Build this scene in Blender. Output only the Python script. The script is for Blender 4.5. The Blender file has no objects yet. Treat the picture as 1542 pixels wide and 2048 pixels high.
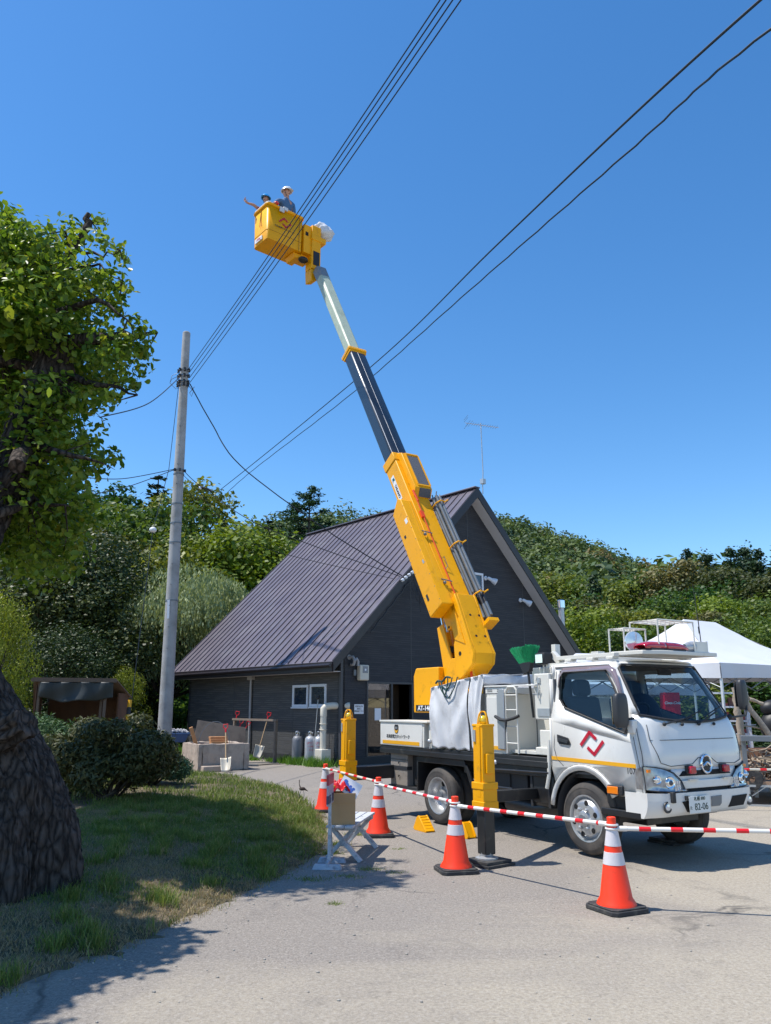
import bpy, bmesh, math, random
import numpy as np
from mathutils import Vector, Matrix, Quaternion
random.seed(7); RNG = np.random.default_rng(11)
SC = bpy.context.scene; COL = SC.collection; R = math.radians
# ------------------------------------------------ camera, sky, sun, exposure
F_PX, YH, CH = 1563.0, 1410.0, 1.6
PITCH = math.atan((YH - 1024) / F_PX)
cam = bpy.data.cameras.new('camera'); cam.sensor_fit = 'VERTICAL'; cam.sensor_height = 24.0; cam.sensor_width = 18.07
cam.lens = F_PX / 2048 * 24.0; cam.clip_start = 0.05; cam.clip_end = 3000
camo = bpy.data.objects.new('camera', cam); COL.objects.link(camo)
camo.location = (0, 0, CH); camo.rotation_euler = (R(90) + PITCH, 0, 0); SC.camera = camo
W = bpy.data.worlds.new('World'); SC.world = W; W.use_nodes = True
SUN_EL = R(64); SDX, SDY = 1.0, 0.08
wn = W.node_tree.nodes; wl = W.node_tree.links
sky = wn.new('ShaderNodeTexSky'); sky.sky_type = 'NISHITA'; sky.sun_disc = False
sky.sun_elevation = SUN_EL; sky.sun_rotation = math.atan2(-SDX, -SDY) % (2 * math.pi)
sky.altitude = 100; sky.air_density = 1.0; sky.dust_density = 0.2; sky.ozone_density = 3.0
wn['Background'].inputs[1].default_value = 0.15
hs_ = wn.new('ShaderNodeHueSaturation'); hs_.inputs['Saturation'].default_value = 1.27; hs_.inputs['Value'].default_value = 1.06
wl.new(sky.outputs[0], hs_.inputs['Color']); wl.new(hs_.outputs[0], wn['Background'].inputs[0])
sun = bpy.data.lights.new('sun', 'SUN'); sun.energy = 4.6; sun.angle = R(0.5); sun.color = (1.0, 0.955, 0.88)
suno = bpy.data.objects.new('sun', sun); COL.objects.link(suno)
sdir = Vector((SDX, SDY, 0)).normalized() * math.cos(SUN_EL) + Vector((0, 0, -math.sin(SUN_EL)))
suno.rotation_euler = sdir.to_track_quat('-Z', 'Y').to_euler(); suno.location = (-10, 0, 20)
SC.view_settings.view_transform = 'Standard'; SC.view_settings.look = 'None'; SC.view_settings.gamma = 1
SC.view_settings.use_curve_mapping = False; SC.view_settings.exposure = 0.38

# ------------------------------------------------ helpers
class MB:
    def __init__(s): s.v = []; s.f = []; s.m = []; s.M = None
    def add(s, vs, fs, mi=0):
        o = len(s.v)
        s.v += [tuple(s.M @ Vector(p)) if s.M is not None else tuple(p) for p in vs]
        s.f += [tuple(o + i for i in f) for f in fs]; s.m += [mi] * len(fs)
    def box(s, a, b, mi=0, rot=None):
        a = Vector(a); b = Vector(b); c = (a + b) / 2
        vs = [Vector((x, y, z)) for x in (a.x, b.x) for y in (a.y, b.y) for z in (a.z, b.z)]
        if rot is not None: vs = [c + rot @ (p - c) for p in vs]
        s.add(vs, [(0, 1, 3, 2), (4, 6, 7, 5), (0, 4, 5, 1), (2, 3, 7, 6), (0, 2, 6, 4), (1, 5, 7, 3)], mi)
    def prism(s, pts, ext, mi=0):          # closed 3D loop extruded by a vector
        n = len(pts); e = Vector(ext)
        s.add([Vector(p) for p in pts] + [Vector(p) + e for p in pts],
              [tuple(range(n))[::-1], tuple(range(n, 2 * n))] + [(i, (i + 1) % n, n + (i + 1) % n, n + i) for i in range(n)], mi)
    def bar(s, p0, p1, w, h, up=(0, 0, 1), mi=0):   # rectangular beam from p0 to p1
        p0 = Vector(p0); p1 = Vector(p1); d = (p1 - p0).normalized(); u = Vector(up)
        if abs(d.dot(u)) > .98: u = Vector((1, 0, 0))
        x = d.cross(u).normalized(); y = x.cross(d).normalized()
        q = [x * a * w / 2 + y * b * h / 2 for a, b in ((-1, -1), (1, -1), (1, 1), (-1, 1))]
        s.prism([p0 + k for k in q], p1 - p0, mi)
    def tube(s, path, r, n=8, mi=0, cap=True, closed=False):
        P = [Vector(p) for p in path]; m = len(P); rs = r if isinstance(r, (list, tuple)) else [r] * m
        vs = []; prev = None
        for i, p in enumerate(P):
            if closed: t = (P[(i + 1) % m] - P[i - 1])
            else: t = P[min(i + 1, m - 1)] - P[max(i - 1, 0)]
            t.normalize()
            if prev is None:
                a = Vector((0, 0, 1)) if abs(t.z) < .9 else Vector((1, 0, 0)); x = t.cross(a).normalized()
            else:
                x = (prev - t * prev.dot(t)).normalized()
            prev = x; y = t.cross(x)
            for k in range(n):
                an = 2 * math.pi * k / n; vs.append(p + (x * math.cos(an) + y * math.sin(an)) * rs[i])
        fs = []; L = m if closed else m - 1
        for i in range(L):
            for k in range(n):
                j = (i + 1) % m
                fs.append((i * n + k, i * n + (k + 1) % n, j * n + (k + 1) % n, j * n + k))
        if cap and not closed: fs += [tuple(range(n))[::-1], tuple((m - 1) * n + k for k in range(n))]
        s.add(vs, fs, mi)
    def lathe(s, prof, o=(0, 0, 0), axis=(0, 0, 1), n=32, mi=0, sq=None):   # prof = [(r, h)]
        ax = Vector(axis).normalized(); a = Vector((0, 0, 1)) if abs(ax.z) < .9 else Vector((1, 0, 0))
        x = ax.cross(a).normalized(); y = ax.cross(x); o = Vector(o); vs = []
        for r, h in prof:
            for k in range(n):
                an = 2 * math.pi * k / n; vs.append(o + ax * h + (x * math.cos(an) + y * math.sin(an)) * max(r, 1e-4))
        fs = [(i * n + k, i * n + (k + 1) % n, (i + 1) * n + (k + 1) % n, (i + 1) * n + k) for i in range(len(prof) - 1) for k in range(n)]
        s.add(vs, fs, mi)
    def disc(s, c, axis, r, n=20, mi=0, rx=None):
        ax = Vector(axis).normalized(); a = Vector((0, 0, 1)) if abs(ax.z) < .9 else Vector((1, 0, 0))
        x = ax.cross(a).normalized(); y = ax.cross(x); c = Vector(c)
        s.add([c + x * math.cos(6.28318 * k / n) * r + y * math.sin(6.28318 * k / n) * (rx or r) for k in range(n)], [tuple(range(n))], mi)
    def sphere(s, c, r, n=14, mi=0, sc=(1, 1, 1), zmin=-1):
        c = Vector(c); m = n // 2 + 1; vs = []; 
        for i in range(m + 1):
            t = math.pi * i / m; z = max(math.cos(t), zmin); rr = math.sin(t)
            for k in range(n): vs.append(c + Vector((rr * math.cos(6.28318 * k / n) * sc[0], rr * math.sin(6.28318 * k / n) * sc[1], z * sc[2])) * r)
        s.add(vs, [(i * n + k, (i + 1) * n + k, (i + 1) * n + (k + 1) % n, i * n + (k + 1) % n) for i in range(m) for k in range(n)], mi)
    def grid(s, fn, nu, nv, mi=0):
        vs = [fn(i / nu, j / nv) for j in range(nv + 1) for i in range(nu + 1)]
        s.add(vs, [(j * (nu + 1) + i, j * (nu + 1) + i + 1, (j + 1) * (nu + 1) + i + 1, (j + 1) * (nu + 1) + i) for j in range(nv) for i in range(nu)], mi)
    def build(s, name, mats, parent=None, bev=0, smooth=38, solid=0, fix=True):
        me = bpy.data.meshes.new(name); me.from_pydata(s.v, [], s.f)
        mats = mats if isinstance(mats, (list, tuple)) else [mats]
        for m in mats: me.materials.append(m)
        if len(mats) > 1: me.polygons.foreach_set('material_index', s.m)
        if fix or solid:
            bm = bmesh.new(); bm.from_mesh(me)
            if solid: bmesh.ops.remove_doubles(bm, verts=bm.verts, dist=2e-4)
            bmesh.ops.recalc_face_normals(bm, faces=bm.faces); bm.to_mesh(me); bm.free()
        if smooth: me.shade_smooth(); me.set_sharp_from_angle(angle=R(smooth))
        me.update(); o = bpy.data.objects.new(name, me); COL.objects.link(o)
        if parent: o.parent = parent
        if solid: q = o.modifiers.new('s', 'SOLIDIFY'); q.thickness = solid; q.offset = -1
        if bev:
            q = o.modifiers.new('b', 'BEVEL'); q.width = bev; q.segments = 2; q.limit_method = 'ANGLE'; q.angle_limit = R(40); q.harden_normals = False
        return o

def fastmesh(name, verts, faces, mats, parent=None, mi=None, smooth=False):   # numpy verts (N,3), faces (M,k)
    me = bpy.data.meshes.new(name); k = faces.shape[1]
    me.vertices.add(len(verts)); me.vertices.foreach_set('co', verts.astype(np.float32).ravel())
    me.loops.add(faces.size); me.loops.foreach_set('vertex_index', faces.astype(np.int32).ravel())
    me.polygons.add(len(faces)); me.polygons.foreach_set('loop_start', np.arange(0, faces.size, k, dtype=np.int32))
    me.polygons.foreach_set('loop_total', np.full(len(faces), k, dtype=np.int32))
    for m in (mats if isinstance(mats, (list, tuple)) else [mats]): me.materials.append(m)
    if mi is not None: me.polygons.foreach_set('material_index', mi.astype(np.int32))
    me.update(calc_edges=True)
    if smooth: me.shade_smooth()
    o = bpy.data.objects.new(name, me); COL.objects.link(o)
    if parent: o.parent = parent
    return o

def tag(o, label=None, cat=None, group=None, kind=None):
    if label: o['label'] = label
    if cat: o['category'] = cat
    if group: o['group'] = group
    if kind: o['kind'] = kind
    return o
def thing(name, label, cat, loc=(0, 0, 0), rz=0, group=None):
    o = bpy.data.objects.new(name, None); COL.objects.link(o); o.location = loc; o.rotation_euler = (0, 0, rz)
    o.empty_display_size = .1
    return tag(o, label, cat, group)
def dup(root, loc=None, rz=None, label=None, scale=None):
    r = root.copy(); COL.objects.link(r)
    if loc is not None: r.location = loc
    if rz is not None: r.rotation_euler = (0, 0, rz)
    if label: r['label'] = label
    if scale is not None: r.scale = scale if isinstance(scale, (tuple, list)) else (scale,) * 3
    for ch in list(root.children):
        c = ch.copy(); COL.objects.link(c); c.parent = r
        for g in ch.children:
            d = g.copy(); COL.objects.link(d); d.parent = c
    return r

# ------------------------------------------------ materials
def mat(name, col, rough=.5, metal=0, var=.0, vs=3.0, bump=0, bs=60, spec=.5, coat=0, dirt=None, ds=2.0, dl=(.5, .75), emis=None):
    m = bpy.data.materials.new(name); m.use_nodes = True; N = m.node_tree.nodes; L = m.node_tree.links; B = N['Principled BSDF']
    c = (*col, 1) if len(col) == 3 else col
    B.inputs['Base Color'].default_value = c; B.inputs['Roughness'].default_value = rough; B.inputs['Metallic'].default_value = metal
    B.inputs['Specular IOR Level'].default_value = spec; B.inputs['Coat Weight'].default_value = coat; B.inputs['Coat Roughness'].default_value = .08
    tc = N.new('ShaderNodeTexCoord'); out = None
    if var:
        n = N.new('ShaderNodeTexNoise'); n.inputs['Scale'].default_value = vs; n.inputs['Detail'].default_value = 7; L.new(tc.outputs['Object'], n.inputs['Vector'])
        mx = N.new('ShaderNodeMix'); mx.data_type = 'RGBA'; L.new(n.outputs['Fac'], mx.inputs[0])
        mx.inputs[6].default_value = tuple(max(0, x * (1 - var)) for x in c[:3]) + (1,); mx.inputs[7].default_value = tuple(min(1, x * (1 + var)) for x in c[:3]) + (1,)
        out = mx.outputs[2]
        rr = N.new('ShaderNodeMapRange'); L.new(n.outputs['Fac'], rr.inputs[0]); rr.inputs[3].default_value = max(0, rough - .1); rr.inputs[4].default_value = min(1, rough + .12); L.new(rr.outputs[0], B.inputs['Roughness'])
    if dirt:
        n = N.new('ShaderNodeTexNoise'); n.inputs['Scale'].default_value = ds; n.inputs['Detail'].default_value = 9; n.inputs['Roughness'].default_value = .65; L.new(tc.outputs['Object'], n.inputs['Vector'])
        rp = N.new('ShaderNodeMapRange'); L.new(n.outputs['Fac'], rp.inputs[0]); rp.inputs[1].default_value = dl[0]; rp.inputs[2].default_value = dl[1]
        mx = N.new('ShaderNodeMix'); mx.data_type = 'RGBA'; L.new(rp.outputs[0], mx.inputs[0]); mx.inputs[7].default_value = (*dirt, 1)
        if out: L.new(out, mx.inputs[6])
        else: mx.inputs[6].default_value = c
        out = mx.outputs[2]
    if out: L.new(out, B.inputs['Base Color'])
    if bump:
        n = N.new('ShaderNodeTexNoise'); n.inputs['Scale'].default_value = bs; n.inputs['Detail'].default_value = 5; L.new(tc.outputs['Object'], n.inputs['Vector'])
        b = N.new('ShaderNodeBump'); b.inputs['Strength'].default_value = bump; b.inputs['Distance'].default_value = .01; L.new(n.outputs['Fac'], b.inputs['Height']); L.new(b.outputs[0], B.inputs['Normal'])
    if emis: B.inputs['Emission Color'].default_value = (*emis[:3], 1); B.inputs['Emission Strength'].default_value = emis[3]
    return m
def glass_mat(name, tint, refl=1.0, alpha=1.0):
    m = bpy.data.materials.new(name); m.use_nodes = True; N = m.node_tree.nodes; L = m.node_tree.links; N.remove(N['Principled BSDF'])
    t = N.new('ShaderNodeBsdfTransparent'); t.inputs[0].default_value = (*tint, 1)
    g = N.new('ShaderNodeBsdfGlossy'); g.inputs['Roughness'].default_value = .02
    f = N.new('ShaderNodeFresnel'); f.inputs[0].default_value = 1.5
    mm = N.new('ShaderNodeMath'); mm.operation = 'MULTIPLY'; mm.inputs[1].default_value = refl; L.new(f.outputs[0], mm.inputs[0])
    x = N.new('ShaderNodeMixShader'); L.new(mm.outputs[0], x.inputs[0]); L.new(t.outputs[0], x.inputs[1]); L.new(g.outputs[0], x.inputs[2])
    L.new(x.outputs[0], N['Material Output'].inputs[0]); return m
def leaf_mat(name, a, b, trans=.35, rough=.5, tint=.25, dead=None):
    m = bpy.data.materials.new(name); m.use_nodes = True; N = m.node_tree.nodes; L = m.node_tree.links; B = N['Principled BSDF']
    g = N.new('ShaderNodeNewGeometry'); oi = N.new('ShaderNodeObjectInfo')
    cr = N.new('ShaderNodeValToRGB'); cr.color_ramp.elements[0].color = (*a, 1); cr.color_ramp.elements[1].color = (*b, 1)
    if dead:
        e = cr.color_ramp.elements.new(.95); e.color = (*b, 1); cr.color_ramp.elements[-1].color = (*dead, 1); cr.color_ramp.elements[1].position = .9
    L.new(g.outputs['Random Per Island'], cr.inputs[0])
    hs = N.new('ShaderNodeHueSaturation'); L.new(cr.outputs[0], hs.inputs['Color'])
    r1 = N.new('ShaderNodeMapRange'); L.new(oi.outputs['Random'], r1.inputs[0]); r1.inputs[3].default_value = 1 - tint; r1.inputs[4].default_value = 1 + tint; L.new(r1.outputs[0], hs.inputs['Value'])
    r2 = N.new('ShaderNodeMapRange'); L.new(oi.outputs['Random'], r2.inputs[0]); r2.inputs[3].default_value = .5 + tint * .13; r2.inputs[4].default_value = .5 - tint * .11; L.new(r2.outputs[0], hs.inputs['Hue'])
    L.new(hs.outputs[0], B.inputs['Base Color']); B.inputs['Roughness'].default_value = rough; B.inputs['Specular IOR Level'].default_value = .35
    t = N.new('ShaderNodeBsdfTranslucent'); br = N.new('ShaderNodeMix'); br.data_type = 'RGBA'; br.blend_type = 'MULTIPLY'; br.inputs[0].default_value = 1
    L.new(hs.outputs[0], br.inputs[6]); br.inputs[7].default_value = (1.0, 1.0, .55, 1); L.new(br.outputs[2], t.inputs[0])
    x = N.new('ShaderNodeMixShader'); x.inputs[0].default_value = trans; L.new(B.outputs[0], x.inputs[1]); L.new(t.outputs[0], x.inputs[2])
    L.new(x.outputs[0], N['Material Output'].inputs[0]); return m
def bark_mat(name, a, b, sc=9, bump=1.0, dist=.03, stretch=.22):
    m = bpy.data.materials.new(name); m.use_nodes = True; N = m.node_tree.nodes; L = m.node_tree.links; B = N['Principled BSDF']
    tc = N.new('ShaderNodeTexCoord'); mp = N.new('ShaderNodeMapping'); mp.inputs['Scale'].default_value = (1, 1, stretch); L.new(tc.outputs['Object'], mp.inputs[0])
    n0 = N.new('ShaderNodeTexNoise'); n0.inputs['Scale'].default_value = 3; L.new(mp.outputs[0], n0.inputs['Vector'])
    mx0 = N.new('ShaderNodeMix'); mx0.data_type = 'VECTOR'; mx0.inputs[0].default_value = .16; L.new(mp.outputs[0], mx0.inputs[4]); L.new(n0.outputs['Color'], mx0.inputs[5])
    v = N.new('ShaderNodeTexVoronoi'); v.feature = 'DISTANCE_TO_EDGE'; v.inputs['Scale'].default_value = sc; L.new(mx0.outputs[1], v.inputs['Vector'])
    n = N.new('ShaderNodeTexNoise'); n.inputs['Scale'].default_value = sc * 2.5; n.inputs['Detail'].default_value = 8; L.new(mp.outputs[0], n.inputs['Vector'])
    ad = N.new('ShaderNodeMath'); ad.operation = 'MULTIPLY_ADD'; L.new(n.outputs['Fac'], ad.inputs[0]); ad.inputs[1].default_value = .35; L.new(v.outputs['Distance'], ad.inputs[2])
    cr = N.new('ShaderNodeValToRGB'); cr.color_ramp.elements[0].position = .12; cr.color_ramp.elements[0].color = (*a, 1); cr.color_ramp.elements[1].position = .5; cr.color_ramp.elements[1].color = (*b, 1)
    L.new(ad.outputs[0], cr.inputs[0]); L.new(cr.outputs[0], B.inputs['Base Color']); B.inputs['Roughness'].default_value = .9; B.inputs['Specular IOR Level'].default_value = .2
    bp = N.new('ShaderNodeBump'); bp.inputs['Strength'].default_value = bump; bp.inputs['Distance'].default_value = dist; L.new(ad.outputs[0], bp.inputs['Height']); L.new(bp.outputs[0], B.inputs['Normal'])
    return m
M = {}
M['white'] = mat('white_paint', (.70, .69, .66), .30, var=.03, coat=.5, dirt=(.48, .44, .38), ds=2.2, dl=(.52, .95))
M['cream'] = mat('cream_paint', (.66, .645, .59), .38, var=.05, dirt=(.42, .38, .31), ds=4, dl=(.58, .9))
M['yellow'] = mat('yellow_paint', (.86, .385, .001), .42, var=.06, spec=.3, dirt=(.42, .20, .01), ds=7, dl=(.56, .85), bump=.06, bs=25)
M['yellow2'] = mat('yellow_gloss', (.84, .375, .001), .35, spec=.35, var=.05, dirt=(.30, .18, .03), ds=9, dl=(.58, .85))
M['amber'] = mat('amber_stripe', (.78, .38, .01), .4)
M['black'] = mat('black_paint', (.018, .019, .021), .38, var=.3, dirt=(.10, .09, .075), ds=5, dl=(.55, .85))
M['blackm'] = mat('black_matte', (.022, .023, .026), .65, var=.3)
M['dark'] = mat('dark_cavity', (.006, .006, .007), .8)
M['plastic'] = mat('dark_plastic', (.035, .037, .042), .45, bump=.1, bs=200)
M['tyre'] = mat('tyre_rubber', (.045, .042, .040), .8, var=.25, vs=8, dirt=(.14, .115, .095), ds=4, dl=(.45, .8), bump=.1, bs=90)
M['steel'] = mat('wheel_silver', (.55, .56, .57), .35, .7, var=.08, vs=9)
M['galv'] = mat('galvanised', (.48, .49, .5), .42, .6, var=.1, vs=14)
M['chrome'] = mat('chrome', (.8, .81, .83), .12, 1)
M['boomdark'] = mat('boom_dark_navy', (.014, .019, .027), .34, var=.15, coat=.4, dirt=(.09, .10, .11), ds=8, dl=(.6, .9))
M['fibre'] = mat('pale_fibreglass', (.40, .46, .36), .5, var=.07, vs=5, dirt=(.27, .32, .25), ds=5, dl=(.45, .8))
M['canvas'] = mat('white_canvas', (.62, .63, .66), .75, var=.05, dirt=(.38, .37, .37), ds=3.4, dl=(.50, .8), bump=.3, bs=12)
M['orange'] = mat('cone_orange', (.90, .040, .004), .45, var=.06, dirt=(.42, .05, .015), ds=7, dl=(.55, .85))
M['refl'] = mat('reflective_white', (.62, .58, .60), .35, var=.08, vs=30, bump=.15, bs=70)
M['rubber'] = mat('black_rubber', (.03, .03, .032), .75, dirt=(.13, .12, .1), ds=10, dl=(.5, .8))
M['red'] = mat('red_plastic', (.62, .012, .02), .35)
M['redlens'] = mat('red_lens', (.42, .004, .018), .12, coat=1)
M['orlens'] = mat('orange_lens', (.85, .22, .01), .12, coat=1)
M['glass'] = glass_mat('cab_glass', (.62, .74, .80), 1.0)
M['glassd'] = mat('window_glass', (.02, .03, .05), .04, spec=.9)
M['lens'] = mat('clear_lamp', (.62, .66, .72), .08, .55, var=.35, vs=16, coat=1)
M['bluegrey'] = mat('seat_grey_blue', (.035, .055, .085), .7, var=.2)
M['navy'] = mat('navy_cloth', (.01, .013, .03), .85, var=.3)
M['redlogo'] = mat('red_logo', (.50, .006, .03), .45)
M['ink'] = mat('black_ink', (.015, .015, .018), .5)
M['green'] = mat('green_brush', (.006, .36, .13), .6, var=.35, vs=40, bump=.8, bs=120)
M['paper'] = mat('white_paper', (.76, .78, .82), .6)
M['metalg'] = mat('grey_steel', (.17, .19, .21), .45, .3, var=.15)
M['pole'] = None
# ------------------------------------------------ ground and terrain
def ground_mat():
    m = bpy.data.materials.new('asphalt_and_sand'); m.use_nodes = True; N = m.node_tree.nodes; L = m.node_tree.links; B = N['Principled BSDF']
    tc = N.new('ShaderNodeTexCoord'); P = tc.outputs['Object']
    def noise(s, d=6, r=.6, dist=0):
        n = N.new('ShaderNodeTexNoise'); n.inputs['Scale'].default_value = s; n.inputs['Detail'].default_value = d; n.inputs['Roughness'].default_value = r; n.inputs['Distortion'].default_value = dist; L.new(P, n.inputs['Vector']); return n.outputs['Fac']
    def rng(i, a, b, c=0, d=1):
        n = N.new('ShaderNodeMapRange'); L.new(i, n.inputs[0]); n.inputs[1].default_value = a; n.inputs[2].default_value = b; n.inputs[3].default_value = c; n.inputs[4].default_value = d; return n.outputs[0]
    def mix(f, a, b):
        n = N.new('ShaderNodeMix'); n.data_type = 'RGBA'; L.new(f, n.inputs[0])
        for k, x in ((6, a), (7, b)):
            if isinstance(x, tuple): n.inputs[k].default_value = (*x, 1)
            else: L.new(x, n.inputs[k])
        return n.outputs[2]
    def mth(op, a, b):
        n = N.new('ShaderNodeMath'); n.operation = op; n.use_clamp = False
        for k, x in ((0, a), (1, b)):
            if isinstance(x, (int, float)): n.inputs[k].default_value = x
            else: L.new(x, n.inputs[k])
        return n.outputs[0]
    asp = mix(rng(noise(75, 4, .7), .34, .66), (.100, .086, .074), (.385, .340, .290))
    asp = mix(rng(noise(.55, 8, .65, .5), .38, .62), asp, mix(rng(noise(60, 3), .3, .7), (.14, .124, .108), (.325, .288, .248)))
    sand = mix(rng(noise(45, 5, .7), .3, .7), (.25, .215, .165), (.45, .395, .31))
    sx = N.new('ShaderNodeSeparateXYZ'); L.new(P, sx.inputs[0])
    # dust lies on the right of the yard, along the verge and in a few drifts
    right = rng(mth('SUBTRACT', sx.outputs['X'], mth('MULTIPLY', sx.outputs['Y'], .30)), -2.2, 2.4, -.08, .36)
    near = rng(sx.outputs['Y'], 6.6, 4.8, 0, .20)
    patches = mth('ADD', noise(.42, 7, .62, .8), mth('ADD', right, near))
    f = rng(patches, .50, .78, 0, .95); asp = mix(f, asp, sand)
    fn = N.new('ShaderNodeTexNoise'); fn.inputs['Scale'].default_value = 220; fn.inputs['Detail'].default_value = 2; L.new(P, fn.inputs['Vector'])
    asp = mix(rng(fn.outputs['Fac'], .62, .74, 0, .8), asp, (.48, .45, .41))
    asp = mix(rng(fn.outputs['Fac'], .38, .28, 0, .8), asp, (.10, .09, .085))
    asp = mix(rng(noise(1.4, 8, .7, 1.0), .56, .72, 0, .45), asp, (.12, .108, .10))
    asp = mix(rng(noise(26, 5, .75), .52, .66, 0, .38), asp, (.115, .100, .087)); asp = mix(rng(noise(31, 4, .75), .50, .36, 0, .3), asp, (.47, .435, .39))
    # fine cracks
    vo = N.new('ShaderNodeTexVoronoi'); vo.feature = 'DISTANCE_TO_EDGE'; vo.inputs['Scale'].default_value = .55; mp = N.new('ShaderNodeMix'); mp.data_type = 'VECTOR'; mp.inputs[0].default_value = .3
    n3 = N.new('ShaderNodeTexNoise'); n3.inputs['Scale'].default_value = 2.2; n3.inputs['Detail'].default_value = 8; L.new(P, n3.inputs['Vector']); L.new(P, mp.inputs[4]); L.new(n3.outputs['Color'], mp.inputs[5]); L.new(mp.outputs[1], vo.inputs['Vector'])
    crk = mth('MULTIPLY', rng(vo.outputs['Distance'], .012, .0, 0, .8), rng(noise(.5, 3), .5, .62))
    asp = mix(crk, asp, (.07, .065, .06))
    asp = mix(rng(sx.outputs['X'], -900, -901), asp, asp)
    L.new(asp, B.inputs['Base Color']); B.inputs['Roughness'].default_value = .9; B.inputs['Specular IOR Level'].default_value = .25
    b = N.new('ShaderNodeBump'); b.inputs['Strength'].default_value = .55; b.inputs['Distance'].default_value = .006
    L.new(mth('ADD', noise(110, 3, .7), mth('MULTIPLY', noise(9, 5), 2.0)), b.inputs['Height']); L.new(b.outputs[0], B.inputs['Normal']); return m
b = MB(); b.add([(-900, -60, 0), (900, -60, 0), (900, 1400, 0), (-900, 1400, 0)], [(0, 1, 2, 3)])
tag(b.build('ground', ground_mat(), smooth=0), kind='structure')

def terr(x, y):   # height of the land behind the yard (numpy friendly)
    x = np.asarray(x, float); y = np.asarray(y, float)
    h = 58 * np.exp(-(((x - 5) / 115) ** 2 + ((y - 290) / 95) ** 2))          # wooded hill
    h = h + 7 * np.exp(-(((x + 60) / 70) ** 2 + ((y - 120) / 50) ** 2))
    lft = 1 / (1 + np.exp((x + 3) / 5.0))
    h = h + lft * np.clip((y - 33) * .17, 0, 9)
    rt = 1 / (1 + np.exp(-(x - 16) / 5.0)); h = h + rt * np.clip((y - 36) * .10, 0, 6)
    return h - .12 * (np.clip(42 - y, 0, 1))
TX = np.concatenate([np.linspace(-220, -60, 24), np.linspace(-56, 60, 60), np.linspace(66, 300, 30)])
TY = np.concatenate([np.linspace(30, 90, 40), np.linspace(95, 420, 50)])
gx, gy = np.meshgrid(TX, TY); gz = terr(gx, gy) + .02 * RNG.standard_normal(gx.shape) - np.where(gy < 31, .6, 0)
gv = np.stack([gx, gy, gz], -1).reshape(-1, 3); nx = len(TX)
gf = np.array([(j * nx + i, j * nx + i + 1, (j + 1) * nx + i + 1, (j + 1) * nx + i) for j in range(len(TY) - 1) for i in range(nx - 1)])
M['under'] = mat('undergrowth_green', (.030, .055, .012), .9, var=.6, vs=.6, bump=.5, bs=4)
tag(fastmesh('hill', gv, gf, M['under'], smooth=True), kind='structure')

# ------------------------------------------------ lawn mound
EDGE = [(-2.18, 4.95), (-2.13, 5.22), (-2.01, 5.45), (-1.87, 5.68), (-1.72, 5.92), (-1.62, 6.32), (-1.46, 6.71), (-1.31, 7.2), (-1.13, 7.66), (-.94, 8.32), (-.77, 9.18), (-.70, 10.04), (-.80, 11.23), (-1.04, 12.74), (-1.55, 14.97), (-2.25, 16.77), (-2.98, 18.08), (-3.73, 19.08), (-4.43, 19.62), (-6.5, 20.6), (-7.6, 23.4), (-8.3, 31.5)]
LP = np.array(EDGE + [(-30, 31.5), (-30, 4.2), (-5, 4.2), (-2.6, 4.55)])
def inside(px, py, poly=LP):
    c = np.zeros(px.shape, bool); n = len(poly)
    for i in range(n):
        x1, y1 = poly[i]; x2, y2 = poly[(i + 1) % n]
        k = ((y1 > py) != (y2 > py)) & (px < (x2 - x1) * (py - y1) / (y2 - y1 + 1e-12) + x1); c ^= k
    return c
def edist(px, py):
    d = np.full(px.shape, 1e9); P = LP
    for i in range(len(P)):
        a = P[i]; bb = P[(i + 1) % len(P)]; ab = bb - a
        t = np.clip(((px - a[0]) * ab[0] + (py - a[1]) * ab[1]) / (ab @ ab), 0, 1)
        d = np.minimum(d, np.hypot(px - a[0] - t * ab[0], py - a[1] - t * ab[1]))
    return d
def sn(x, y, f, ph=0): return np.sin(x * f + 1.7 * np.sin(y * f * .7 + ph)) * np.cos(y * f * 1.1 + ph + 1.3 * np.sin(x * f * .6))
def lawn_h(x, y):
    d = edist(x, y); ins = inside(x, y); s = np.where(ins, d, -d)
    s = s + .10 * sn(x, y, 6.1) + .06 * sn(x, y, 14, 2) + .05 * sn(x, y, 31, 1)
    return np.where(s < -.02, -.05, .004 + 0 * s) + np.clip(s, 0, .01) + .20 * (1 - np.exp(-np.clip(s, 0, 9) / 1.1)) + .012 * sn(x, y, 4) * (s > .1)
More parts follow.
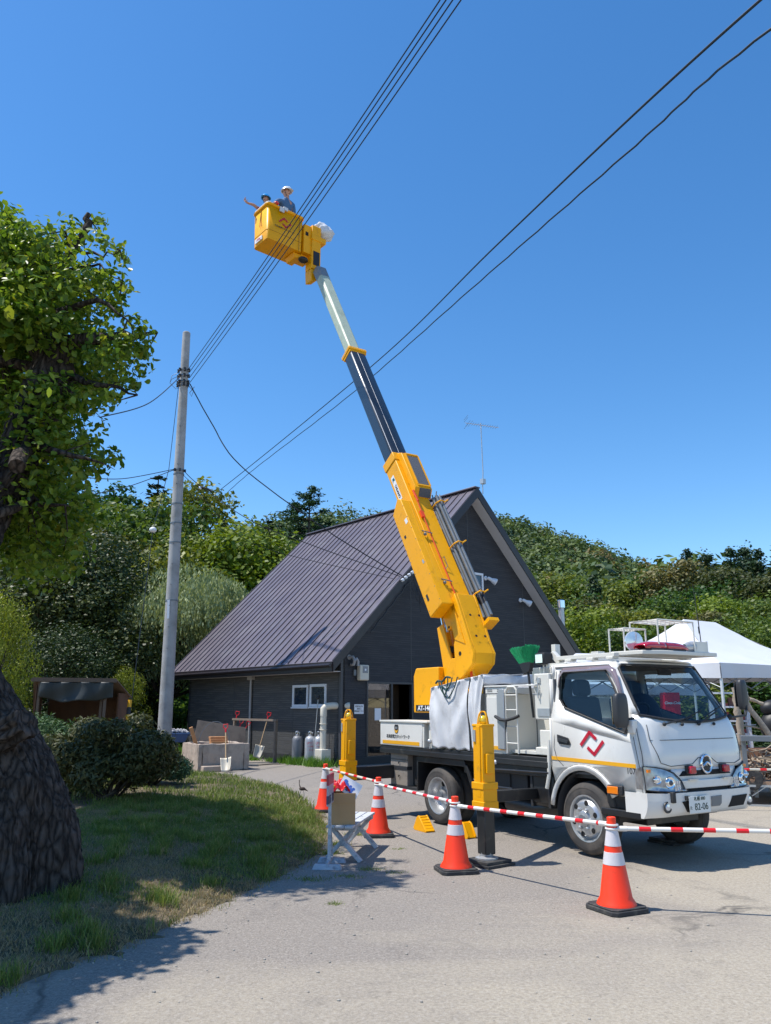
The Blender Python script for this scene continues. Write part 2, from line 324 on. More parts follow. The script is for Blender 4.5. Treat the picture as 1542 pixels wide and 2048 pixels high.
def grassmat():
    m = bpy.data.materials.new('lawn_soil'); m.use_nodes = True; N = m.node_tree.nodes; L = m.node_tree.links; B = N['Principled BSDF']
    tc = N.new('ShaderNodeTexCoord'); n = N.new('ShaderNodeTexNoise'); n.inputs['Scale'].default_value = .9; n.inputs['Detail'].default_value = 8; n.inputs['Roughness'].default_value = .7; L.new(tc.outputs['Object'], n.inputs['Vector'])
    n2 = N.new('ShaderNodeTexNoise'); n2.inputs['Scale'].default_value = 30; n2.inputs['Detail'].default_value = 4; L.new(tc.outputs['Object'], n2.inputs['Vector'])
    a = N.new('ShaderNodeMix'); a.data_type = 'RGBA'; a.inputs[6].default_value = (.075, .068, .03, 1); a.inputs[7].default_value = (.23, .17, .11, 1)
    r = N.new('ShaderNodeMapRange'); r.inputs[1].default_value = .42; r.inputs[2].default_value = .6; L.new(n.outputs['Fac'], r.inputs[0]); L.new(r.outputs[0], a.inputs[0])
    c = N.new('ShaderNodeMix'); c.data_type = 'RGBA'; c.blend_type = 'MULTIPLY'; c.inputs[0].default_value = .8; L.new(a.outputs[2], c.inputs[6])
    r2 = N.new('ShaderNodeMapRange'); L.new(n2.outputs['Fac'], r2.inputs[0]); r2.inputs[1].default_value = .3; r2.inputs[2].default_value = .7; r2.inputs[3].default_value = .45; r2.inputs[4].default_value = 1.25
    L.new(r2.outputs[0], c.inputs[7]); L.new(c.outputs[2], B.inputs['Base Color']); B.inputs['Roughness'].default_value = .95
    bp = N.new('ShaderNodeBump'); bp.inputs['Strength'].default_value = .8; bp.inputs['Distance'].default_value = .02; L.new(n2.outputs['Fac'], bp.inputs['Height']); L.new(bp.outputs[0], B.inputs['Normal']); return m
lx, ly = np.meshgrid(np.concatenate([np.linspace(-30, -7, 30), np.linspace(-6.8, -.4, 110)]), np.linspace(4.0, 31.5, 210))
lz = lawn_h(lx, ly); nx = lx.shape[1]
lf = np.array([(j * nx + i, j * nx + i + 1, (j + 1) * nx + i + 1, (j + 1) * nx + i) for j in range(lx.shape[0] - 1) for i in range(nx - 1)])
keep = (lz.ravel()[lf] > -.03).any(1)
tag(fastmesh('lawn', np.stack([lx, ly, lz], -1).reshape(-1, 3), lf[keep], grassmat(), smooth=True), kind='structure')

def blades(n, xs, ys, hfun, hgt, wid, keepf=None, lean=.5):
    x = RNG.uniform(*xs, n); y = RNG.uniform(*ys, n)
    if keepf is not None: k = keepf(x, y); x = x[k]; y = y[k]
    n = len(x); z = np.maximum(hfun(x, y), 0) - .005; h = hgt * RNG.uniform(.45, 1.35, n); a = RNG.uniform(0, 6.283, n); w = wid * RNG.uniform(.6, 1.3, n)
    dx = np.cos(a) * w / 2; dy = np.sin(a) * w / 2; b = RNG.uniform(0, 6.283, n); l = RNG.uniform(.1, lean + .25, n) * h
    ex = np.cos(b) * l; ey = np.sin(b) * l
    v = np.stack([np.stack([x - dx, y - dy, z], 1), np.stack([x + dx, y + dy, z], 1), np.stack([x + ex * .4 + dx * .7, y + ey * .4 + dy * .7, z + h * .6], 1), np.stack([x + ex * .4 - dx * .7, y + ey * .4 - dy * .7, z + h * .6], 1), np.stack([x + ex, y + ey, z + h * .92], 1)], 1)
    f = np.arange(n)[:, None] * 5
    q = np.concatenate([f + 0, f + 1, f + 2, f + 3], 1); t = np.concatenate([f + 3, f + 2, f + 4, f + 4], 1)
    tr = np.concatenate([np.concatenate([f, f + 1, f + 2], 1), np.concatenate([f, f + 2, f + 3], 1), np.concatenate([f + 3, f + 2, f + 4], 1)])
    return v.reshape(-1, 3), tr
M['grass'] = leaf_mat('grass_blade', (.085, .145, .022), (.27, .33, .085), .35, .6, .0, dead=(.48, .38, .20))
M['grassd'] = leaf_mat('dry_grass', (.24, .18, .10), (.48, .37, .22), .25, .7, .0)
def kl(dry):
    def f(x, y):
        ins = inside(x, y); d = edist(x, y)
        bald = .28 + .9 * sn(x, y, 1.15, .6) + .55 * sn(x, y, 3.1, 1.1) + .45 * sn(x, y, 9.0, .3) + .9 * np.exp(-d / .16) * (y < 9) + .1 + 1.3 * np.exp(-((x + 1.75) ** 2 + (y - 6.4) ** 2) / .22) - .5 * (x > -1.9) * (y > 7)
        r = RNG.uniform(0, 1, x.shape)
        sd = np.where(ins, d, -d); fr = .16 * np.abs(sn(x, y, 7.3, .4)) + .05; ok = (sd > 0) | ((-sd < fr) & (r < .28 * (1 + sd / fr) ** 1.5))
        return ok & (r < (np.clip(bald, .12, 1) if dry else np.clip(1.0 - bald * 1.0, .06, 1))) & (y > 4.1)
    return f
A1, F1 = blades(150000, (-4.2, -.6), (4.4, 13), lawn_h, .042, .005, kl(False))
tc_x = RNG.uniform(-3.6, -.75, 110); tc_y = RNG.uniform(5, 12.5, 110)
def tuft(x, y):
    m = np.zeros(x.shape)
    for a, b_ in zip(tc_x, tc_y): m = np.maximum(m, np.exp(-((x - a) ** 2 + (y - b_) ** 2) / .006))
    return inside(x, y) & (RNG.uniform(0, 1, x.shape) < m)
A3, F3 = blades(260000, (-3.8, -.6), (4.8, 12.6), lawn_h, .11, .006, tuft, lean=.7)
A2, F2 = blades(50000, (-9, -.8), (12, 22), lawn_h, .085, .012, kl(False))
tag(fastmesh('grass', np.vstack([A1, A2, A3]), np.vstack([F1, F2 + len(A1), F3 + len(A1) + len(A2)]), M['grass']), kind='stuff', label='patchy green grass covering the low mound beside the yard', cat='grass')
A1, F1 = blades(200000, (-4.2, -.6), (4.4, 13), lawn_h, .032, .005, kl(True), lean=1.2)
tag(fastmesh('dry_grass', A1, F1, M['grassd']), kind='stuff', label='short straw coloured dry grass among the green on the mound', cat='grass')
# weeds: tufts at the wall foot and single sprigs in the yard
def flat(x, y): return np.zeros_like(x)
OBX, OBY, BA = -1.235, 22.043, .706
EX = (math.cos(BA), math.sin(BA)); UY = (-math.sin(BA), math.cos(BA))
def bl(x, y, z=0): return (OBX + EX[0] * x + UY[0] * y, OBY + EX[1] * x + UY[1] * y, z)
vv = []; ff = []; off = 0
for (bx, by, rx, ry, n, h) in [(-.42, .35, .3, .5, 900, .26), (-.5, 1.3, .25, .45, 700, .20), (-.4, 1.95, .2, .3, 300, .22), (-.4, 2.6, .2, .4, 300, .12), (-.6, 3.9, .3, .6, 700, .16), (-.55, 4.9, .3, .6, 900, .2), (-.5, 6.2, .3, .8, 900, .16), (-.6, 8, .4, 1.2, 1500, .2)]:
    cx, cy, _ = bl(bx, by)
    u = RNG.standard_normal((n, 2)) * .45; px = cx + EX[0] * u[:, 0] * rx + UY[0] * u[:, 1] * ry; py = cy + EX[1] * u[:, 0] * rx + UY[1] * u[:, 1] * ry
    it = iter(range(1)); a = RNG.uniform(0, 6.283, n); w = .022; hh = h * RNG.uniform(.3, 1.2, n); l = RNG.uniform(.2, .9, n) * hh; bb = RNG.uniform(0, 6.283, n)
    v = np.stack([np.stack([px - np.cos(a) * w / 2, py - np.sin(a) * w / 2, 0 * px], 1), np.stack([px + np.cos(a) * w / 2, py + np.sin(a) * w / 2, 0 * px], 1), np.stack([px + np.cos(bb) * l, py + np.sin(bb) * l, hh], 1)], 1).reshape(-1, 3)
    vv.append(v); ff.append(np.arange(3 * n).reshape(-1, 3) + off); off += 3 * n
M['weed'] = leaf_mat('weed_leaf', (.06, .15, .015), (.17, .32, .04), .35, .5, 0)
tag(fastmesh('weeds', np.vstack(vv), np.vstack(ff), M['weed']), kind='stuff', label='bright green weeds growing along the foot of the dark wall', cat='weeds')
vv = []; ff = []; off = 0
for (cx, cy, r, n, h) in [(-.72, 8.0, .16, 160, .03), (-.35, 8.1, .14, 110, .03), (-.15, 8.45, .14, 130, .03), (.1, 8.3, .1, 70, .02), (-.42, 7.05, .07, 70, .03), (.15, 9.6, .08, 60, .02), (-.55, 9.9, .12, 220, .06), (-.4, 10.6, .15, 200, .05), (-.62, 9.3, .12, 220, .06)]:
    u = RNG.standard_normal((n, 2)) * r * .5; px = cx + u[:, 0]; py = cy + u[:, 1] * .7; a = RNG.uniform(0, 6.283, n); w = .007; hh = h * RNG.uniform(.3, 1.2, n); l = RNG.uniform(.4, 1.5, n) * hh; bb = RNG.uniform(0, 6.283, n)
    v = np.stack([np.stack([px - np.cos(a) * w / 2, py - np.sin(a) * w / 2, 0 * px], 1), np.stack([px + np.cos(a) * w / 2, py + np.sin(a) * w / 2, 0 * px], 1), np.stack([px + np.cos(bb) * l, py + np.sin(bb) * l, hh], 1)], 1).reshape(-1, 3)
    vv.append(v); ff.append(np.arange(3 * n).reshape(-1, 3) + off); off += 3 * n
tag(fastmesh('sprigs', np.vstack(vv), np.vstack(ff), M['grass']), kind='stuff', label='thin sprigs of grass growing out of the gravel near the bench', cat='weeds')
# loose stones
st = MB()
for i in range(260):
    if i < 150: x = random.uniform(-1.9, 2.6); y = random.uniform(4.3, 9)
    else: e = random.choice(EDGE[:16]); x = e[0] + random.gauss(.18, .2); y = e[1] + random.gauss(0, .3)
    r = random.uniform(.004, .011); st.sphere((x, y, r * .4), r, n=5, sc=(random.uniform(.8, 1.4), 1, .7))
M['stone'] = mat('stone_grey', (.34, .31, .27), .9, var=.4, vs=20)
tag(st.build('pebbles', M['stone'], smooth=0, fix=False), kind='stuff', label='small loose pebbles scattered over the yard', cat='pebbles')

# ------------------------------------------------ foliage
def leafcards(P, D, size, asp=1.0, seed=0, fold=False):
    """P centres (n,3), D preferred normals, size (n,)"""
    rg = np.random.default_rng(seed); n = len(P)
    D = D / (np.linalg.norm(D, axis=1, keepdims=True) + 1e-9); r = rg.standard_normal((n, 3)); T = np.cross(D, r); T /= np.linalg.norm(T, axis=1, keepdims=True) + 1e-9
    B = np.cross(D, T); s = size[:, None]
    if not fold:
        v = np.stack([P - B * s * asp, P + T * s * .5 - B * s * .1, P + B * s * asp, P - T * s * .5 + B * s * .1], 1).reshape(-1, 3)
        return v, np.arange(4 * n).reshape(-1, 4)
    # heart-like leaf: six points folded on the midrib
    d = D * s * .18
    pts = [P - B * s, P - B * s * .35 + T * s * .55 + d, P + B * s * .35 + T * s * .52 + d, P + B * s * 1.05, P + B * s * .35 - T * s * .52 + d, P - B * s * .35 - T * s * .55 + d]
    v = np.stack(pts, 1).reshape(-1, 3); k = np.arange(n)[:, None] * 6
    return v, np.concatenate([k + np.array([[0, 1, 2, 3]]), k + np.array([[0, 3, 4, 5]])])
def sph(n, rg):
    d = rg.standard_normal((n, 3)); return d / np.linalg.norm(d, axis=1, keepdims=True)
def blob_leaves(blobs, n, size, seed, asp=.7, flat=.45, fold=False, shell=(.55, 1.08), down=0):
    rg = np.random.default_rng(seed); bl_ = np.array(blobs, float); w = bl_[:, 3] * bl_[:, 4]; w = w / w.sum(); ix = rg.choice(len(bl_), n, p=w)
    d = sph(n, rg); rr = rg.uniform(shell[0] ** 2, shell[1] ** 2, n) ** .5; q = bl_[ix]
    wob = 1 + .16 * np.sin(d[:, 0] * 7 + ix) * np.cos(d[:, 1] * 6 + ix * 2)
    P = q[:, :3] + d * q[:, 3:6] * (rr * wob)[:, None]
    N = d * (1 - flat) + sph(n, rg) * .75 + np.array([0, 0, flat])
    return leafcards(P, N, size * rg.uniform(.6, 1.3, n), asp, seed + 1, fold)
def trunk_mb(H, r, limbs, n=9, wob=.25, seed=0):
    rd = random.Random(seed); mb = MB(); pts = []; rs = []
    for i in range(8):
        t = i / 7; pts.append((rd.gauss(0, wob * t * .3), rd.gauss(0, wob * t * .3), H * t)); rs.append(r * (1.25 - 1.05 * t if i else 1.5))
    mb.tube(pts, rs, n)
    for (tx, ty, tz, t0) in limbs:
        a = Vector(pts[0]).lerp(Vector(pts[-1]), t0); b_ = Vector((tx, ty, tz)); m = a.lerp(b_, .5) + Vector((0, 0, -.06 * (b_ - a).length))
        mb.tube([a, m, b_], [r * .45 * (1.1 - t0), r * .25, r * .06], 6)
    return mb
M['barkd'] = bark_mat('bark_dark', (.02, .016, .013), (.10, .085, .07), 5, .6, .03)
M['lf_h'] = leaf_mat('hill_leaf', (.055, .095, .022), (.16, .215, .06), .3, .6, 0); M['lf_h2'] = leaf_mat('hill_leaf_dark', (.03, .06, .022), (.085, .13, .05), .25, .6, 0)
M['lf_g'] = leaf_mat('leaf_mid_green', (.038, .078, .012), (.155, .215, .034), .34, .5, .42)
M['lf_shade'] = leaf_mat('leaf_shaded_green', (.014, .034, .007), (.07, .095, .02), .2, .5, .2)  # leaf colour darkened to stand in for shade from neighbouring trees
M['lf_y'] = leaf_mat('leaf_yellow_green', (.085, .135, .010), (.23, .29, .025), .38, .5, .22)
M['lf_o'] = leaf_mat('leaf_olive', (.06, .07, .018), (.20, .18, .055), .3, .55, .4)
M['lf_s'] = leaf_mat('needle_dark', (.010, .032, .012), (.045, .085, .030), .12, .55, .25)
M['lf_w'] = leaf_mat('willow_leaf', (.20, .25, .10), (.42, .47, .24), .3, .5, .05)
M['lf_p'] = leaf_mat('pine_needle', (.012, .042, .022), (.055, .115, .05), .12, .5, .1)
SRC = []
def broad(name, lm, seed, H=9.0, Rr=3.6, n=7000, size=.19, nb=26, base=.22, cone=False):
    rd = random.Random(seed); root = thing(name, 'x', 'tree'); blobs = []
    for i in range(nb):
        a = rd.uniform(0, 6.283); u = rd.random(); z = base + (1 - base) * (u ** .85); rad = Rr * math.sqrt(max(.05, 1 - ((z - .52) / .52) ** 2)) * rd.uniform(.45, .86)
        if cone: rad = Rr * (1.02 - z) * rd.uniform(.3, .9) + .1
        br = Rr * rd.uniform(.24, .42) * (1 if not cone else .35 + .8 * (1 - z)); blobs.append((rad * math.cos(a), rad * math.sin(a), H * z - br * .3, br, br, br * .72))
    blobs.append((0, 0, H * (.8 if not cone else .88), Rr * (.45 if not cone else .2), Rr * (.45 if not cone else .2), Rr * .4)); blobs.append((0, 0, H * .5, Rr * .5, Rr * .5, Rr * .5))
    v, f = blob_leaves(blobs, n, size, seed); cr = fastmesh('crown', v, f, lm, root)
    tm = trunk_mb(H * .72, H * .022, [(b_[0] * .9, b_[1] * .9, b_[2], .25 + .6 * rd.random()) for b_ in blobs[:12]], seed=seed); tm.build('trunk', M['barkd'], root, fix=False)
    SRC.append(root); root['H'] = H; return root
def spruce(name, lm, seed, H=11, Rb=2.4, lv=26, pine=False, n_per=20, size=.30):
    rd = random.Random(seed); rg = np.random.default_rng(seed); root = thing(name, 'x', 'tree'); P = []; D = []; S = []; tm = MB(); tm.tube([(0, 0, 0), (0, 0, H * .5), (0, 0, H * .99)], [H * .017, H * .011, .015], 8)
    for l in range(lv):
        t = (l + rd.random() * .6) / lv; z = H * (.12 + .87 * t)
        if pine: rad = Rb * (1 - t) ** .55 * rd.uniform(.55, 1.1) + .15
        else: rad = Rb * (1 - t) ** .9 * rd.uniform(.85, 1.1) + .05
        nb = (5 if pine else 8) - int(3 * t)
        for k in range(max(nb, 4)):
            a = rd.uniform(0, 6.283); L_ = rad * rd.uniform(.6, 1.12); m = max(5, int(n_per * L_ / Rb * (1.7 if pine else 1.4)))
            s = rg.uniform(.35 if pine else .08, 1, m) ** (.7 if pine else .8); dz = (.22 if pine else -.28) * L_
            up = dz * s + (.0 if pine else .10 * L_ * s ** 2)
            w = .16 * L_ * (1 - s * .5) + .07; j = rg.standard_normal((m, 3)) * w[:, None] * np.array([1, 1, .33 if not pine else .4])
            c = np.stack([np.cos(a) * s * L_, np.sin(a) * s * L_, z + up], 1) + j
            P.append(c); D.append(np.stack([rg.standard_normal(m) * .5, rg.standard_normal(m) * .5, np.ones(m)], 1)); S.append(rg.uniform(.6, 1.2, m) * size * (.55 + .45 * (1 - t)))
            tm.tube([(0, 0, z), (math.cos(a) * L_ * .9, math.sin(a) * L_ * .9, z + dz * .85)], [.035, .008], 4)
    P = np.vstack(P); D = np.vstack(D); S = np.concatenate(S); v, f = leafcards(P, D, S, .95 if not pine else 1.5, seed)
    fastmesh('crown', v, f, lm, root); tm.build('trunk', M['barkd'], root, fix=False); root['H'] = H; SRC.append(root); return root
def willow(name, lm, seed, H=8.0, Rr=4.2, n=32000):
    rg = np.random.default_rng(seed); rd = random.Random(seed); root = thing(name, 'x', 'tree'); P = []; S = []
    blobs = [(rd.uniform(-.62, .62) * Rr, rd.uniform(-.62, .62) * Rr, H * rd.uniform(.42, .82), Rr * .36, Rr * .36, Rr * .3) for i in range(24)]
    ns = n // 9; ix = rg.integers(0, len(blobs), ns); q = np.array(blobs)[ix]; d = sph(ns, rg); d[:, 2] = np.abs(d[:, 2]) * .8; p0 = q[:, :3] + d * q[:, 3:6]
    for k in range(9):
        s = k * .085; o = d[:, :2] * s * .22; P.append(np.stack([p0[:, 0] + o[:, 0], p0[:, 1] + o[:, 1], p0[:, 2] - s * (1.0 + .3 * np.sin(ix))], 1) + rg.standard_normal((ns, 3)) * .05)
    P = np.vstack(P); n = len(P); a = rg.uniform(0, 6.283, n); h = rg.uniform(.06, .11, n); w = .032
    T = np.stack([np.cos(a), np.sin(a), np.zeros(n)], 1) * w; Dn = np.stack([rg.standard_normal(n) * .25, rg.standard_normal(n) * .25, -np.ones(n)], 1) * h[:, None]
    v = np.stack([P - Dn, P + T, P + Dn, P - T], 1).reshape(-1, 3); fastmesh('crown', v, np.arange(4 * n).reshape(-1, 4), lm, root)
    trunk_mb(H * .6, .26, [(b_[0], b_[1], b_[2], .5) for b_ in blobs], seed=seed).build('trunk', M['barkd'], root, fix=False); root['H'] = H; SRC.append(root); return root
S_ = dict(g1=broad('leafy_tree', M['lf_g'], 1), g2=broad('leafy_tree', M['lf_g'], 2, H=10, Rr=3.2, nb=30), g3=broad('leafy_tree', M['lf_g'], 8, H=8, Rr=4.2, nb=24), o1=broad('leafy_tree', M['lf_o'], 3, H=9, Rr=3.8), y1=broad('leafy_tree', M['lf_y'], 4, H=7.5, Rr=3.9, nb=30), f3=broad('leafy_tree', M['lf_shade'], 24, H=8, Rr=4, nb=44, n=24000, size=.10), f2=broad('leafy_tree', M['lf_y'], 15, H=6, Rr=3, nb=34, n=15000, size=.085, base=.3), c1=broad('conifer_tree', M['lf_s'], 16, H=11, Rr=3.3, nb=46, n=9000, size=.20, cone=True, base=.12), c2=broad('conifer_tree', M['lf_s'], 17, H=11, Rr=4.2, nb=40, n=9000, size=.20, cone=True, base=.2),
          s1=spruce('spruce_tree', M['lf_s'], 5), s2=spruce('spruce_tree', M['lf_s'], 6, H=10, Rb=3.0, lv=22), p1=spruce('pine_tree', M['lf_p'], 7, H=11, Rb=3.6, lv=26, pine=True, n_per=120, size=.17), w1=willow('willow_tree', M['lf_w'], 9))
USED = {}
def plant(kind, px, ptop, Y, label, sc=1.0, wide=1.0, group=None, cat='tree'):
    """tree standing at depth Y whose top reaches image row ptop (both only set its place and height)"""
    zc = Y * math.cos(PITCH); b_ = (1024 - ptop) / F_PX; el = (math.sin(PITCH) + b_ * math.cos(PITCH)) / (math.cos(PITCH) - b_ * math.sin(PITCH))
    top = 1.6 + Y * el; X = (px - 771) / F_PX * Y / (math.cos(PITCH) - b_ * math.sin(PITCH)); base = float(terr(X, Y)) - .15; base = max(base, -.12)
    src = S_[kind]; s = (top - base) / src['H'] * 1.0; loc = (X, Y, base); rz = random.uniform(0, 6.28); scl = (s * wide, s * wide, s)
    if not USED.get(kind):
        USED[kind] = 1; o = src; o.location = loc; o.rotation_euler = (0, 0, rz); o.scale = scl; o['label'] = label
    else: o = dup(src, loc, rz, label, scl)
    o['category'] = cat
    if group: o['group'] = group
    return o
GB = 'trees on the slope behind the house'; GR = 'trees on the slope behind the tents'
L_ = [  # kind, px, ptop, Y, scale widen, label
 ('s2', 318, 946, 60, 1.5, 'tall dark spruce rising above the wood beside the concrete pole'),
 ('g2', 248, 985, 60, 1.1, 'green leafy tree on the skyline left of the tall spruce'),
 ('c2', 185, 975, 70, 1.0, 'dark conifer on the skyline at the edge of the near tree crown'),
 ('g1', 195, 1015, 56, 1.1, 'leafy tree low on the skyline beside the near tree crown'),
 ('g2', 392, 972, 58, 1.1, 'tall leafy tree on the skyline right of the concrete pole'),
 ('g1', 350, 1010, 52, 1.0, 'leafy tree partly behind the concrete pole below the spruce'),
 ('g3', 285, 1022, 50, 1.0, 'broad leafy tree on the slope left of the concrete pole'),
 ('o1', 225, 1065, 45, 1.1, 'olive green tree halfway down the slope left of the pole'),
 ('g3', 330, 1090, 42, .9, 'dark leafy tree straight behind the concrete pole'),
 ('c1', 450, 1046, 82, 1.0, 'small dark conifer on the skyline above the yellow green trees'),
 ('s2', 482, 1054, 80, 1.3, 'little pointed conifer on the skyline left of the paired conifers'),
 ('s2', 538, 1036, 66, 1.5, 'dark conifer with open top left of the big pine'),
 ('s2', 560, 1044, 66, 1.2, 'narrow conifer close against the big pine'),
 ('p1', 620, 968, 56, 1.0, 'big spreading pine standing behind the roof ridge'),
 ('y1', 400, 1082, 50, 1.0, 'yellow green tree directly above the willow by the pole'),
 ('y1', 462, 1066, 52, 1.1, 'yellow green rounded tree in the middle above the willow'),
 ('y1', 528, 1084, 50, 1.1, 'yellow green tree nearest the roof edge above the willow'),
 ('g3', 590, 1100, 54, 1.1, 'dark leafy tree half hidden by the roof slope'),
 ('w1', 405, 1116, 35, 1.15, 'large pale green willow beside the end of the roof'),
 ('w1', 345, 1190, 33, .9, 'smaller pale willow showing left of the concrete pole'),
 ('w1', 470, 1136, 37, 1.1, 'pale willow crown touching the roof slope'),
 ('s2', 262, 1150, 34, 1.0, 'shaded blue green spruce in front of the dark wood'),
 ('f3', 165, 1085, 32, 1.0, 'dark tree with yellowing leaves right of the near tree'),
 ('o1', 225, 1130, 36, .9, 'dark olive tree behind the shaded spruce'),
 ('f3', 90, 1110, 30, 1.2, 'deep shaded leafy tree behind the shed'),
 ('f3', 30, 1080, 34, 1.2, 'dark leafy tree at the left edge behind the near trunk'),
 ('f2', 5, 1198, 20, .5, 'sunlit small maple at the left edge beside the leaning trunk'),
 ('s2', 190, 1275, 27, 1.2, 'low dark conifer right behind the shed roof'),
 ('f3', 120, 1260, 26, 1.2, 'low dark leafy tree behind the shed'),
 ('f2', 258, 1345, 26, .6, 'small golden green shrub beside the striped guy guard'),
 ('g2', 300, 1230, 38, 1.0, 'shaded narrow tree between the spruce and the pole'),
]
for k, px, pt, Y, wd, lb in L_: plant(k, px, pt, Y, lb, wide=wd, group=GB)
R_ = [
 ('c1', 1372, 1100, 92, 1.0, 'dark conifer at the left end of the skyline row above the tent'),
 ('c2', 1412, 1103, 90, 1.0, 'dark conifer second in the skyline row above the tent'),
 ('c1', 1462, 1096, 90, 1.2, 'dark conifer in the middle of the skyline row'),
 ('c2', 1490, 1088, 92, 1.0, 'tallest dark conifer of the skyline row above the tent'),
 ('c1', 1515, 1100, 88, 1.1, 'dark conifer next to the one cut by the picture edge'),
 ('s1', 1556, 1060, 62, 1.3, 'tall dark conifer cut by the right picture edge'),
 ('o1', 1350, 1135, 74, 1.1, 'olive brown tree below the skyline conifers on the left'),
 ('o1', 1420, 1142, 70, 1.2, 'olive tree with brownish top below the skyline conifers'),
 ('g3', 1468, 1160, 66, 1.1, 'green tree in the second row above the tent ridge'),
 ('o1', 1525, 1155, 64, 1.2, 'grey brown tree at the right edge below the conifers'),
 ('g1', 1300, 1150, 80, 1.3, 'leafy tree where the hill meets the skyline row'),
 ('g3', 1245, 1165, 76, 1.2, 'leafy tree below the hill left of the platform racks'),
 ('g1', 1180, 1160, 78, 1.3, 'leafy tree at the hill foot right of the chimney'),
 ('g2', 1120, 1150, 82, 1.3, 'leafy tree at the hill foot beside the roof edge'),
 ('c1', 1185, 1150, 72, 1.0, 'dark conifer among the leafy trees right of the chimney'),
 ('c2', 1275, 1158, 74, 1.0, 'dark conifer among the leafy trees behind the roof racks'),
 ('o1', 1205, 1205, 58, 1.1, 'olive tree right of the steel chimney'),
 ('g3', 1150, 1195, 60, 1.1, 'leafy tree directly behind the steel chimney'),
 ('y1', 1180, 1225, 50, 1.1, 'yellowish green tree low beside the steel chimney'),
 ('g1', 1250, 1212, 54, 1.1, 'leafy tree behind the small roof rack'),
 ('g3', 1310, 1195, 56, 1.1, 'leafy tree behind the big roof rack'),
 ('g1', 1365, 1180, 58, 1.2, 'leafy tree above the peak of the white tent'),
 ('y1', 1425, 1205, 52, 1.1, 'yellow green tree above the tent ridge'),
 ('g1', 1480, 1195, 54, 1.1, 'leafy tree above the sloping tent side'),
 ('g3', 1535, 1190, 50, 1.1, 'leafy tree at the right edge above the tent'),
 ('g3', 1500, 1230, 42, 1.1, 'near leafy tree over the falling tent edge'),
 ('g1', 1560, 1235, 38, 1.1, 'near leafy tree at the right picture edge'),
 ('o1', 1400, 1235, 46, 1.2, 'olive tree straight behind the tent peak'),
 ('g3', 1330, 1240, 44, 1.2, 'dark leafy tree seen through the roof racks'),
 ('g1', 1235, 1250, 44, 1.1, 'leafy tree low behind the cab roof'),
 ('g1', 1445, 1330, 30, 1.7, 'dark low tree seen under the tent canopy'),
 ('g3', 1540, 1325, 30, 1.6, 'dark low tree under the tent at the right edge'),
 ('g3', 1340, 1330, 30, 1.7, 'dark low tree seen through the windscreen'),
 ('g1', 1200, 1330, 34, 1.7, 'dark low tree behind the cab door'),
]
for k, px, pt, Y, wd, lb in R_: plant(k, px, pt, Y, lb, wide=wd, group=GR)

for k_, o_ in list(S_.items()):
    if not USED.get(k_):
        for c_ in list(o_.children): bpy.data.objects.remove(c_)
        bpy.data.objects.remove(o_)
# forest on the far hill: one mass
rg = np.random.default_rng(5); cs = []
nC = 3000
az = np.radians(rg.uniform(2, 26, nC)); dd = rg.uniform(100, 330, nC); hx = dd * np.sin(az); hy = dd * np.cos(az)
aw = np.radians(rg.uniform(-34, 2, 1200)); d2 = rg.uniform(100, 260, 1200); hx = np.r_[hx, d2 * np.sin(aw)]; hy = np.r_[hy, d2 * np.cos(aw)]
hz = terr(hx, hy); rr = rg.uniform(3.0, 5.6, len(hx)); VV = []; FF = []; o = 0; MI = []
for x, y, z, r in zip(hx, hy, hz, rr):
    if y < 285 + 3 * 0 or True:
        m = int(170 if x > 0 else 110); d = sph(m, rg); d[:, 2] = np.abs(d[:, 2]) ** .8; tall = 1.5 if rg.random() < .25 else 1.0
        P = np.array([x, y, z + 3.0]) + d * np.array([r, r, r * 1.15 * tall]) * rg.uniform(.75, 1.05, (m, 1)); N = d + sph(m, rg) * .6
        v, f = leafcards(P, N, rg.uniform(.4, .85, m) * (r / 4.2), .8, int(rg.integers(1e6))); VV.append(v); FF.append(f + o); o += len(v); MI.append(np.full(len(f), int(rg.choice(3, p=[.62, .31, .07]))))
tag(fastmesh('forest', np.vstack(VV), np.vstack(FF), [M['lf_h'], M['lf_h2'], M['lf_o']], mi=np.concatenate(MI)), kind='stuff', label='distant mixed forest covering the hill beyond the dark gable', cat='forest')
# undergrowth bank behind the house and by the shed
rg = np.random.default_rng(15); n = 30000; bx = rg.uniform(-22, -3.5, n); by = rg.uniform(28, 44, n)
k = (bx * .0 + by - 28 > rg.uniform(0, 3, n)); bx = bx[k]; by = by[k]; lump = .55 * np.abs(sn(bx, by, 1.1)) + .25 * np.abs(sn(bx, by, 2.7, 1))
P = np.stack([bx, by, terr(bx, by).clip(0) + lump * rg.uniform(.5, 1.1, len(bx)) * np.clip((by - 27) / 6, .25, 1.3)], 1)
v, f = leafcards(P, rg.standard_normal(P.shape) + np.array([0, -.2, 1]), rg.uniform(.08, .2, len(P)), .8, 3)
M['bank'] = leaf_mat('bank_leaf', (.07, .16, .018), (.20, .33, .05), .35, .5, 0)
tag(fastmesh('undergrowth', v, f, M['bank']), kind='stuff', label='bright green tangled undergrowth on the bank behind the house', cat='undergrowth')

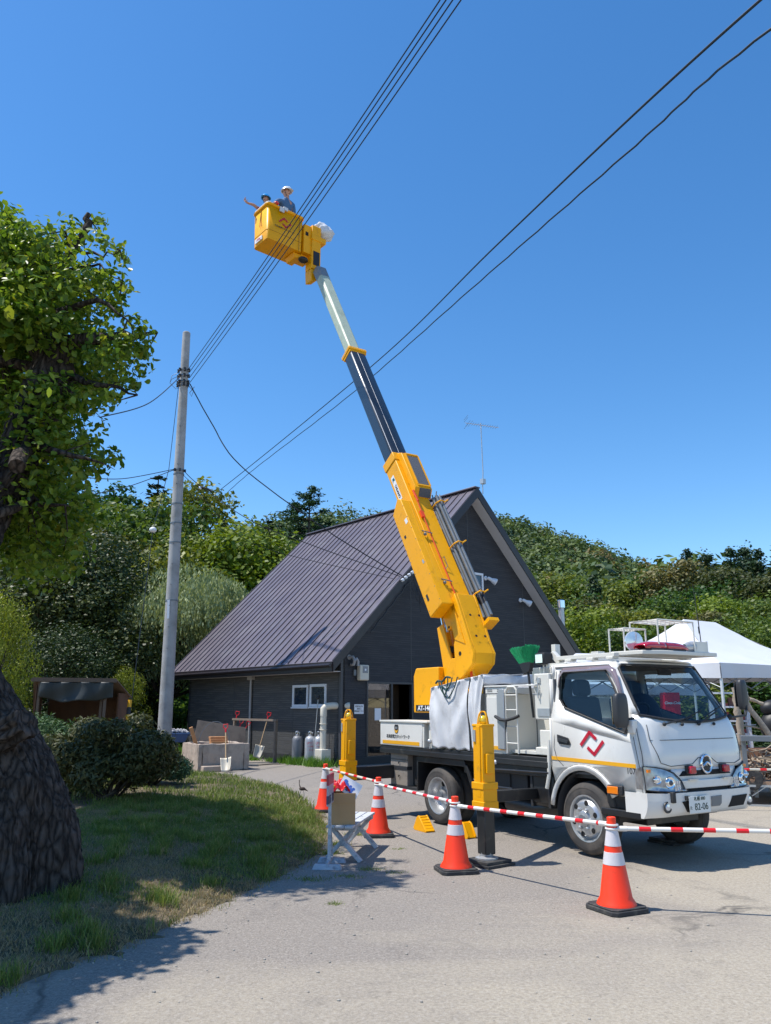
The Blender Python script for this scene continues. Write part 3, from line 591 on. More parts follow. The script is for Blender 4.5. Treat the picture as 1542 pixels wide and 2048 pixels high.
# ------------------------------------------------ the old tree beside the yard
M['bark'] = bark_mat('old_bark', (.010, .008, .007), (.095, .075, .064), 17, 1.0, .03, .30)
M['leafn'] = leaf_mat('heart_leaf', (.055, .125, .012), (.27, .37, .045), .48, .36, 0, dead=(.30, .30, .03))
old = thing('old_tree', 'huge old leafy tree with rugged leaning trunk at the left edge', 'tree', (-3.2, 6.9, 0))
def trunk_surface(path, nu=40, nv=60, lob=.10, seed=3):
    def fn(u, v):
        t = v * (len(path) - 1); i = min(int(t), len(path) - 2); k = t - i; a = path[i]; b = path[i + 1]; k = k * k * (3 - 2 * k) * .5 + k * .5
        c = Vector(a[:3]).lerp(Vector(b[:3]), k); r = a[3] * (1 - k) + b[3] * k; an = u * 2 * math.pi; z = c.z
        f = 1 + lob * math.sin(an * 4 + z * 1.5) + .07 * math.sin(an * 9 - z * 3) + .05 * math.sin(an * 3 + z * 5 + 1) + .03 * math.sin(an * 15 + z * 9)
        flare = 1 + .35 * math.exp(-z / .22) * (1 + .5 * math.sin(an * 5 + 1))
        return (c.x + math.cos(an) * r * f * flare, c.y + math.sin(an) * r * f * flare, c.z)
    return fn
from mathutils import noise as mn
TP = [(.04, 0, -.05, .53), (.02, 0, .45, .52), (-.02, 0, .75, .50), (-.15, .03, 1.15, .46), (-.34, .05, 1.5, .41), (-.56, .05, 1.85, .37), (-.80, .05, 2.3, .34), (-.85, .3, 2.9, .34), (-.80, .7, 3.6, .28), (-.62, 1.0, 4.3, .24), (-.52, 1.1, 5.0, .24), (-.45, 1.1, 5.5, .15)]
KN = [(-1.25, .62, .30, .09), (-.95, .28, .28, .08), (-1.75, .95, .26, .08), (-.55, 1.0, .24, .07), (-2.1, .35, .30, .07), (-1.5, 1.45, .22, .07)]
def bark_r(an, z, r):
    q = Vector((math.cos(an) * r * 17, math.sin(an) * r * 17, z * 2.6)); w = mn.noise_vector(q * .6) * .8; d, _ = mn.voronoi(q + w); e = min(d[1] - d[0], .45) / .45
    q2 = Vector((math.cos(an) * r * 30, math.sin(an) * r * 30, z * 12)); return .028 * e + .012 * mn.noise(q2) + .010 * mn.noise(q2 * 2.3)
def trunk_pt(u, v):
    t = v * (len(TP) - 1); i = min(int(t), len(TP) - 2); k = t - i; k = .5 * k + .5 * k * k * (3 - 2 * k); a = TP[i]; b_ = TP[i + 1]
    c = Vector(a[:3]).lerp(Vector(b_[:3]), k); r = a[3] * (1 - k) + b_[3] * k; an = u * 2 * math.pi; z = c.z
    f = 1 + .09 * math.sin(an * 3 + z * 1.2) + .06 * math.sin(an * 5 - z * 2 + 1) + .07 * mn.noise(Vector((math.cos(an) * 2, math.sin(an) * 2, z * 1.3)))
    rr_ = r * f * (1 + .16 * math.exp(-max(z, 0) / .16))
    for (ka, kz, kr, kh) in KN:
        da = math.atan2(math.sin(an - ka), math.cos(an - ka)) * r; d2 = (da * da + (z - kz) ** 2) / (kr * kr * .22); rr_ += kh * math.exp(-d2) * (1 - .5 * math.exp(-d2 * 5))
    rr_ += bark_r(an, z, r)
    return (c.x + math.cos(an) * rr_, c.y + math.sin(an) * rr_, z)
tb = MB(); tb.grid(trunk_pt, 300, 520)
tk = tb.build('trunk', M['bark'], old, smooth=75, fix=False)
stb = MB(); s0 = Vector((.02, -.30, 1.33))
def stub(u, v):
    a = 6.28318 * u; r = .125 * (1 - .10 * v) + .03 * mn.noise(Vector((math.cos(a) * 2.5, math.sin(a) * 2.5, v * 3))) + .014 * math.sin(9 * a) * (1 if v < .85 else .3); r *= (1 if v < .85 else max(0.02, (1 - v) / .15)); d = Vector((.86, -.25, .38)).normalized(); x = d.cross(Vector((0, 0, 1))).normalized(); y = x.cross(d)
    return s0 + d * (.34 * min(v / .85, 1) + (.02 * mn.noise(Vector((a, v * 9, 0))) if v > .85 else 0)) + (x * math.cos(a) + y * math.sin(a)) * r
stb.grid(stub, 60, 40); stb.build('cut_stub', M['bark'], old, smooth=75, fix=False)
def px3(u, v, Y):
    b_ = (1024 - v) / F_PX; dy = math.cos(PITCH) - b_ * math.sin(PITCH); t = Y / dy
    return Vector(((u - 771) / F_PX * t, Y, 1.6 + t * (math.sin(PITCH) + b_ * math.cos(PITCH)))) - Vector((-3.2, 6.9, 0))
# limbs, in metres from the trunk foot
fork = Vector((-.48, 1.1, 5.2)); limbs = []
def limb(pts, r0, r1):
    n = len(pts); limbs.append((pts, [r0 + (r1 - r0) * i / (n - 1) for i in range(n)])); 
limb([fork, px3(100, 690, 8), px3(150, 682, 7.9), px3(210, 676, 7.8), px3(265, 672, 7.8), px3(315, 665, 7.8)], .13, .014)
limb([fork, px3(70, 640, 8.2), px3(110, 560, 8.1), px3(135, 510, 8), px3(160, 480, 8), px3(180, 440, 8)], .11, .03)
limb([px3(160, 480, 8), px3(176, 455, 8), px3(178, 428, 8)], .05, .03)
limb([px3(145, 495, 8), px3(133, 478, 8), px3(130, 462, 8)], .03, .012)
limb([px3(120, 545, 8), px3(165, 540, 7.9), px3(182, 520, 7.9)], .03, .014)
limb([px3(150, 500, 8), px3(205, 510, 7.9), px3(240, 500, 7.8)], .02, .005)
limb([px3(120, 540, 8), px3(200, 530, 7.9), px3(245, 560, 7.8)], .02, .005)
limb([fork, px3(30, 640, 8.3), px3(0, 560, 8.4), px3(-30, 460, 8.5)], .12, .03)
limb([fork, px3(0, 720, 8.2), px3(-60, 700, 8.2), px3(-150, 640, 8)], .07, .03)
limb([Vector((-.3, .2, 3.8)), px3(60, 880, 7.6), px3(120, 905, 7.4), px3(200, 925, 7.3)], .08, .01)
limb([Vector((-.6, .1, 3.2)), px3(60, 1000, 7.6), px3(130, 1010, 7.4)], .07, .01)
limb([fork, px3(150, 760, 8), px3(220, 775, 7.8), px3(275, 790, 7.7)], .06, .008)
limb([fork, px3(120, 620, 7.8), px3(200, 600, 7.6), px3(255, 640, 7.5)], .06, .008)
limb([Vector((-.8, 0, 2.6)), Vector((-1.4, -1.2, 3.6)), Vector((-1.2, -2.2, 4.4))], .12, .03)
limb([Vector((-.7, 0, 3.0)), Vector((-1.8, -.2, 4.4)), Vector((-2.6, -.5, 5.4))], .14, .03)
lb = MB()
for pts, rs in limbs:
    P2 = []; R2 = []
    for i in range(len(pts) - 1):
        for k in range(3):
            t = k / 3; p = pts[i].lerp(pts[i + 1], t) + Vector((random.gauss(0, .018), random.gauss(0, .018), random.gauss(0, .018))) * (i + k > 0); P2.append(p); R2.append((rs[i] * (1 - t) + rs[i + 1] * t) * random.uniform(.88, 1.15))
    P2.append(pts[-1]); R2.append(rs[-1]); lb.tube(P2, R2, 8)
lo = lb.build('limbs', M['bark'], old, smooth=60, fix=False)
# crown: clumps of leaves, centre in pixels on the photograph's outline but built with depth
CL = []
def cl(u, v, Y, r, w=1.0): p = px3(u, v, Y); CL.append((p.x, p.y, p.z, r * 1.1, r * 1.1, r * .85, w))
for u, v, r in [(10, 470, .30), (50, 490, .32), (20, 540, .4), (80, 520, .32), (105, 505, .28), (140, 455, .17), (195, 440, .10), (160, 475, .10), (205, 480, .14), (235, 500, .11), (250, 520, .10), (160, 555, .3), (110, 585, .4), (50, 600, .45), (200, 560, .22), (235, 575, .16), (215, 605, .2), (235, 620, .12), (165, 630, .3), (265, 640, .10), (280, 660, .12), (255, 690, .2), (290, 700, .12), (225, 700, .25), (180, 690, .3), (275, 735, .14), (240, 745, .2), (265, 765, .12), (195, 760, .28), (150, 740, .3), (105, 660, .3),
                (215, 795, .12), (180, 800, .18), (130, 800, .3), (70, 790, .35), (0, 660, .25), (20, 800, .35), (30, 860, .4), (90, 870, .35), (140, 860, .2), (205, 845, .07), (190, 870, .10), (170, 895, .16), (205, 905, .14), (225, 920, .10), (150, 920, .25), (185, 935, .16), (90, 940, .4), (20, 940, .4), (120, 985, .3), (60, 1010, .4), (150, 1000, .2), (0, 1040, .4), (100, 1050, .35), (160, 1040, .16), (140, 1085, .2), (60, 1090, .35), (190, 1040, .12), (150, 1125, .15), (90, 1130, .2)]:
    cl(u, v, random.uniform(7.5, 8.6), r * .92)
    if r > .22: cl(u - random.uniform(0, 40), v + random.uniform(-30, 30), random.uniform(8.4, 9.6), r * 1.1)
rd = random.Random(4)   # the part of the crown outside the frame, which shades the lawn
SHD = .488; HID = []; VIS = list(CL)      # HID: the crown beyond the frame and behind, shading the mound
def hid(gx, gy, z, r):
    X = gx - SHD * z; Y = gy - .04 * z; pu = 771 + X / (Y * .97 + (z - 1.6) * .24) * F_PX
    if pu < (110 - 60 * r if Y > 7 else -70): HID.append((X + 3.2, Y - 6.9, z, r, r, r * .7, 1)); return True
for gy in np.arange(6.9, 12.2, .48):
    for gx in np.arange(-3.8, -1.25 + min(.25, (gy - 7) * .1), .48):
        if gy < 7.6 and gx > -2.1: continue
        for q in range(2):
            for t in range(6):
                if hid(gx + rd.uniform(-.2, .2), gy + rd.uniform(-.2, .2), rd.uniform(5.4, 7.6), rd.uniform(.32, .5)): break
for gy in np.arange(3.9, 6.4, .36):
    for gx in np.arange(-3.8, -1.90 + (gy - 4.5) * .08, .33):
        for q in range(3): hid(gx + rd.uniform(-.14, .14), gy + rd.uniform(-.14, .14), rd.uniform(3.4, 5.2), rd.uniform(.34, .42))
v1, f1 = blob_leaves(VIS, 21000, .042, 21, asp=1, flat=.35, fold=True, shell=(.15, 1.3)); v2, f2 = blob_leaves(HID, 60000, .068, 22, asp=1, flat=.4, fold=True, shell=(.1, 1.1))
fastmesh('crown', np.vstack([v1, v2]), np.vstack([f1, f2 + len(v1)]), M['leafn'], old)
tw = MB()
for c in CL[:110]:
    p = Vector(c[:3]); near = min((q for pts, _ in limbs for q in pts), key=lambda q: (q - p).length)
    if (near - p).length < 1.6: tw.tube([near, near.lerp(p, .55) + Vector((0, 0, -.04)), p + Vector((random.gauss(0, c[3] * .4), 0, random.gauss(0, c[3] * .4)))], [.010, .006, .002], 4)
tw.build('twigs', M['bark'], old, fix=False)

# ------------------------------------------------ shrubs on the mound
def shrub(name, label, loc, blobs, n, size, lm, asp=.9, seed=1, needles=False):
    root = thing(name, label, 'shrub', loc); v, f = blob_leaves(blobs, n, size, seed, asp=2.2 if needles else asp, flat=.25, shell=(.5, 1.12)); fastmesh('foliage', v, f, lm, root)
    mb = MB()
    for b_ in blobs[:14]: mb.tube([(random.gauss(0, .15), random.gauss(0, .15), 0), (b_[0] * .5, b_[1] * .5, b_[2] * .45), (b_[0], b_[1], b_[2])], [.03, .02, .006], 5)
    mb.build('stems', M['barkd'], root, fix=False); return root
M['shrubd'] = leaf_mat('shrub_leaf_dark', (.035, .050, .016), (.13, .13, .05), .25, .55, 0)
M['juni'] = leaf_mat('juniper_needle', (.022, .062, .018), (.085, .155, .045), .2, .6, 0)
M['dwarf'] = leaf_mat('dwarf_pine_needle', (.012, .050, .028), (.055, .125, .06), .15, .6, 0)
rd = random.Random(8)
def dome(n, rx, ry, h, r0, r1):
    o = []
    for i in range(n):
        a = rd.uniform(0, 6.283); q = math.sqrt(rd.random()) * .85; z = h * math.sqrt(max(0, 1 - q * q)) * rd.uniform(.45, .92); r = rd.uniform(r0, r1); o.append((math.cos(a) * q * rx, math.sin(a) * q * ry, max(z, r * .5), r, r, r * .8))
    return o
shrub('leafy_shrub', 'big dark brownish green shrub in the shade on the mound', (-4.30, 12.6, .12), dome(40, 1.12, .9, 1.40, .2, .34), 26000, .034, M['shrubd'], asp=1.3, seed=31)
shrub('juniper_shrub', 'feathery light green shrub close behind the old trunk', (-5.45, 13.4, .12), dome(26, .9, .8, 1.40, .2, .34), 20000, .020, M['juni'], seed=32, needles=True)
shrub('dwarf_pine', 'low blue green dwarf pine at the end of the mound by the stone trough', (-4.25, 15.0, .12), dome(20, .66, .6, .90, .16, .28), 16000, .022, M['dwarf'], seed=33, needles=True)
shrub('low_shrub', 'small pale green bush between the dark shrub and the concrete pole', (-5.9, 17.5, .12), dome(12, .9, .6, .95, .2, .3), 5000, .05, M['lf_y'], seed=34)
# ------------------------------------------------ house (local: x along the gable wall, y along the side wall, z up)
def siding(name, col, line, pitch=.062, strength=.6):
    m = bpy.data.materials.new(name); m.use_nodes = True; N = m.node_tree.nodes; L = m.node_tree.links; B = N['Principled BSDF']
    tc = N.new('ShaderNodeTexCoord'); sx = N.new('ShaderNodeSeparateXYZ'); L.new(tc.outputs['Object'], sx.inputs[0])
    a = N.new('ShaderNodeMath'); a.operation = 'DIVIDE'; L.new(sx.outputs['Z'], a.inputs[0]); a.inputs[1].default_value = pitch
    fr = N.new('ShaderNodeMath'); fr.operation = 'FRACT'; L.new(a.outputs[0], fr.inputs[0])
    g = N.new('ShaderNodeMapRange'); L.new(fr.outputs[0], g.inputs[0]); g.inputs[1].default_value = .0; g.inputs[2].default_value = .16
    fl = N.new('ShaderNodeMath'); fl.operation = 'FLOOR'; L.new(a.outputs[0], fl.inputs[0])
    # hairline streaks: courses differ a little, some show a pale edge
    cb = N.new('ShaderNodeCombineXYZ'); h = N.new('ShaderNodeMath'); h.operation = 'ADD'; L.new(sx.outputs['X'], h.inputs[0]); L.new(sx.outputs['Y'], h.inputs[1]); L.new(h.outputs[0], cb.inputs[0]); L.new(fl.outputs[0], cb.inputs[1])
    n = N.new('ShaderNodeTexNoise'); n.inputs['Scale'].default_value = 1.3; n.inputs['Detail'].default_value = 5; L.new(cb.outputs[0], n.inputs['Vector'])
    mx = N.new('ShaderNodeMix'); mx.data_type = 'RGBA'; mx.inputs[6].default_value = tuple(x * .8 for x in col) + (1,); mx.inputs[7].default_value = tuple(x * 1.25 for x in col) + (1,); L.new(n.outputs['Fac'], mx.inputs[0])
    m2 = N.new('ShaderNodeMix'); m2.data_type = 'RGBA'; m2.inputs[6].default_value = (*line, 1); L.new(mx.outputs[2], m2.inputs[7])
    r = N.new('ShaderNodeMapRange'); L.new(n.outputs['Fac'], r.inputs[0]); r.inputs[1].default_value = .46; r.inputs[2].default_value = .56; r.inputs[3].default_value = 1; r.inputs[4].default_value = 0
    q = N.new('ShaderNodeMath'); q.operation = 'MAXIMUM'; L.new(g.outputs[0], q.inputs[0]); L.new(r.outputs[0], q.inputs[1]); L.new(q.outputs[0], m2.inputs[0])
    L.new(m2.outputs[2], B.inputs['Base Color']); B.inputs['Roughness'].default_value = .6; B.inputs['Specular IOR Level'].default_value = .3
    bp = N.new('ShaderNodeBump'); bp.inputs['Strength'].default_value = strength; bp.inputs['Distance'].default_value = .008; L.new(g.outputs[0], bp.inputs['Height']); L.new(bp.outputs[0], B.inputs['Normal']); return m
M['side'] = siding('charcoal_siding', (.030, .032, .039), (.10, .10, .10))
M['side_sunlit'] = siding('charcoal_siding_sunlit', (.070, .070, .072), (.22, .215, .20))  # same siding as the gable, sunlight on the side walls painted in as paler colour
M['roof'] = mat('plum_metal_roof', (.118, .100, .122), .42, .15, var=.08, vs=.8, dirt=(.20, .19, .2), ds=1.3, dl=(.5, .9))
M['fascia'] = mat('dark_plum_fascia', (.020, .015, .018), .4, var=.1)
M['soffit'] = mat('grey_soffit', (.52, .51, .52), .7, var=.04)
M['frame'] = mat('white_window_frame', (.68, .70, .74), .4)
M['pvc'] = mat('ivory_pvc', (.60, .56, .47), .45, var=.05, dirt=(.35, .3, .22), ds=5, dl=(.6, .9))
M['concrete'] = mat('cast_concrete', (.33, .31, .29), .85, var=.12, vs=6, bump=.5, bs=60, dirt=(.20, .18, .16), ds=2.5, dl=(.5, .8))
M['void'] = mat('dark_interior', (.012, .010, .009), .8)
H = thing('house', 'charcoal sided house with steep plum metal roof behind the lift truck', 'house', (OBX, OBY, 0), BA)
GW, GL, ZE, ZR, OE, OG = 10.61, 9.0, 2.74, 8.65, .58, .40
SL = (ZR - ZE) / (GW / 2 + OE)      # roof slope
zw = ZE + OE * SL - .22             # wall height at the eaves
b = MB()
b.box((0, 0, .18), (.15, GL, zw)); b.box((GW - .15, 0, .18), (GW, GL, zw)); 
b.build('side_wall', M['side_sunlit'], H)
b = MB(); zt = ZR - .24
D0, D1, D2, DZ = .97, 1.83, 2.63, 2.19
def gz_(x): return zw + min(x, GW - x) * SL
b.prism([(0, 0, .18), (D0 - .06, 0, .18), (D0 - .06, 0, gz_(D0 - .06)), (0, 0, zw)], (0, .15, 0)); b.prism([(D0 - .06, 0, DZ + .06), (D2 + .06, 0, DZ + .06), (D2 + .06, 0, gz_(D2 + .06)), (D0 - .06, 0, gz_(D0 - .06))], (0, .15, 0))
b.prism([(D2 + .06, 0, .18), (GW, 0, .18), (GW, 0, zw), (GW / 2, 0, zt), (D2 + .06, 0, gz_(D2 + .06))], (0, .15, 0))
b.prism([(0, GL, .18), (GW, GL, .18), (GW, GL, zw), (GW / 2, GL, zt), (0, GL, zw)], (0, -.15, 0))
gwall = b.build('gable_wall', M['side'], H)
b = MB(); b.box((-.03, -.03, .0), (GW + .03, GL + .03, .2)); b.build('footing', M['blackm'], H)
def roof_side(sg):
    b = MB(); x0 = -OE if sg > 0 else GW + OE; xr = GW / 2
    def fn(t, y, lift=0): return (x0 + (xr - x0) * t, y, ZE + (ZR - ZE) * t + lift)
    y0, y1 = -OG, GL + OG; nrm = Vector((-(ZR - ZE), 0, abs(xr - x0))).normalized() * .10
    if sg < 0: nrm.x = -nrm.x
    b.prism([Vector(fn(0, y0)), Vector(fn(1, y0)), Vector(fn(1, y1)), Vector(fn(0, y1))], -nrm)
    n = 27
    for i in range(n + 1):
        y = y0 + .02 + (y1 - y0 - .04) * i / n; a = Vector(fn(.002, y)); c = Vector(fn(.985, y)); b.bar(a + nrm * .115, c + nrm * .115, .016, .04, nrm)
    return b.build('roof_slope', M['roof'], H, smooth=0)
roof_side(1); roof_side(-1)
b = MB(); b.bar((GW / 2, -OG - .02, ZR + .02), (GW / 2, GL + OG + .02, ZR + .02), .26, .05); b.build('ridge_cap', M['roof'], H, bev=.01)
b = MB()
for sx in (-1, 1):
    x0 = -OE if sx < 0 else GW + OE
    for yy in (-OG - .03, GL + OG):
        b.prism([(x0, yy, ZE + .03), (GW / 2, yy, ZR + .03), (GW / 2, yy, ZR - .33), (x0, yy, ZE - .27)], (0, .03, 0))
    b.box((x0 - .03 if sx < 0 else x0, -OG, ZE - .27), (x0 if sx < 0 else x0 + .03, GL + OG, ZE - .012))
b.build('fascia_board', M['fascia'], H)
b = MB()
for sx in (-1, 1):
    x0 = -OE if sx < 0 else GW + OE; x1 = x0 + (OE - .002) * (1 if sx < 0 else -1)
    b.prism([(x0, -OG, ZE - .25), (GW / 2, -OG, ZR - .34), (GW / 2, -.004, ZR - .34), (x0, -.004, ZE - .25)], (0, 0, .02))
    b.prism([(x0, .0, ZE - .25), (x1, .0, ZE - .25), (x1, GL, ZE - .25), (x0, GL, ZE - .25)], (0, 0, .02))
b.build('soffit', M['soffit'], H)
M['joint'] = mat('joint_strip', (.06, .062, .068), .5)
for x in (2.63, 5.2, 7.9): b = MB(); b.box((x - .01, -.006, 2.3), (x + .01, 0, gz_(x) - .1)); b.build('wall_joint', M['joint'], H)
for y in (2.3, 5.79, 8.95): b = MB(); b.box((-.006, y - .008, .2), (0, y + .008, zw - .1)); b.build('wall_joint', M['joint'], H)
b = MB(); b.box((-.012, -.012, .18), (.07, .0, zw)); b.box((-.012, 0, .18), (0, .07, zw)); b.build('corner_trim', M['joint'], H)
b = MB(); b.tube([(-OE - .09, -OG, ZE - .10), (-OE - .09, GL + OG, ZE - .13)], .045, 8); b.build('gutter', M['fascia'], H)
def window(p, w, h, axis, split=False, name='window', dark=True):
    """p = lower left corner on the wall, axis 'x' on the gable or 'y' on the side wall"""
    def Q(a, d, z): return (p[0] + a, p[1] - d, p[2] + z) if axis == 'x' else (p[0] - d, p[1] + a, p[2] + z)
    def bx(mb, a0, a1, d0, d1, z0, z1): mb.box(Q(a0, d0, z0), Q(a1, d1, z1))
    f = MB(); t = .075; bx(f, 0, w, 0, .045, 0, t); bx(f, 0, w, 0, .045, h - t, h); bx(f, 0, t, 0, .043, t, h - t); bx(f, w - t, w, 0, .043, t, h - t); bx(f, -.02, w + .02, 0, .075, -.04, -.002)
    if split: bx(f, w / 2 - .06, w / 2 + .06, 0, .041, t, h - t)
    o = f.build('window', M['frame'], H, bev=.006); g = MB(); bx(g, t, w - t, .004, .012, t, h - t); g.build('pane', M['glassd'], o); return o
window((0, 1.51, 1.54), .80, .63, 'y'); window((0, .63, 1.55), .80, .63, 'y'); window((4.82, 0, 4.67), 1.06, 1.19, 'x', True)
# entrance: fixed glazed leaf and open dark doorway
d = MB()
for a in ((D0 - .06, D0), (D1, D1 + .06), (D2, D2 + .06)): d.box((a[0], -.02, .16), (a[1], .1, DZ + .06))
d.box((D0, -.02, DZ), (D1, .1, DZ + .06)); d.box((D1 + .06, -.02, DZ), (D2, .1, DZ + .06)); d.box((D0, -.015, .16), (D1, .08, .22)); d.box((D1 + .06, 0, .16), (D2, .08, .20))
door = d.build('door', mat('door_frame', (.05, .052, .058), .4, .4), H, bev=.004)
g = MB(); g.box((D0, .03, .22), (D1, .036, DZ)); g.build('pane', glass_mat('door_glass', (.45, .42, .40), 1.6), door)
g = MB(); g.box((D0 - .05, .9, .1), (D2 + .3, .95, 2.4)); g.box((D0 - .3, .15, .14), (D2 + .3, .9, .175)); g.build('entrance_room', mat('brown_interior', (.09, .06, .04), .8, var=.5, vs=5), H)
g = MB(); g.box((1.24, .02, 1.18), (1.47, .028, 1.51)); g.build('door_notice', M['paper'], H)
# goods standing behind the door glass
g = MB()
for i in range(14): x = random.uniform(D0 + .02, D1 - .1); z = random.uniform(.2, 1.5); g.box((x, .3, z), (x + random.uniform(.06, .2), .5, z + random.uniform(.03, .25)))
for i in range(7): g.tube([(D0 + .1 * i, .25, .75), (D0 + .1 * i + .06, .25, .95), (D0 + .1 * i + .13, .25, .78)], .01, 5)
g.build('shelf_goods', mat('goods', (.35, .30, .25), .7, var=.7, vs=9), H)
# downpipe with hopper
g = MB(); g.box((-.12, 4.5, 2.38), (-.005, 4.8, 2.62)); g.tube([(-.06, 4.65, 2.4), (-.06, 4.62, .25)], .04, 10); g.build('downpipe', M['metalg'] if 0 else mat('grey_pipe', (.36, .35, .35), .5, var=.1), H)
g = MB(); g.tube([(.35, -.01, 2.70), (.35, -.12, 2.70), (.35, -.17, 2.80), (.33, -.12, 2.90), (.28, -.02, 2.90)], .045, 10); g.disc((.28, -.012, 2.9), (0, 1, 0), .07); g.tube([(.35, -.17, 2.8), (.42, -.17, 2.86), (.48, -.16, 2.78), (.48, -.15, 2.66)], .04, 10); g.build('vent_pipe', mat('grey_vent', (.30, .31, .33), .5), H)
g = MB(); g.box((.55, -.17, 2.27), (.88, -.004, 2.70)); mb_ = g.build('meter_box', M['pvc'], H, bev=.03)
g = MB(); g.box((.64, -.18, 2.47), (.82, -.165, 2.66)); g.build('meter_window', mat('meter_dark', (.20, .21, .23), .3), mb_); g = MB(); g.disc((.73, -.186, 2.56), (0, 1, 0), .03); g.build('meter_dial', M['paper'], mb_)
g = MB(); g.box((.42, -.06, 2.40), (.50, -.004, 2.56)); g.build('socket_box', M['metalg'], H)
def text(s, size, mtl, parent, M4, name='lettering', ext=.0012, align='CENTER', sx=1.0, shear=0, bold=0):
    c = bpy.data.curves.new(name, 'FONT'); c.body = s; c.size = size; c.extrude = ext; c.align_x = align; c.align_y = 'CENTER'; c.shear = shear; c.offset = bold
    o = bpy.data.objects.new(name, c); COL.objects.link(o); bpy.context.view_layer.update(); dg = bpy.context.evaluated_depsgraph_get()
    me = bpy.data.meshes.new_from_object(o.evaluated_get(dg)); bpy.data.objects.remove(o); me.name = name; me.materials.clear(); me.materials.append(mtl)
    me.transform(M4 @ Matrix.Diagonal((sx, 1, 1, 1))); q = bpy.data.objects.new(name, me); COL.objects.link(q)
    if parent: q.parent = parent
    return q
def basis(o, x, y):   # matrix mapping text x,y to 3D directions x,y at origin o
    x = Vector(x).normalized(); y = Vector(y).normalized(); z = x.cross(y); m = Matrix.Identity(4)
    for i in range(3): m[i][0] = x[i]; m[i][1] = y[i]; m[i][2] = z[i]; m[i][3] = o[i]
    return m
g = MB(); g.box((.48, -.012, 1.36), (.81, -.002, 1.62)); nt = g.build('notice', M['paper'], H)
for i, s_ in enumerate(['関係者以外', '通用口', '御遠慮下さい']): text(s_, .055, M['ink'], nt, basis((.645, -.014, 1.56 - i * .065), (1, 0, 0), (0, 0, 1)))
GSP = 'spotlights on the dark gable'
def spot(x, z, lab):
    p = bl(x, -.01, z); t = thing('spotlight', lab, 'spotlight', p, BA, GSP); a = MB(); a.lathe([(.001, 0), (.075, 0), (.075, .03), (.001, .035)], (0, 0, 0), (0, -1, 0), 16); a.tube([(0, -.03, 0), (.03, -.1, .0)], .03, 8); a.build('bracket', M['frame'], t)
    a = MB(); dv = Vector((.62, -.55, -.45)).normalized(); a.lathe([(.03, -.02), (.055, .0), (.06, .12), (.10, .22), (.115, .30), (.10, .315), (.001, .33)], Vector((.03, -.1, 0)), dv, 18); a.build('lamp_head', M['frame'], t); return t
spot(6.0, 5.72, 'white round spotlight on the dark gable next to the upstairs window'); spot(7.75, 5.13, 'white round spotlight on the dark gable near the sloping grey soffit')
# flue with condensing box, chimney, antenna
fl = thing('flue_pipe', 'ivory plastic flue pipe rising from a box at the house corner', 'pipe', bl(-.3, .36, 0), BA)
g = MB(); g.tube([(0, 0, .4), (0, 0, 1.36)], .085, 14); g.tube([(0, 0, 1.30), (.0, 0, 1.5), (.05, -.02, 1.56), (.2, -.1, 1.58), (.62, -.36, 1.58)], .095, 14); g.build('pipe', M['pvc'], fl)
g = MB(); g.box((-.16, -.16, 0), (.16, .16, .44)); g.build('box', M['pvc'], fl, bev=.02)
g = MB()
for z in (.95, 1.1): g.tube([(.1 * math.cos(a), .1 * math.sin(a), z + .01 * math.sin(3 * a)) for a in [i * .6 for i in range(11)]], .012, 5)
g.build('rope', mat('rope', (.55, .5, .42), .9), fl)
br = thing('dustpan', 'long handled dustpan with black cap leaning by the flue pipe', 'dustpan', bl(-.25, .65, 0), BA); g = MB(); g.tube([(-.1, .1, .05), (-.02, .02, 1.75)], .013, 7); g.build('handle', M['galv'], br); g = MB(); g.sphere((-.02, .02, 1.8), .06, n=10); g.build('cap', M['blackm'], br)
ch = thing('chimney_pipe', 'steel chimney pipe standing off the far right eave', 'chimney', bl(11.25, .9, 0), BA)
g = MB(); g.tube([(0, 0, 0), (0, 0, 5.2)], .11, 18); g.build('pipe', M['galv'], ch); g = MB(); g.lathe([(.11, 5.2), (.15, 5.22), (.15, 5.5), (.13, 5.52), (.001, 5.54)], n=18); g.build('cowl', M['chrome'], ch)
g = MB(); g.tube([(-.42, .1, 0), (-.42, .1, 5.3)], .022, 6); g.bar((-.42, .1, 5.2), (-.1, 0, 5.15), .02, .02)
g.build('stay', M['metalg'], ch); g = MB(); g.tube([(.15, -.02, 0), (.15, -.02, 5.0)], .012, 5); g.build('red_cable', mat('rust_red', (.35, .06, .03), .7), ch)
an = thing('tv_antenna', 'thin television antenna on the ridge of the dark house', 'antenna', bl(5.75, -.25, 8.55), BA)
g = MB(); g.tube([(0, 0, 0), (0, 0, .35), (.04, 0, .75), (.0, 0, 2.55)], .018, 6); g.box((-.06, -.08, .35), (.08, .06, .52)); g.build('mast', M['galv'], an)
g = MB(); e = Vector((.86, -.5, -.08)).normalized(); s_ = Vector((.5, .86, .0)); c0 = Vector((-.15, 0, 2.45))
g.tube([c0 - e * .45, c0 + e * .75], .012, 5)
for i in range(13): c = c0 + e * (-.35 + .085 * i); l = .16 if i > 1 else .3; g.tube([c - s_ * l, c + s_ * l], .006, 4)
for z in (.12, -.12, .2): g.tube([c0 - e * .42 - s_ * .25 + Vector((0, 0, z)), c0 - e * .42 + s_ * .25 + Vector((0, 0, z))], .006, 4)
g.build('elements', M['galv'], an)

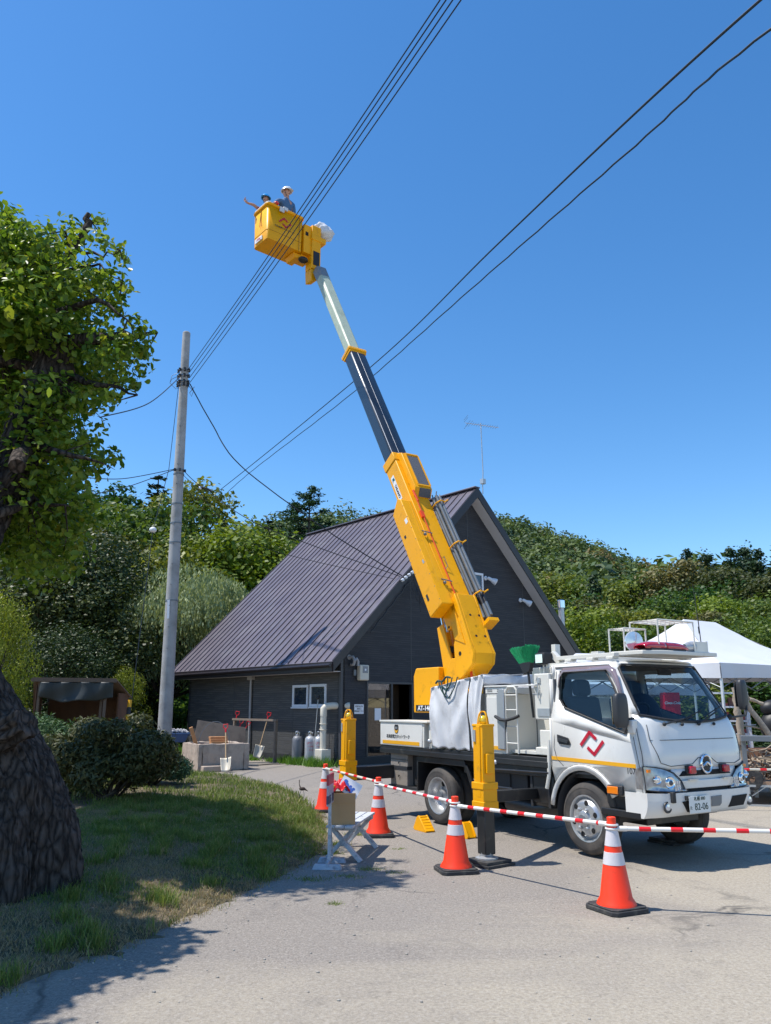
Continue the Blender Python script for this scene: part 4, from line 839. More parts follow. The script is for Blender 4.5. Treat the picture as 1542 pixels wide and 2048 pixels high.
# ------------------------------------------------ concrete pole, guy, cables
def polemat():
    m = mat('spun_concrete', (.38, .375, .37), .8, var=.08, vs=2, bump=.25, bs=40, dirt=(.22, .21, .20), ds=2.2, dl=(.42, .75)); return m
PX, PY_ = -6.33, 23.1
po = thing('utility_pole', 'tall pale concrete utility pole left of the house', 'utility pole', (PX, PY_, 0))
g = MB(); g.tube([(.05 * math.cos(0) * 0 + .05, 0, 0), (-.02, 0, 6.6), (-.09, 0, 13.25)], [.205, .165, .122], 28); g.lathe([(.122, 0), (.10, .03), (.001, .035)], (-.09, 0, 13.25), n=28); g.build('pole_shaft', polemat(), po)
g = MB()
for z in (11.95, 11.75, 11.55, 11.4, 8.62, 8.5, 7.55, 6.95, 6.35, 4.6): r = .21 - z * .0066; g.lathe([(r, -.02), (r + .012, -.02), (r + .012, .02), (r, .02)], (.05 - z * .0105, 0, z), n=24)
g.build('steel_band', M['metalg'], po)
g = MB()
for i, z in enumerate((11.92, 11.72, 11.52, 11.42)):
    for a in (-.5, -1.3, -2.2, -3.0): x = math.cos(a); y = math.sin(a); g.lathe([(.02, -.05), (.045, -.045), (.03, 0), (.045, .045), (.02, .05)], (x * .19 - .07, y * .19, z), n=8)
for z in (8.6,):
    for a in (-.2, -1.2, -2.0): g.lathe([(.02, -.04), (.035, -.04), (.03, 0), (.035, .04), (.02, .04)], (math.cos(a) * .2 - .04, math.sin(a) * .2, z), n=8)
g.build('insulator', M['blackm'], po)
for i in range(12): g = MB(); z = 3.2 + i * .62; g.tube([(.04 - z * .01, -.17 + z * .0035, z), (.05 - z * .01, -.24 + z * .0035, z)], .014, 5); g.build('step_bolt', M['metalg'], po)
g = MB()
for s_ in (.0, .12): g.tube([(-.22, 0, 11.9 - s_), (-.45, -.05, 11.75 - s_), (-.5, -.05, 11.5), (-.3, -.05, 11.3), (-.2, 0, 11.35)], .008, 4)
g.tube([(.1, -.05, 11.4), (.28, -.1, 11.2), (.22, -.1, 11.02), (.16, -.1, 11.15), (.3, -.1, 11.35)], .010, 5)
g.build('jumper_wire', M['metalg'], po)
g = MB(); g.bar((-.02, -.205, 4.05), (-.04, -.20, 4.6), .07, .01, (0, 1, 0)); g.build('number_plate', M['paper'], po)
M['cable'] = mat('black_cable', (.012, .013, .016), .5)
def cable(name, pts, r, label, sag=0, group=None, wob=0, n=40):
    P = [Vector(p) for p in pts]; out = []
    if len(P) == 2:
        for i in range(n + 1): t = i / n; out.append(P[0].lerp(P[1], t) - Vector((0, 0, sag * 4 * t * (1 - t))))
    else:
        m = len(P)
        for i in range(m - 1):
            p0 = P[max(i - 1, 0)]; p1 = P[i]; p2 = P[i + 1]; p3 = P[min(i + 2, m - 1)]
            for k in range(n // (m - 1)):
                t = k / (n // (m - 1)); out.append(.5 * ((2 * p1) + (p2 - p0) * t + (2 * p0 - 5 * p1 + 4 * p2 - p3) * t * t + (3 * p1 - p0 - 3 * p2 + p3) * t ** 3))
        out.append(P[-1])
    if wob: out = [p + Vector((0, 0, wob * math.sin(i * 2.1))) for i, p in enumerate(out)]
    b = MB(); b.tube(out, r, 6); o = b.build(name, M['cable'], fix=False); return tag(o, label, 'cable', group)
GC = 'four parallel supply cables above the bucket'
QS = [(.73, 8.5, 10.75), (.81, 8.5, 10.75), (.90, 8.5, 10.75), (1.01, 8.5, 10.75)]; ZS = [11.90, 11.78, 11.62, 11.47]
NM = ['leftmost of the four parallel overhead cables passing the yellow bucket', 'second from the left of the four parallel overhead cables', 'third from the left of the four parallel overhead cables', 'rightmost of the four parallel overhead cables passing the yellow bucket']
for i in range(4):
    A_ = Vector((PX + .08 + .03 * i, PY_ - .17, ZS[i])); Q = Vector(QS[i]); m = A_.lerp(Q, .5) - Vector((0, 0, .10)); far = Q + (Q - A_) * 1.0 + Vector((0, 0, .35))
    cable('overhead_cable', [A_, m, Q, far], .0105, NM[i], group=GC, n=60)
cable('service_cable', [(PX + .15, 23.0, 11.45), (-5.4, 22.8, 10.1), (-4.38, 22.5, 8.61), (-1.92, 22.6, 6.75), (-.6, 22.9, 5.95), (.50, 23.15, 5.35)], .018, 'thick drop cable curving from the pole top down over the roof', wob=.004)
cable('service_cable', [(PX + .12, 23.0, 8.6), (-5.66, 23.0, 8.1), (-4.06, 22.8, 6.98), (-2.24, 22.9, 6.25), (.50, 23.2, 5.32)], .012, 'thinner drop cable from the middle of the pole across the roof')
cable('service_cable', [(PX + .12, 23.0, 8.45), (-5.7, 23.0, 7.95), (-4.9, 23.0, 7.0), (-3.6, 23.3, 6.2), (.4, 23.3, 5.25)], .009, 'lowest thin wire sagging from the pole to the roof edge')
jb = thing('cable_joint', 'small grey cable joint hanging on the wire right of the pole', 'joint box', (-5.6, 22.98, 8.05)); g = MB(); g.tube([(-.12, 0, .02), (.0, 0, 0), (.12, 0, -.04)], [.02, .05, .02], 7); g.tube([(.12, 0, -.02), (.30, 0, -.12)], .035, 7); g.tube([(-.1, 0, .1), (-.12, 0, -.42)], .008, 4); g.build('body', M['blackm'], jb)
g = MB(); g.sphere((-.05, -.03, -.03), .05, n=8); g.build('clamp', M['chrome'], jb)
cable('twisted_cable', [(9.5, 4, 12.2), (7.07, 12, 14.51), (4.12, 25, 17.79), (-.96, 45, 21.96), (-15.38, 70, 20.99), (-22, 80, 20.5)], .030, 'upper long overhead cable running down behind the boom', n=80)
cable('overhead_cable', [(9.7, 4, 11.2), (7.2, 12, 13.85), (6.4, 18, 15.88), (3.59, 30, 18.73), (-2.33, 48, 21.37), (-11.94, 66, 21.48), (-17, 76, 21.3)], .026, 'lower wavy overhead cable beside the long twisted one', n=90, wob=.016)
cable('overhead_cable', [(PX - .15, 23.0, 11.72), (-6.3, 19.5, 9.4), (-6.21, 16, 7.67)], .014, 'cable from the pole top running left into the old tree', sag=.3)
cable('overhead_cable', [(PX - .15, 22.9, 8.60), (-6.94, 20, 7.46), (-6.46, 16, 6.31)], .012, 'upper low cable from the pole running left to the tree')
cable('overhead_cable', [(PX - .15, 22.9, 8.58), (-6.8, 20, 7.25), (-6.37, 16, 5.9)], .011, 'lower low cable from the pole running left to the tree')
gu = thing('guy_wire', 'guy wire with white ball beside the concrete pole', 'guy wire', (-6.54, 22.95, 0))
g = MB(); g.tube([(.02, 0, 11.3), (.1, -.7, 8.4), (.14, -1.95, 6.28), (.38, -3.45, 1.6), (.40, -3.6, .9)], .010, 5); g.build('wire', M['cable'], gu)
g = MB(); g.sphere((.14, -1.95, 6.28), .10, n=14, sc=(1, 1, .8)); g.build('ball', M['frame'], gu)
g = MB()
for i in range(8): z0 = .35 + i * .17; g.tube([(.42 - .01 * i, -3.85 + .05 * i, z0), (.41 - .01 * i, -3.80 + .05 * i, z0 + .17)], .05, 10, mi=i % 2)
g.build('guard', [M['blackm'], M['amber']], gu)
# service bracket on the gable rake
sb = thing('service_bracket', 'tangle of cable terminals and loops on the left gable edge', 'cable bracket', bl(2.2, -.46, 5.3), BA)
g = MB()
for i in range(6): g.lathe([(.02, -.05), (.05, -.03), (.05, .03), (.02, .05)], (-.35 + .13 * i, -.05, -.12 + .09 * i), (1, .2, .4), 8)
g.build('insulators', M['frame'], sb)
g = MB(); lp = random.Random(2)
for i in range(7):
    cx, cz, rr_ = lp.uniform(.1, .6), lp.uniform(-.75, -.1), lp.uniform(.1, .28); g.tube([(cx + rr_ * .6 * math.cos(a), -.06 + .03 * i * .3, cz + rr_ * math.sin(a)) for a in [k * .52 for k in range(13)]], .008, 4)
g.tube([(.1, 0, 0), (.35, 0, -.5), (.4, 0, -1.0)], .012, 4); pts = [(0, .0, -.1)]
for i in range(14): pts.append((-.1 - i * .11, .0, -.2 - i * .118 + .03 * math.sin(i * 2)))
g.tube(pts, .022, 5); g.build('loops', M['cable'], sb)
g = MB(); 
for k in range(6): a = k * .52; g.tube([(.62 + .13 * math.cos(t) * math.cos(a), -.1 + .13 * math.cos(t) * math.sin(a), -.22 + .15 * math.sin(t)) for t in [q * .4 for q in range(17)]], .007, 4)
g.build('lamp_cage', M['galv'], sb)
# ------------------------------------------------ aerial lift truck (local: x forward, y to its left, z up)
TO = Vector((.726, 11.487, 0)); TA = R(-58.5)
T = thing('lift_truck', 'white and yellow bucket lift truck with its boom raised behind the cones', 'truck', TO, TA)
TM = Matrix.Translation(TO) @ Matrix.Rotation(TA, 4, 'Z'); TI = TM.inverted()
CW = 1.64
def ins(z): return max(0.0, (z - 1.30)) * .15
def front_s(w, z):
    t = abs(w - CW / 2) / (CW / 2 + .02); t = min(t, 1)
    if z < .76: c = 3.79
    elif z < 1.10: c = 3.775 - (z - .76) * .03
    elif z < 1.42: c = 3.765 - (z - 1.10) * .20 - max(0, z - 1.26) ** 2 * .5
    else: c = 3.688 - (z - 1.42) * .60
    return c - .05 * t * t - .115 * max(0, (t - .72) / .28) ** 2
def fpt(w, z, off=0):
    i = ins(z); t = w / CW; ww = i + (CW - 2 * i) * t; return (front_s(w, z) + off, ww, z)
# cab sides
def side_pts(sg):
    def P(s, z, off=0):
        y = ins(z) - off; return (s, y if sg < 0 else CW - y, z)
    O_ = [(2.33, 2.07), (2.31, 1.66), (2.31, 1.42), (front_s(0, 1.2), 1.2), (front_s(0, 1.44), 1.44), (front_s(0, 1.8), 1.8), (front_s(0, 2.07), 2.07)]
    I_ = [(2.43, 1.985), (2.44, 1.67), (2.53, 1.57), (3.44, 1.31), (front_s(0, 1.40) - .06, 1.40), (front_s(0, 1.8) - .055, 1.80), (front_s(0, 2.0) - .07, 1.985)]
    return P, O_, I_
M['seam'] = mat('panel_seam', (.05, .05, .052), .7)
shell = MB()
for sg in (-1, 1):
    P, O_, I_ = side_pts(sg)
    n = 7
    for i in range(n):
        j = (i + 1) % n; m = 4
        for k in range(m):
            def lp(A, B_, t): return (A[0] + (B_[0] - A[0]) * t, A[1] + (B_[1] - A[1]) * t)
            a0, a1 = lp(O_[i], O_[j], k / m), lp(O_[i], O_[j], (k + 1) / m); b0, b1 = lp(I_[i], I_[j], k / m), lp(I_[i], I_[j], (k + 1) / m)
            shell.add([P(*a0), P(*a1), P(*b1), P(*b0)], [(0, 1, 2, 3)])
    arch = [(2.80 + .50 * math.cos(a), .42 + .50 * math.sin(a)) for a in [R(x) for x in range(178, 29, -10)]]
    low = [(2.31, 1.42), (2.31, .92)] + [(x, z) for x, z in arch if x > 2.33 or z > .8][0:] 
    low = [(2.31, 1.42), (2.31, .90)] + [(x, z) for x, z in arch if z > .66 and x > 2.34] + [(3.24, .675), (front_s(0, .70), .675), (front_s(0, 1.0), 1.0), (front_s(0, 1.2), 1.2)]
    shell.add([P(x, z) for x, z in low], [tuple(range(len(low)))])
# roof, back panel with window, front panel
shell.grid(lambda u, v: (2.33 + (front_s(CW * v, 2.07) - 2.33) * u, fpt(CW * v, 2.07)[1], 2.07 + .045 * math.sin(math.pi * v) ** .5 * (1 - .3 * u)), 6, 16)
def back(a, b_, c, d): shell.add([(2.32, a, c), (2.32, b_, c), (2.32, b_, d), (2.32, a, d)], [(0, 1, 2, 3)])
back(.0, CW, .9, 1.45); back(.03, .35, 1.45, 1.9); back(CW - .35, CW - .03, 1.45, 1.9); back(.08, CW - .08, 1.9, 2.07)
NW = 28
shell.grid(lambda u, v: fpt(CW * u, .955 + (1.425 + .085 * abs(2 * u - 1) ** 2 - .955) * v), NW, 12)
# pillars left and right of the windscreen
for sg in (0, 1):
    def pf(u, v):
        a = u * .055; w = a * CW if sg == 0 else CW * (1 - a); z0 = 1.51; return fpt(w, z0 + (2.07 - z0) * v)
    shell.grid(pf, 3, 8)
shell.grid(lambda u, v: fpt(CW * u, 2.03 + .04 * v), NW, 1)
cab = shell.build('cab', M['white'], T, smooth=35, solid=.018)
# nose panel between the lamps
nb = MB(); nb.grid(lambda u, v: fpt(.30 + (CW - .6) * u, .74 + .22 * v), 18, 5); nose = nb.build('nose_panel', M['white'], T, solid=.015)
def patch(poly, off, mtl, name, parent, n=8, fn=None):     # quad in (w, z) mapped on the front
    b = MB(); a0, a1, a2, a3 = poly
    def g(u, v):
        w = (a0[0] * (1 - u) + a1[0] * u) * (1 - v) + (a3[0] * (1 - u) + a2[0] * u) * v; z = (a0[1] * (1 - u) + a1[1] * u) * (1 - v) + (a3[1] * (1 - u) + a2[1] * u) * v; return fpt(w, z, off)
    b.grid(g, n, n); return b.build(name, mtl, parent, solid=.006)
patch([(.40, .885), (CW - .40, .885), (CW - .46, .935), (.46, .935)], .006, M['dark'], 'upper_slot', T)
patch([(.44, .765), (CW - .44, .765), (CW - .40, .845), (.40, .845)], .035, M['white'], 'grille_bar', T)
patch([(.50, .70), (CW - .50, .70), (CW - .46, .765), (.46, .765)], .004, M['dark'], 'lower_slot', T)
# grooves on the front
gv = MB()
def fline(pts, off=.003, r=.0035, n=10):
    out = []
    for i in range(len(pts) - 1):
        for k in range(n): t = k / n; out.append(fpt(pts[i][0] + (pts[i + 1][0] - pts[i][0]) * t, pts[i][1] + (pts[i + 1][1] - pts[i][1]) * t, off))
    out.append(fpt(*pts[-1], off)); gv.tube(out, r, 5)
fline([(.10, 1.245), (CW - .10, 1.245)]); fline([(.10, 1.40), (.10, 1.245), (.17, 1.02), (.30, .985), (.62, 1.0), (.72, 1.06), (CW - .72, 1.06), (CW - .62, 1.0), (CW - .30, .985), (CW - .17, 1.02), (CW - .10, 1.245), (CW - .10, 1.40)])
fline([(.012, 1.42), (.012, .98)]); fline([(CW - .012, 1.42), (CW - .012, .98)])
for sg in (-1, 1):
    P, O_, I_ = side_pts(sg)
    for L0 in ([(2.36, 1.99), (2.36, 1.12), (2.40, 1.0), (2.50, .93)], [(front_s(0, 1.3) - .03, 1.28), (front_s(0, 1.0) - .02, .98), (front_s(0, .7) - .02, .70)]):
        gv.tube([P(s, z, .003) for s, z in L0], .003, 5)
    ap = [(2.80 + .545 * math.cos(a), .415 + .545 * math.sin(a)) for a in [R(x) for x in range(150, 34, -8)]]; gv.tube([P(s, z, .004) for s, z in ap], .003, 4)
gv.build('panel_gap', M['seam'], cab, fix=False)
# fender flare, sculpted shoulder line, stripes
for sg in (-1, 1):
    fl_ = MB(); P, _, _ = side_pts(sg)
    for k in range(15):
        a0 = R(172 - k * 9.6); a1 = R(172 - (k + 1) * 9.6)
        q = [P(2.80 + r * math.cos(a), .42 + r * math.sin(a), o_) for a in (a0, a1) for r, o_ in ((.475, .02), (.525, .022), (.545, .0))]
        fl_.add(q, [(0, 1, 4, 3), (1, 2, 5, 4)])
    fl_.build('wheel_arch', M['white'], cab, solid=.02)
for sg in (-1, 1):
    lin = MB()
    y0, y1 = (.03, .40) if sg < 0 else (CW - .40, CW - .03)
    for k in range(12):
        a0 = R(190 - k * 16); a1 = R(190 - (k + 1) * 16); lin.add([(2.80 + .47 * math.cos(a), y, .42 + .47 * math.sin(a)) for a in (a0, a1) for y in (y0, y1)], [(0, 1, 3, 2)])
    lin.build('wheel_well', M['blackm'], T, solid=.01)
for sg in (-1, 1):
    sp = MB(); P, _, _ = side_pts(sg); y = -.004 if sg < 0 else CW + .001
    sp.prism([(2.315, y, .985), (3.555, y, .965), (3.555, y, 1.005), (2.315, y, 1.025)], (0, .003, 0))
    sp.build('side_stripe', M['amber'], cab)
# glass
gl = MB(); gl.grid(lambda u, v: fpt(CW * (.045 + .91 * u), 1.425 + .085 * abs(2 * (.045 + .91 * u) - 1) ** 2 * 1 + (2.035 - 1.425 - .085 * abs(2 * (.045 + .91 * u) - 1) ** 2) * v, -.004), 20, 10)
gl.build('windscreen', M['glass'], T, smooth=60)
wr = MB()
edge = [(CW * .045, 1.50)] + [(CW * (.045 + .91 * k / 12), 1.425 + .085 * abs(2 * (.045 + .91 * k / 12) - 1) ** 2) for k in range(13)] + [(CW * .955, 1.6), (CW * .955, 1.8), (CW * .955, 2.0), (CW * .93, 2.035), (CW * .7, 2.035), (CW * .3, 2.035), (CW * .07, 2.035), (CW * .045, 2.0), (CW * .045, 1.8), (CW * .045, 1.6)]
wr.tube([fpt(w, z, .004) for w, z in edge], .016, 6, closed=True); wr.build('windscreen_seal', M['blackm'], cab, fix=False)
for sg in (-1, 1):
    sg_ = MB()
    P, O_, I_ = side_pts(sg); g = MB(); g.add([P(s, z, -.012) for s, z in I_], [tuple(range(7))]); g.build('side_window', M['glass'], T)
    sg_.tube([P(s, z, .004) for s, z in I_], .012, 6, closed=True)
    sg_.prism([P(3.38, 1.325, .01), P(3.46, 1.30, .01), P(3.49, 1.40, .01), P(3.47, 1.42, .01)], (0, .01, 0))
    sg_.build('window_seal', M['blackm'], cab, fix=False)
vz = MB()
P, O_, I_ = side_pts(-1); vp = [(2.40, 1.80), (2.405, 1.95), (2.47, 2.025), (3.20, 2.03), (3.29, 1.98), (3.37, 1.80), (3.43, 1.62)]; vi = [(2.44, 1.80), (2.45, 1.92), (2.50, 1.975), (3.17, 1.98), (3.23, 1.94), (3.33, 1.79), (3.42, 1.60)]
vz.add([P(s, z, .012) for s, z in vp] + [P(s, z, .035) for s, z in vi], [(i, i + 1, 8 + i, 7 + i) for i in range(6)]); vz.build('rain_visor', mat('smoked_visor', (.22, .17, .19), .15, coat=1), cab, solid=.004)
g = MB(); g.add([(2.325, .35, 1.45), (2.325, CW - .35, 1.45), (2.325, CW - .35, 1.9), (2.325, .35, 1.9)], [(0, 1, 2, 3)]); g.build('rear_window', M['glass'], cab)
# door handle, logo, number, turn lamp
P, _, _ = side_pts(-1)
g = MB(); g.prism([(2.42, -.004, 1.27), (2.60, -.004, 1.235), (2.63, -.004, 1.18), (2.62, -.004, 1.155), (2.45, -.004, 1.165), (2.42, -.004, 1.19)], (0, .008, 0)); hd = g.build('door_handle', M['blackm'], cab, bev=.004); g = MB(); g.bar((2.45, -.014, 1.215), (2.60, -.012, 1.19), .014, .03); g.build('grip', M['plastic'], hd)
def zlogo(Mx, s, parent):
    g = MB(); g.M = Mx; w = .135
    for pts in ([(-.5, -.12), (-.085, .5), (.20, .20)], [(-.20, -.20), (.085, -.5), (.5, .12)]):
        for a, b_ in zip(pts[:-1], pts[1:]): g.bar((a[0] * s, a[1] * s, 0), (b_[0] * s, b_[1] * s, 0), .004, w * s, (0, 0, 1)) if 0 else g.bar((a[0] * s, a[1] * s * .68, 0), (b_[0] * s, b_[1] * s * .68, 0), w * s * .8, .003, (0, 0, 1))
        g.tube([(pts[1][0] * s, pts[1][1] * s * .68, -.0014), (pts[1][0] * s, pts[1][1] * s * .68, .0014)], w * s * .4, 12)
    return g.build('red_emblem', M['redlogo'], parent, smooth=0)
zlogo(basis((2.96, -.004, 1.19), (1, 0, 0), (0, 0, 1)), .34, cab)
text('107', .085, M['ink'], cab, basis((3.487, -.003, .93), (1, 0, 0), (0, 0, 1)), 'fleet_number', sx=.95)
g = MB(); g.box((3.17, -.035, .68), (3.38, -.002, .78)); tl = g.build('turn_lamp', M['blackm'], cab, bev=.012); g = MB(); g.box((3.18, -.05, .692), (3.33, -.036, .768)); g.build('lens', M['orlens'], tl, bev=.008)
# bumper
bp_ = MB()
def bf(u, v, off=.045):
    w = CW * (-.012 + 1.024 * u); z = .485 + .245 * v; s = front_s(min(max(w, 0), CW), .6) + off - .03 * (1 - math.sin(math.pi * min(1, v * 1.1) * .5 + .5)) - .05 * (1 - v) ** 3; return (s, w, z + .02 * (1 - abs(2 * u - 1) ** 4) * (v < .05))
bp_.grid(bf, 30, 8); bp_.grid(lambda u, v: (bf(u, 1)[0] - .16 * v, bf(u, 1)[1], .73), 30, 1); bp_.grid(lambda u, v: (bf(u, 0)[0] - .16 * v, bf(u, 0)[1], bf(u, 0)[2]), 30, 1)
for u in (0, 1): bp_.grid(lambda a, v: (3.40 + (bf(u, v)[0] - 3.40) * a, bf(u, v)[1], bf(u, v)[2]), 3, 8)
bump = bp_.build('bumper', M['white'], T, smooth=50)
def bpatch(pts, name, mtl, off=.006, ext=.006, parent=bump):
    g = MB(); g.prism([(bf(w / CW, (z - .485) / .245)[0] + off, w, z) for w, z in pts], (ext, 0, 0)); return g.build(name, mtl, parent)
bpatch([(.34, .645), (.46, .655), (.46, .535), (.43, .54)], 'air_inlet', M['dark']); bpatch([(CW - .50, .66), (CW - .22, .665), (CW - .28, .555), (CW - .56, .55)], 'air_inlet', M['dark'], ext=.003)
bpatch([(.78, .675), (.95, .68), (.945, .60), (.92, .575), (.79, .575)], 'tow_hatch', M['metalg'], ext=.004)
for w in (.155, CW - .155):
    x = bf(w / CW, .45)[0]; g = MB(); g.disc((x + .004, w, .60), (1, 0, 0), .058); g.lathe([(.058, 0), (.056, .012), (.04, .012), (.036, -.01)], (x + .002, w, .60), (1, 0, 0), 20); fo = g.build('fog_lamp', M['plastic'], bump); g = MB(); g.lathe([(.038, .0), (.03, .012), (.001, .016)], (x + .006, w, .60), (1, 0, 0), 16); g.build('lens', M['lens'], fo)
g = MB(); g.sphere((bf(.02, .6)[0] + .008, .05, .625), .012, n=8); g.build('sensor_cap', M['white'], bump)
g = MB(); x = bf(.13, .9)[0]; g.box((x - .01, .19, .64), (x + .035, .235, .745)); g.build('bumper_clip', M['blackm'], bump, bev=.008)
# number plate
px_ = bf(.34, .5)[0] + .035; pc = Vector((px_, .565, .612))
g = MB(); g.box((px_ - .004, .40, .53), (px_, .73, .695)); pl = g.build('number_plate', mat('plate_white', (.70, .72, .70), .4), T, bev=.003)
bs_ = lambda y, z: basis((px_ + .0015, y, z), (0, 1, 0), (0, 0, 1))
M['plateink'] = mat('plate_ink', (.02, .05, .035), .5)
text('札幌 800', .046, M['plateink'], pl, bs_(.565, .667), 'plate_text'); text('た', .040, M['plateink'], pl, bs_(.425, .583), 'plate_text'); text('82-06', .094, M['plateink'], pl, bs_(.585, .588), 'plate_text', sx=.98)
g = MB(); g.box((px_ - .04, .385, .66), (px_ - .006, .43, .70)); g.box((px_ - .05, .5, .58), (px_ - .006, .62, .64)); g.build('plate_bracket', M['blackm'], pl)
# head lamps
def headlamp(sg):
    mir = (lambda w: w) if sg < 0 else (lambda w: CW - w)
    top = [(.0, .985), (.10, .975), (.22, .95), (.31, .915), (.38, .86), (.44, .80), (.475, .745)]; bot = [(.0, .765), (.10, .755), (.2, .748), (.3, .744), (.38, .742), (.44, .741), (.475, .740)]
    b = MB(); n = 6
    def g(u, v):
        i = min(int(u * n), n - 1); t = u * n - i; w0 = top[i][0] + (top[i + 1][0] - top[i][0]) * t; zt_ = top[i][1] + (top[i + 1][1] - top[i][1]) * t; zb = bot[i][1] + (bot[i + 1][1] - bot[i][1]) * t
        return fpt(mir(w0), zb + (zt_ - zb) * v, .012 + .014 * math.sin(math.pi * v) * math.sin(math.pi * min(u * 1.3, 1)))
    b.grid(g, 18, 8)
    # wrap back along the wing
    b.grid(lambda u, v: (fpt(mir(0), 1, .012)[0] - .085 * u, (-.010 if sg < 0 else CW + .010), .765 + (.985 - .765 - .03 * u) * v), 4, 4)
    hl = b.build('headlight', mat('lamp_housing', (.30, .33, .37), .15, .5, var=.6, vs=22, coat=1) if sg < 0 else M['headh'], T, smooth=50)
    M['headh'] = hl.data.materials[0]
    for w, z, r in ((.235, .83, .062), (.10, .86, .045)):
        c = Vector(fpt(mir(w), z, .022)); g = MB(); g.lathe([(r, 0), (r * .92, .012), (r * .6, .006), (r * .55, .02), (.001, .03)], c, (1, (-.25 if sg < 0 else .25), 0), 20); rf = g.build('reflector', M['chrome'], hl)
        g = MB(); g.lathe([(r * .42, .022), (r * .3, .034), (.001, .04)], c, (1, (-.25 if sg < 0 else .25), 0), 16); g.build('bulb', M['glassd'] if r > .05 else M['lens'], hl)
    g = MB()
    for i in range(9): w = .31 + .03 * (i % 3); z = .76 + .035 * (i // 3); c = fpt(mir(w), z, .02); g.box((c[0] - .004, c[1] - .011, z - .013), (c[0] + .006, c[1] + .011, z + .013))
    g.build('led_block', M['lens'], hl); g = MB(); c = fpt(mir(.045), .945, .016); g.box((c[0] - .01, c[1] - .03, .93), (c[0] + .008, c[1] + .03, .96)); g.build('indicator', M['orlens'], hl)
    g = MB(); pts = [g2 for g2 in [fpt(mir(w), z + .006, .018) for w, z in top]] + [fpt(mir(w), z - .006, .018) for w, z in bot[::-1]]; g.tube(pts, .006, 5, closed=True); g.build('lamp_rim', M['blackm'], hl, fix=False)
headlamp(-1); headlamp(1)
# maker's ring and red beacons
g = MB(); c = Vector(fpt(CW / 2, .995, .018)); g.tube([c + Vector((0, .082 * math.cos(a), .088 * math.sin(a))) for a in [k * .2618 for k in range(24)]], .013, 8, closed=True)
g.tube([c + Vector((.004, .066 * (k / 6 - 1), .016 * math.cos((k / 6 - 1) * 3.14159))) for k in range(13)], .012, 6); em = g.build('front_emblem', M['chrome'], T)
g = MB(); g.disc(c - Vector((.006, 0, 0)), (1, 0, 0), .085, 24); g.build('emblem_backing', M['silver'] if 'silver' in M else M['steel'], em)
g = MB()
for s_ in (1, -1): g.prism([c + Vector((-.003, .052 * math.cos(a) * 1, s_ * (.018 + .052 * math.sin(a)))) for a in [k * math.pi / 8 for k in range(9)]], (.006, 0, 0))
g.build('emblem_halves', M['ink'], em)
for w in (CW / 2 - .275, CW / 2 + .275):
    c = Vector(fpt(w, .945, .02)); g = MB(); g.box(c + Vector((-.02, -.055, -.045)), c + Vector((.012, .055, .045))); bc = g.build('red_beacon', M['blackm'], T, bev=.01); g = MB(); g.box(c + Vector((.012, -.045, -.038)), c + Vector((.055, .045, .038))); g.build('lens', M['redlens'], bc, bev=.012)
    g = MB(); g.box(c + Vector((.0, -.07, -.10)), c + Vector((.05, .07, -.09))); g.build('bracket', M['steel'], bc)
# mirrors and wipers
def mirror(sg):
    w = -.13 if sg < 0 else CW + .45; s0 = 3.52 if sg < 0 else 3.42
    arm = MB(); y0 = .03 if sg < 0 else CW - .03
    if sg < 0: arm.tube([(3.56, .02, 1.46), (3.52, -.05, 1.46), (s0 + .03, w + .03, 1.46)], .012, 8); wb_ = MB(); wb_.box((3.50, -.03, 1.31), (3.58, .05, 1.45)); wb_.build('mirror_base', M['white'], T, bev=.012)
    else: arm.tube([(3.56, CW - .04, 1.46), (3.52, CW + .10, 1.465), (3.47, CW + .40, 1.48), (3.46, CW + .45, 1.55), (3.45, w, 1.6)], .014, 8); arm.sphere((3.55, CW - .02, 1.465), .035, n=8)
    am = arm.build('mirror_arm', M['blackm'], T, bev=.01)
    b = MB(); zc = 1.545 if sg < 0 else 1.72; hh_ = .178
    def mf(u, v):
        an = u * 6.28318; x = math.cos(an); y = math.sin(an); ph = math.pi * v; e = lambda q, p: math.copysign(abs(q) ** p, q); r = math.sin(ph) ** .35
        return (s0 + .045 * e(x, .7) * r, w + (.095 if sg < 0 else .07) * e(y, .55) * r, zc - hh_ * e(math.cos(ph), .8))
    b.grid(mf, 24, 14); h = b.build('mirror_housing', M['plastic'], T, smooth=60); g = MB(); g.box((s0 - .05, w - .075, zc - .14), (s0 - .046, w + .075, zc + .14)); g.build('mirror_glass', M['chrome'], h)
mirror(-1); mirror(1)
g = MB()
for w0, w1, z1 in ((.30, .80, 1.52), (.84, 1.30, 1.57)):
    a = Vector(fpt(w0, 1.405, .03)); b_ = Vector(fpt(w1, z1 - .04, .03)); g.tube([a, b_], .009, 6); g.sphere(a, .022, n=8); b0 = Vector(fpt(w1 - .30, z1 - .10, .016)); b1 = Vector(fpt(w1 + .22, z1 + .02, .016)); g.tube([b0, b1], .007, 5)
for w in (.58, 1.12): g.sphere(fpt(w, 1.40, .02), .018, n=8)
g.build('wiper', M['blackm'], T)
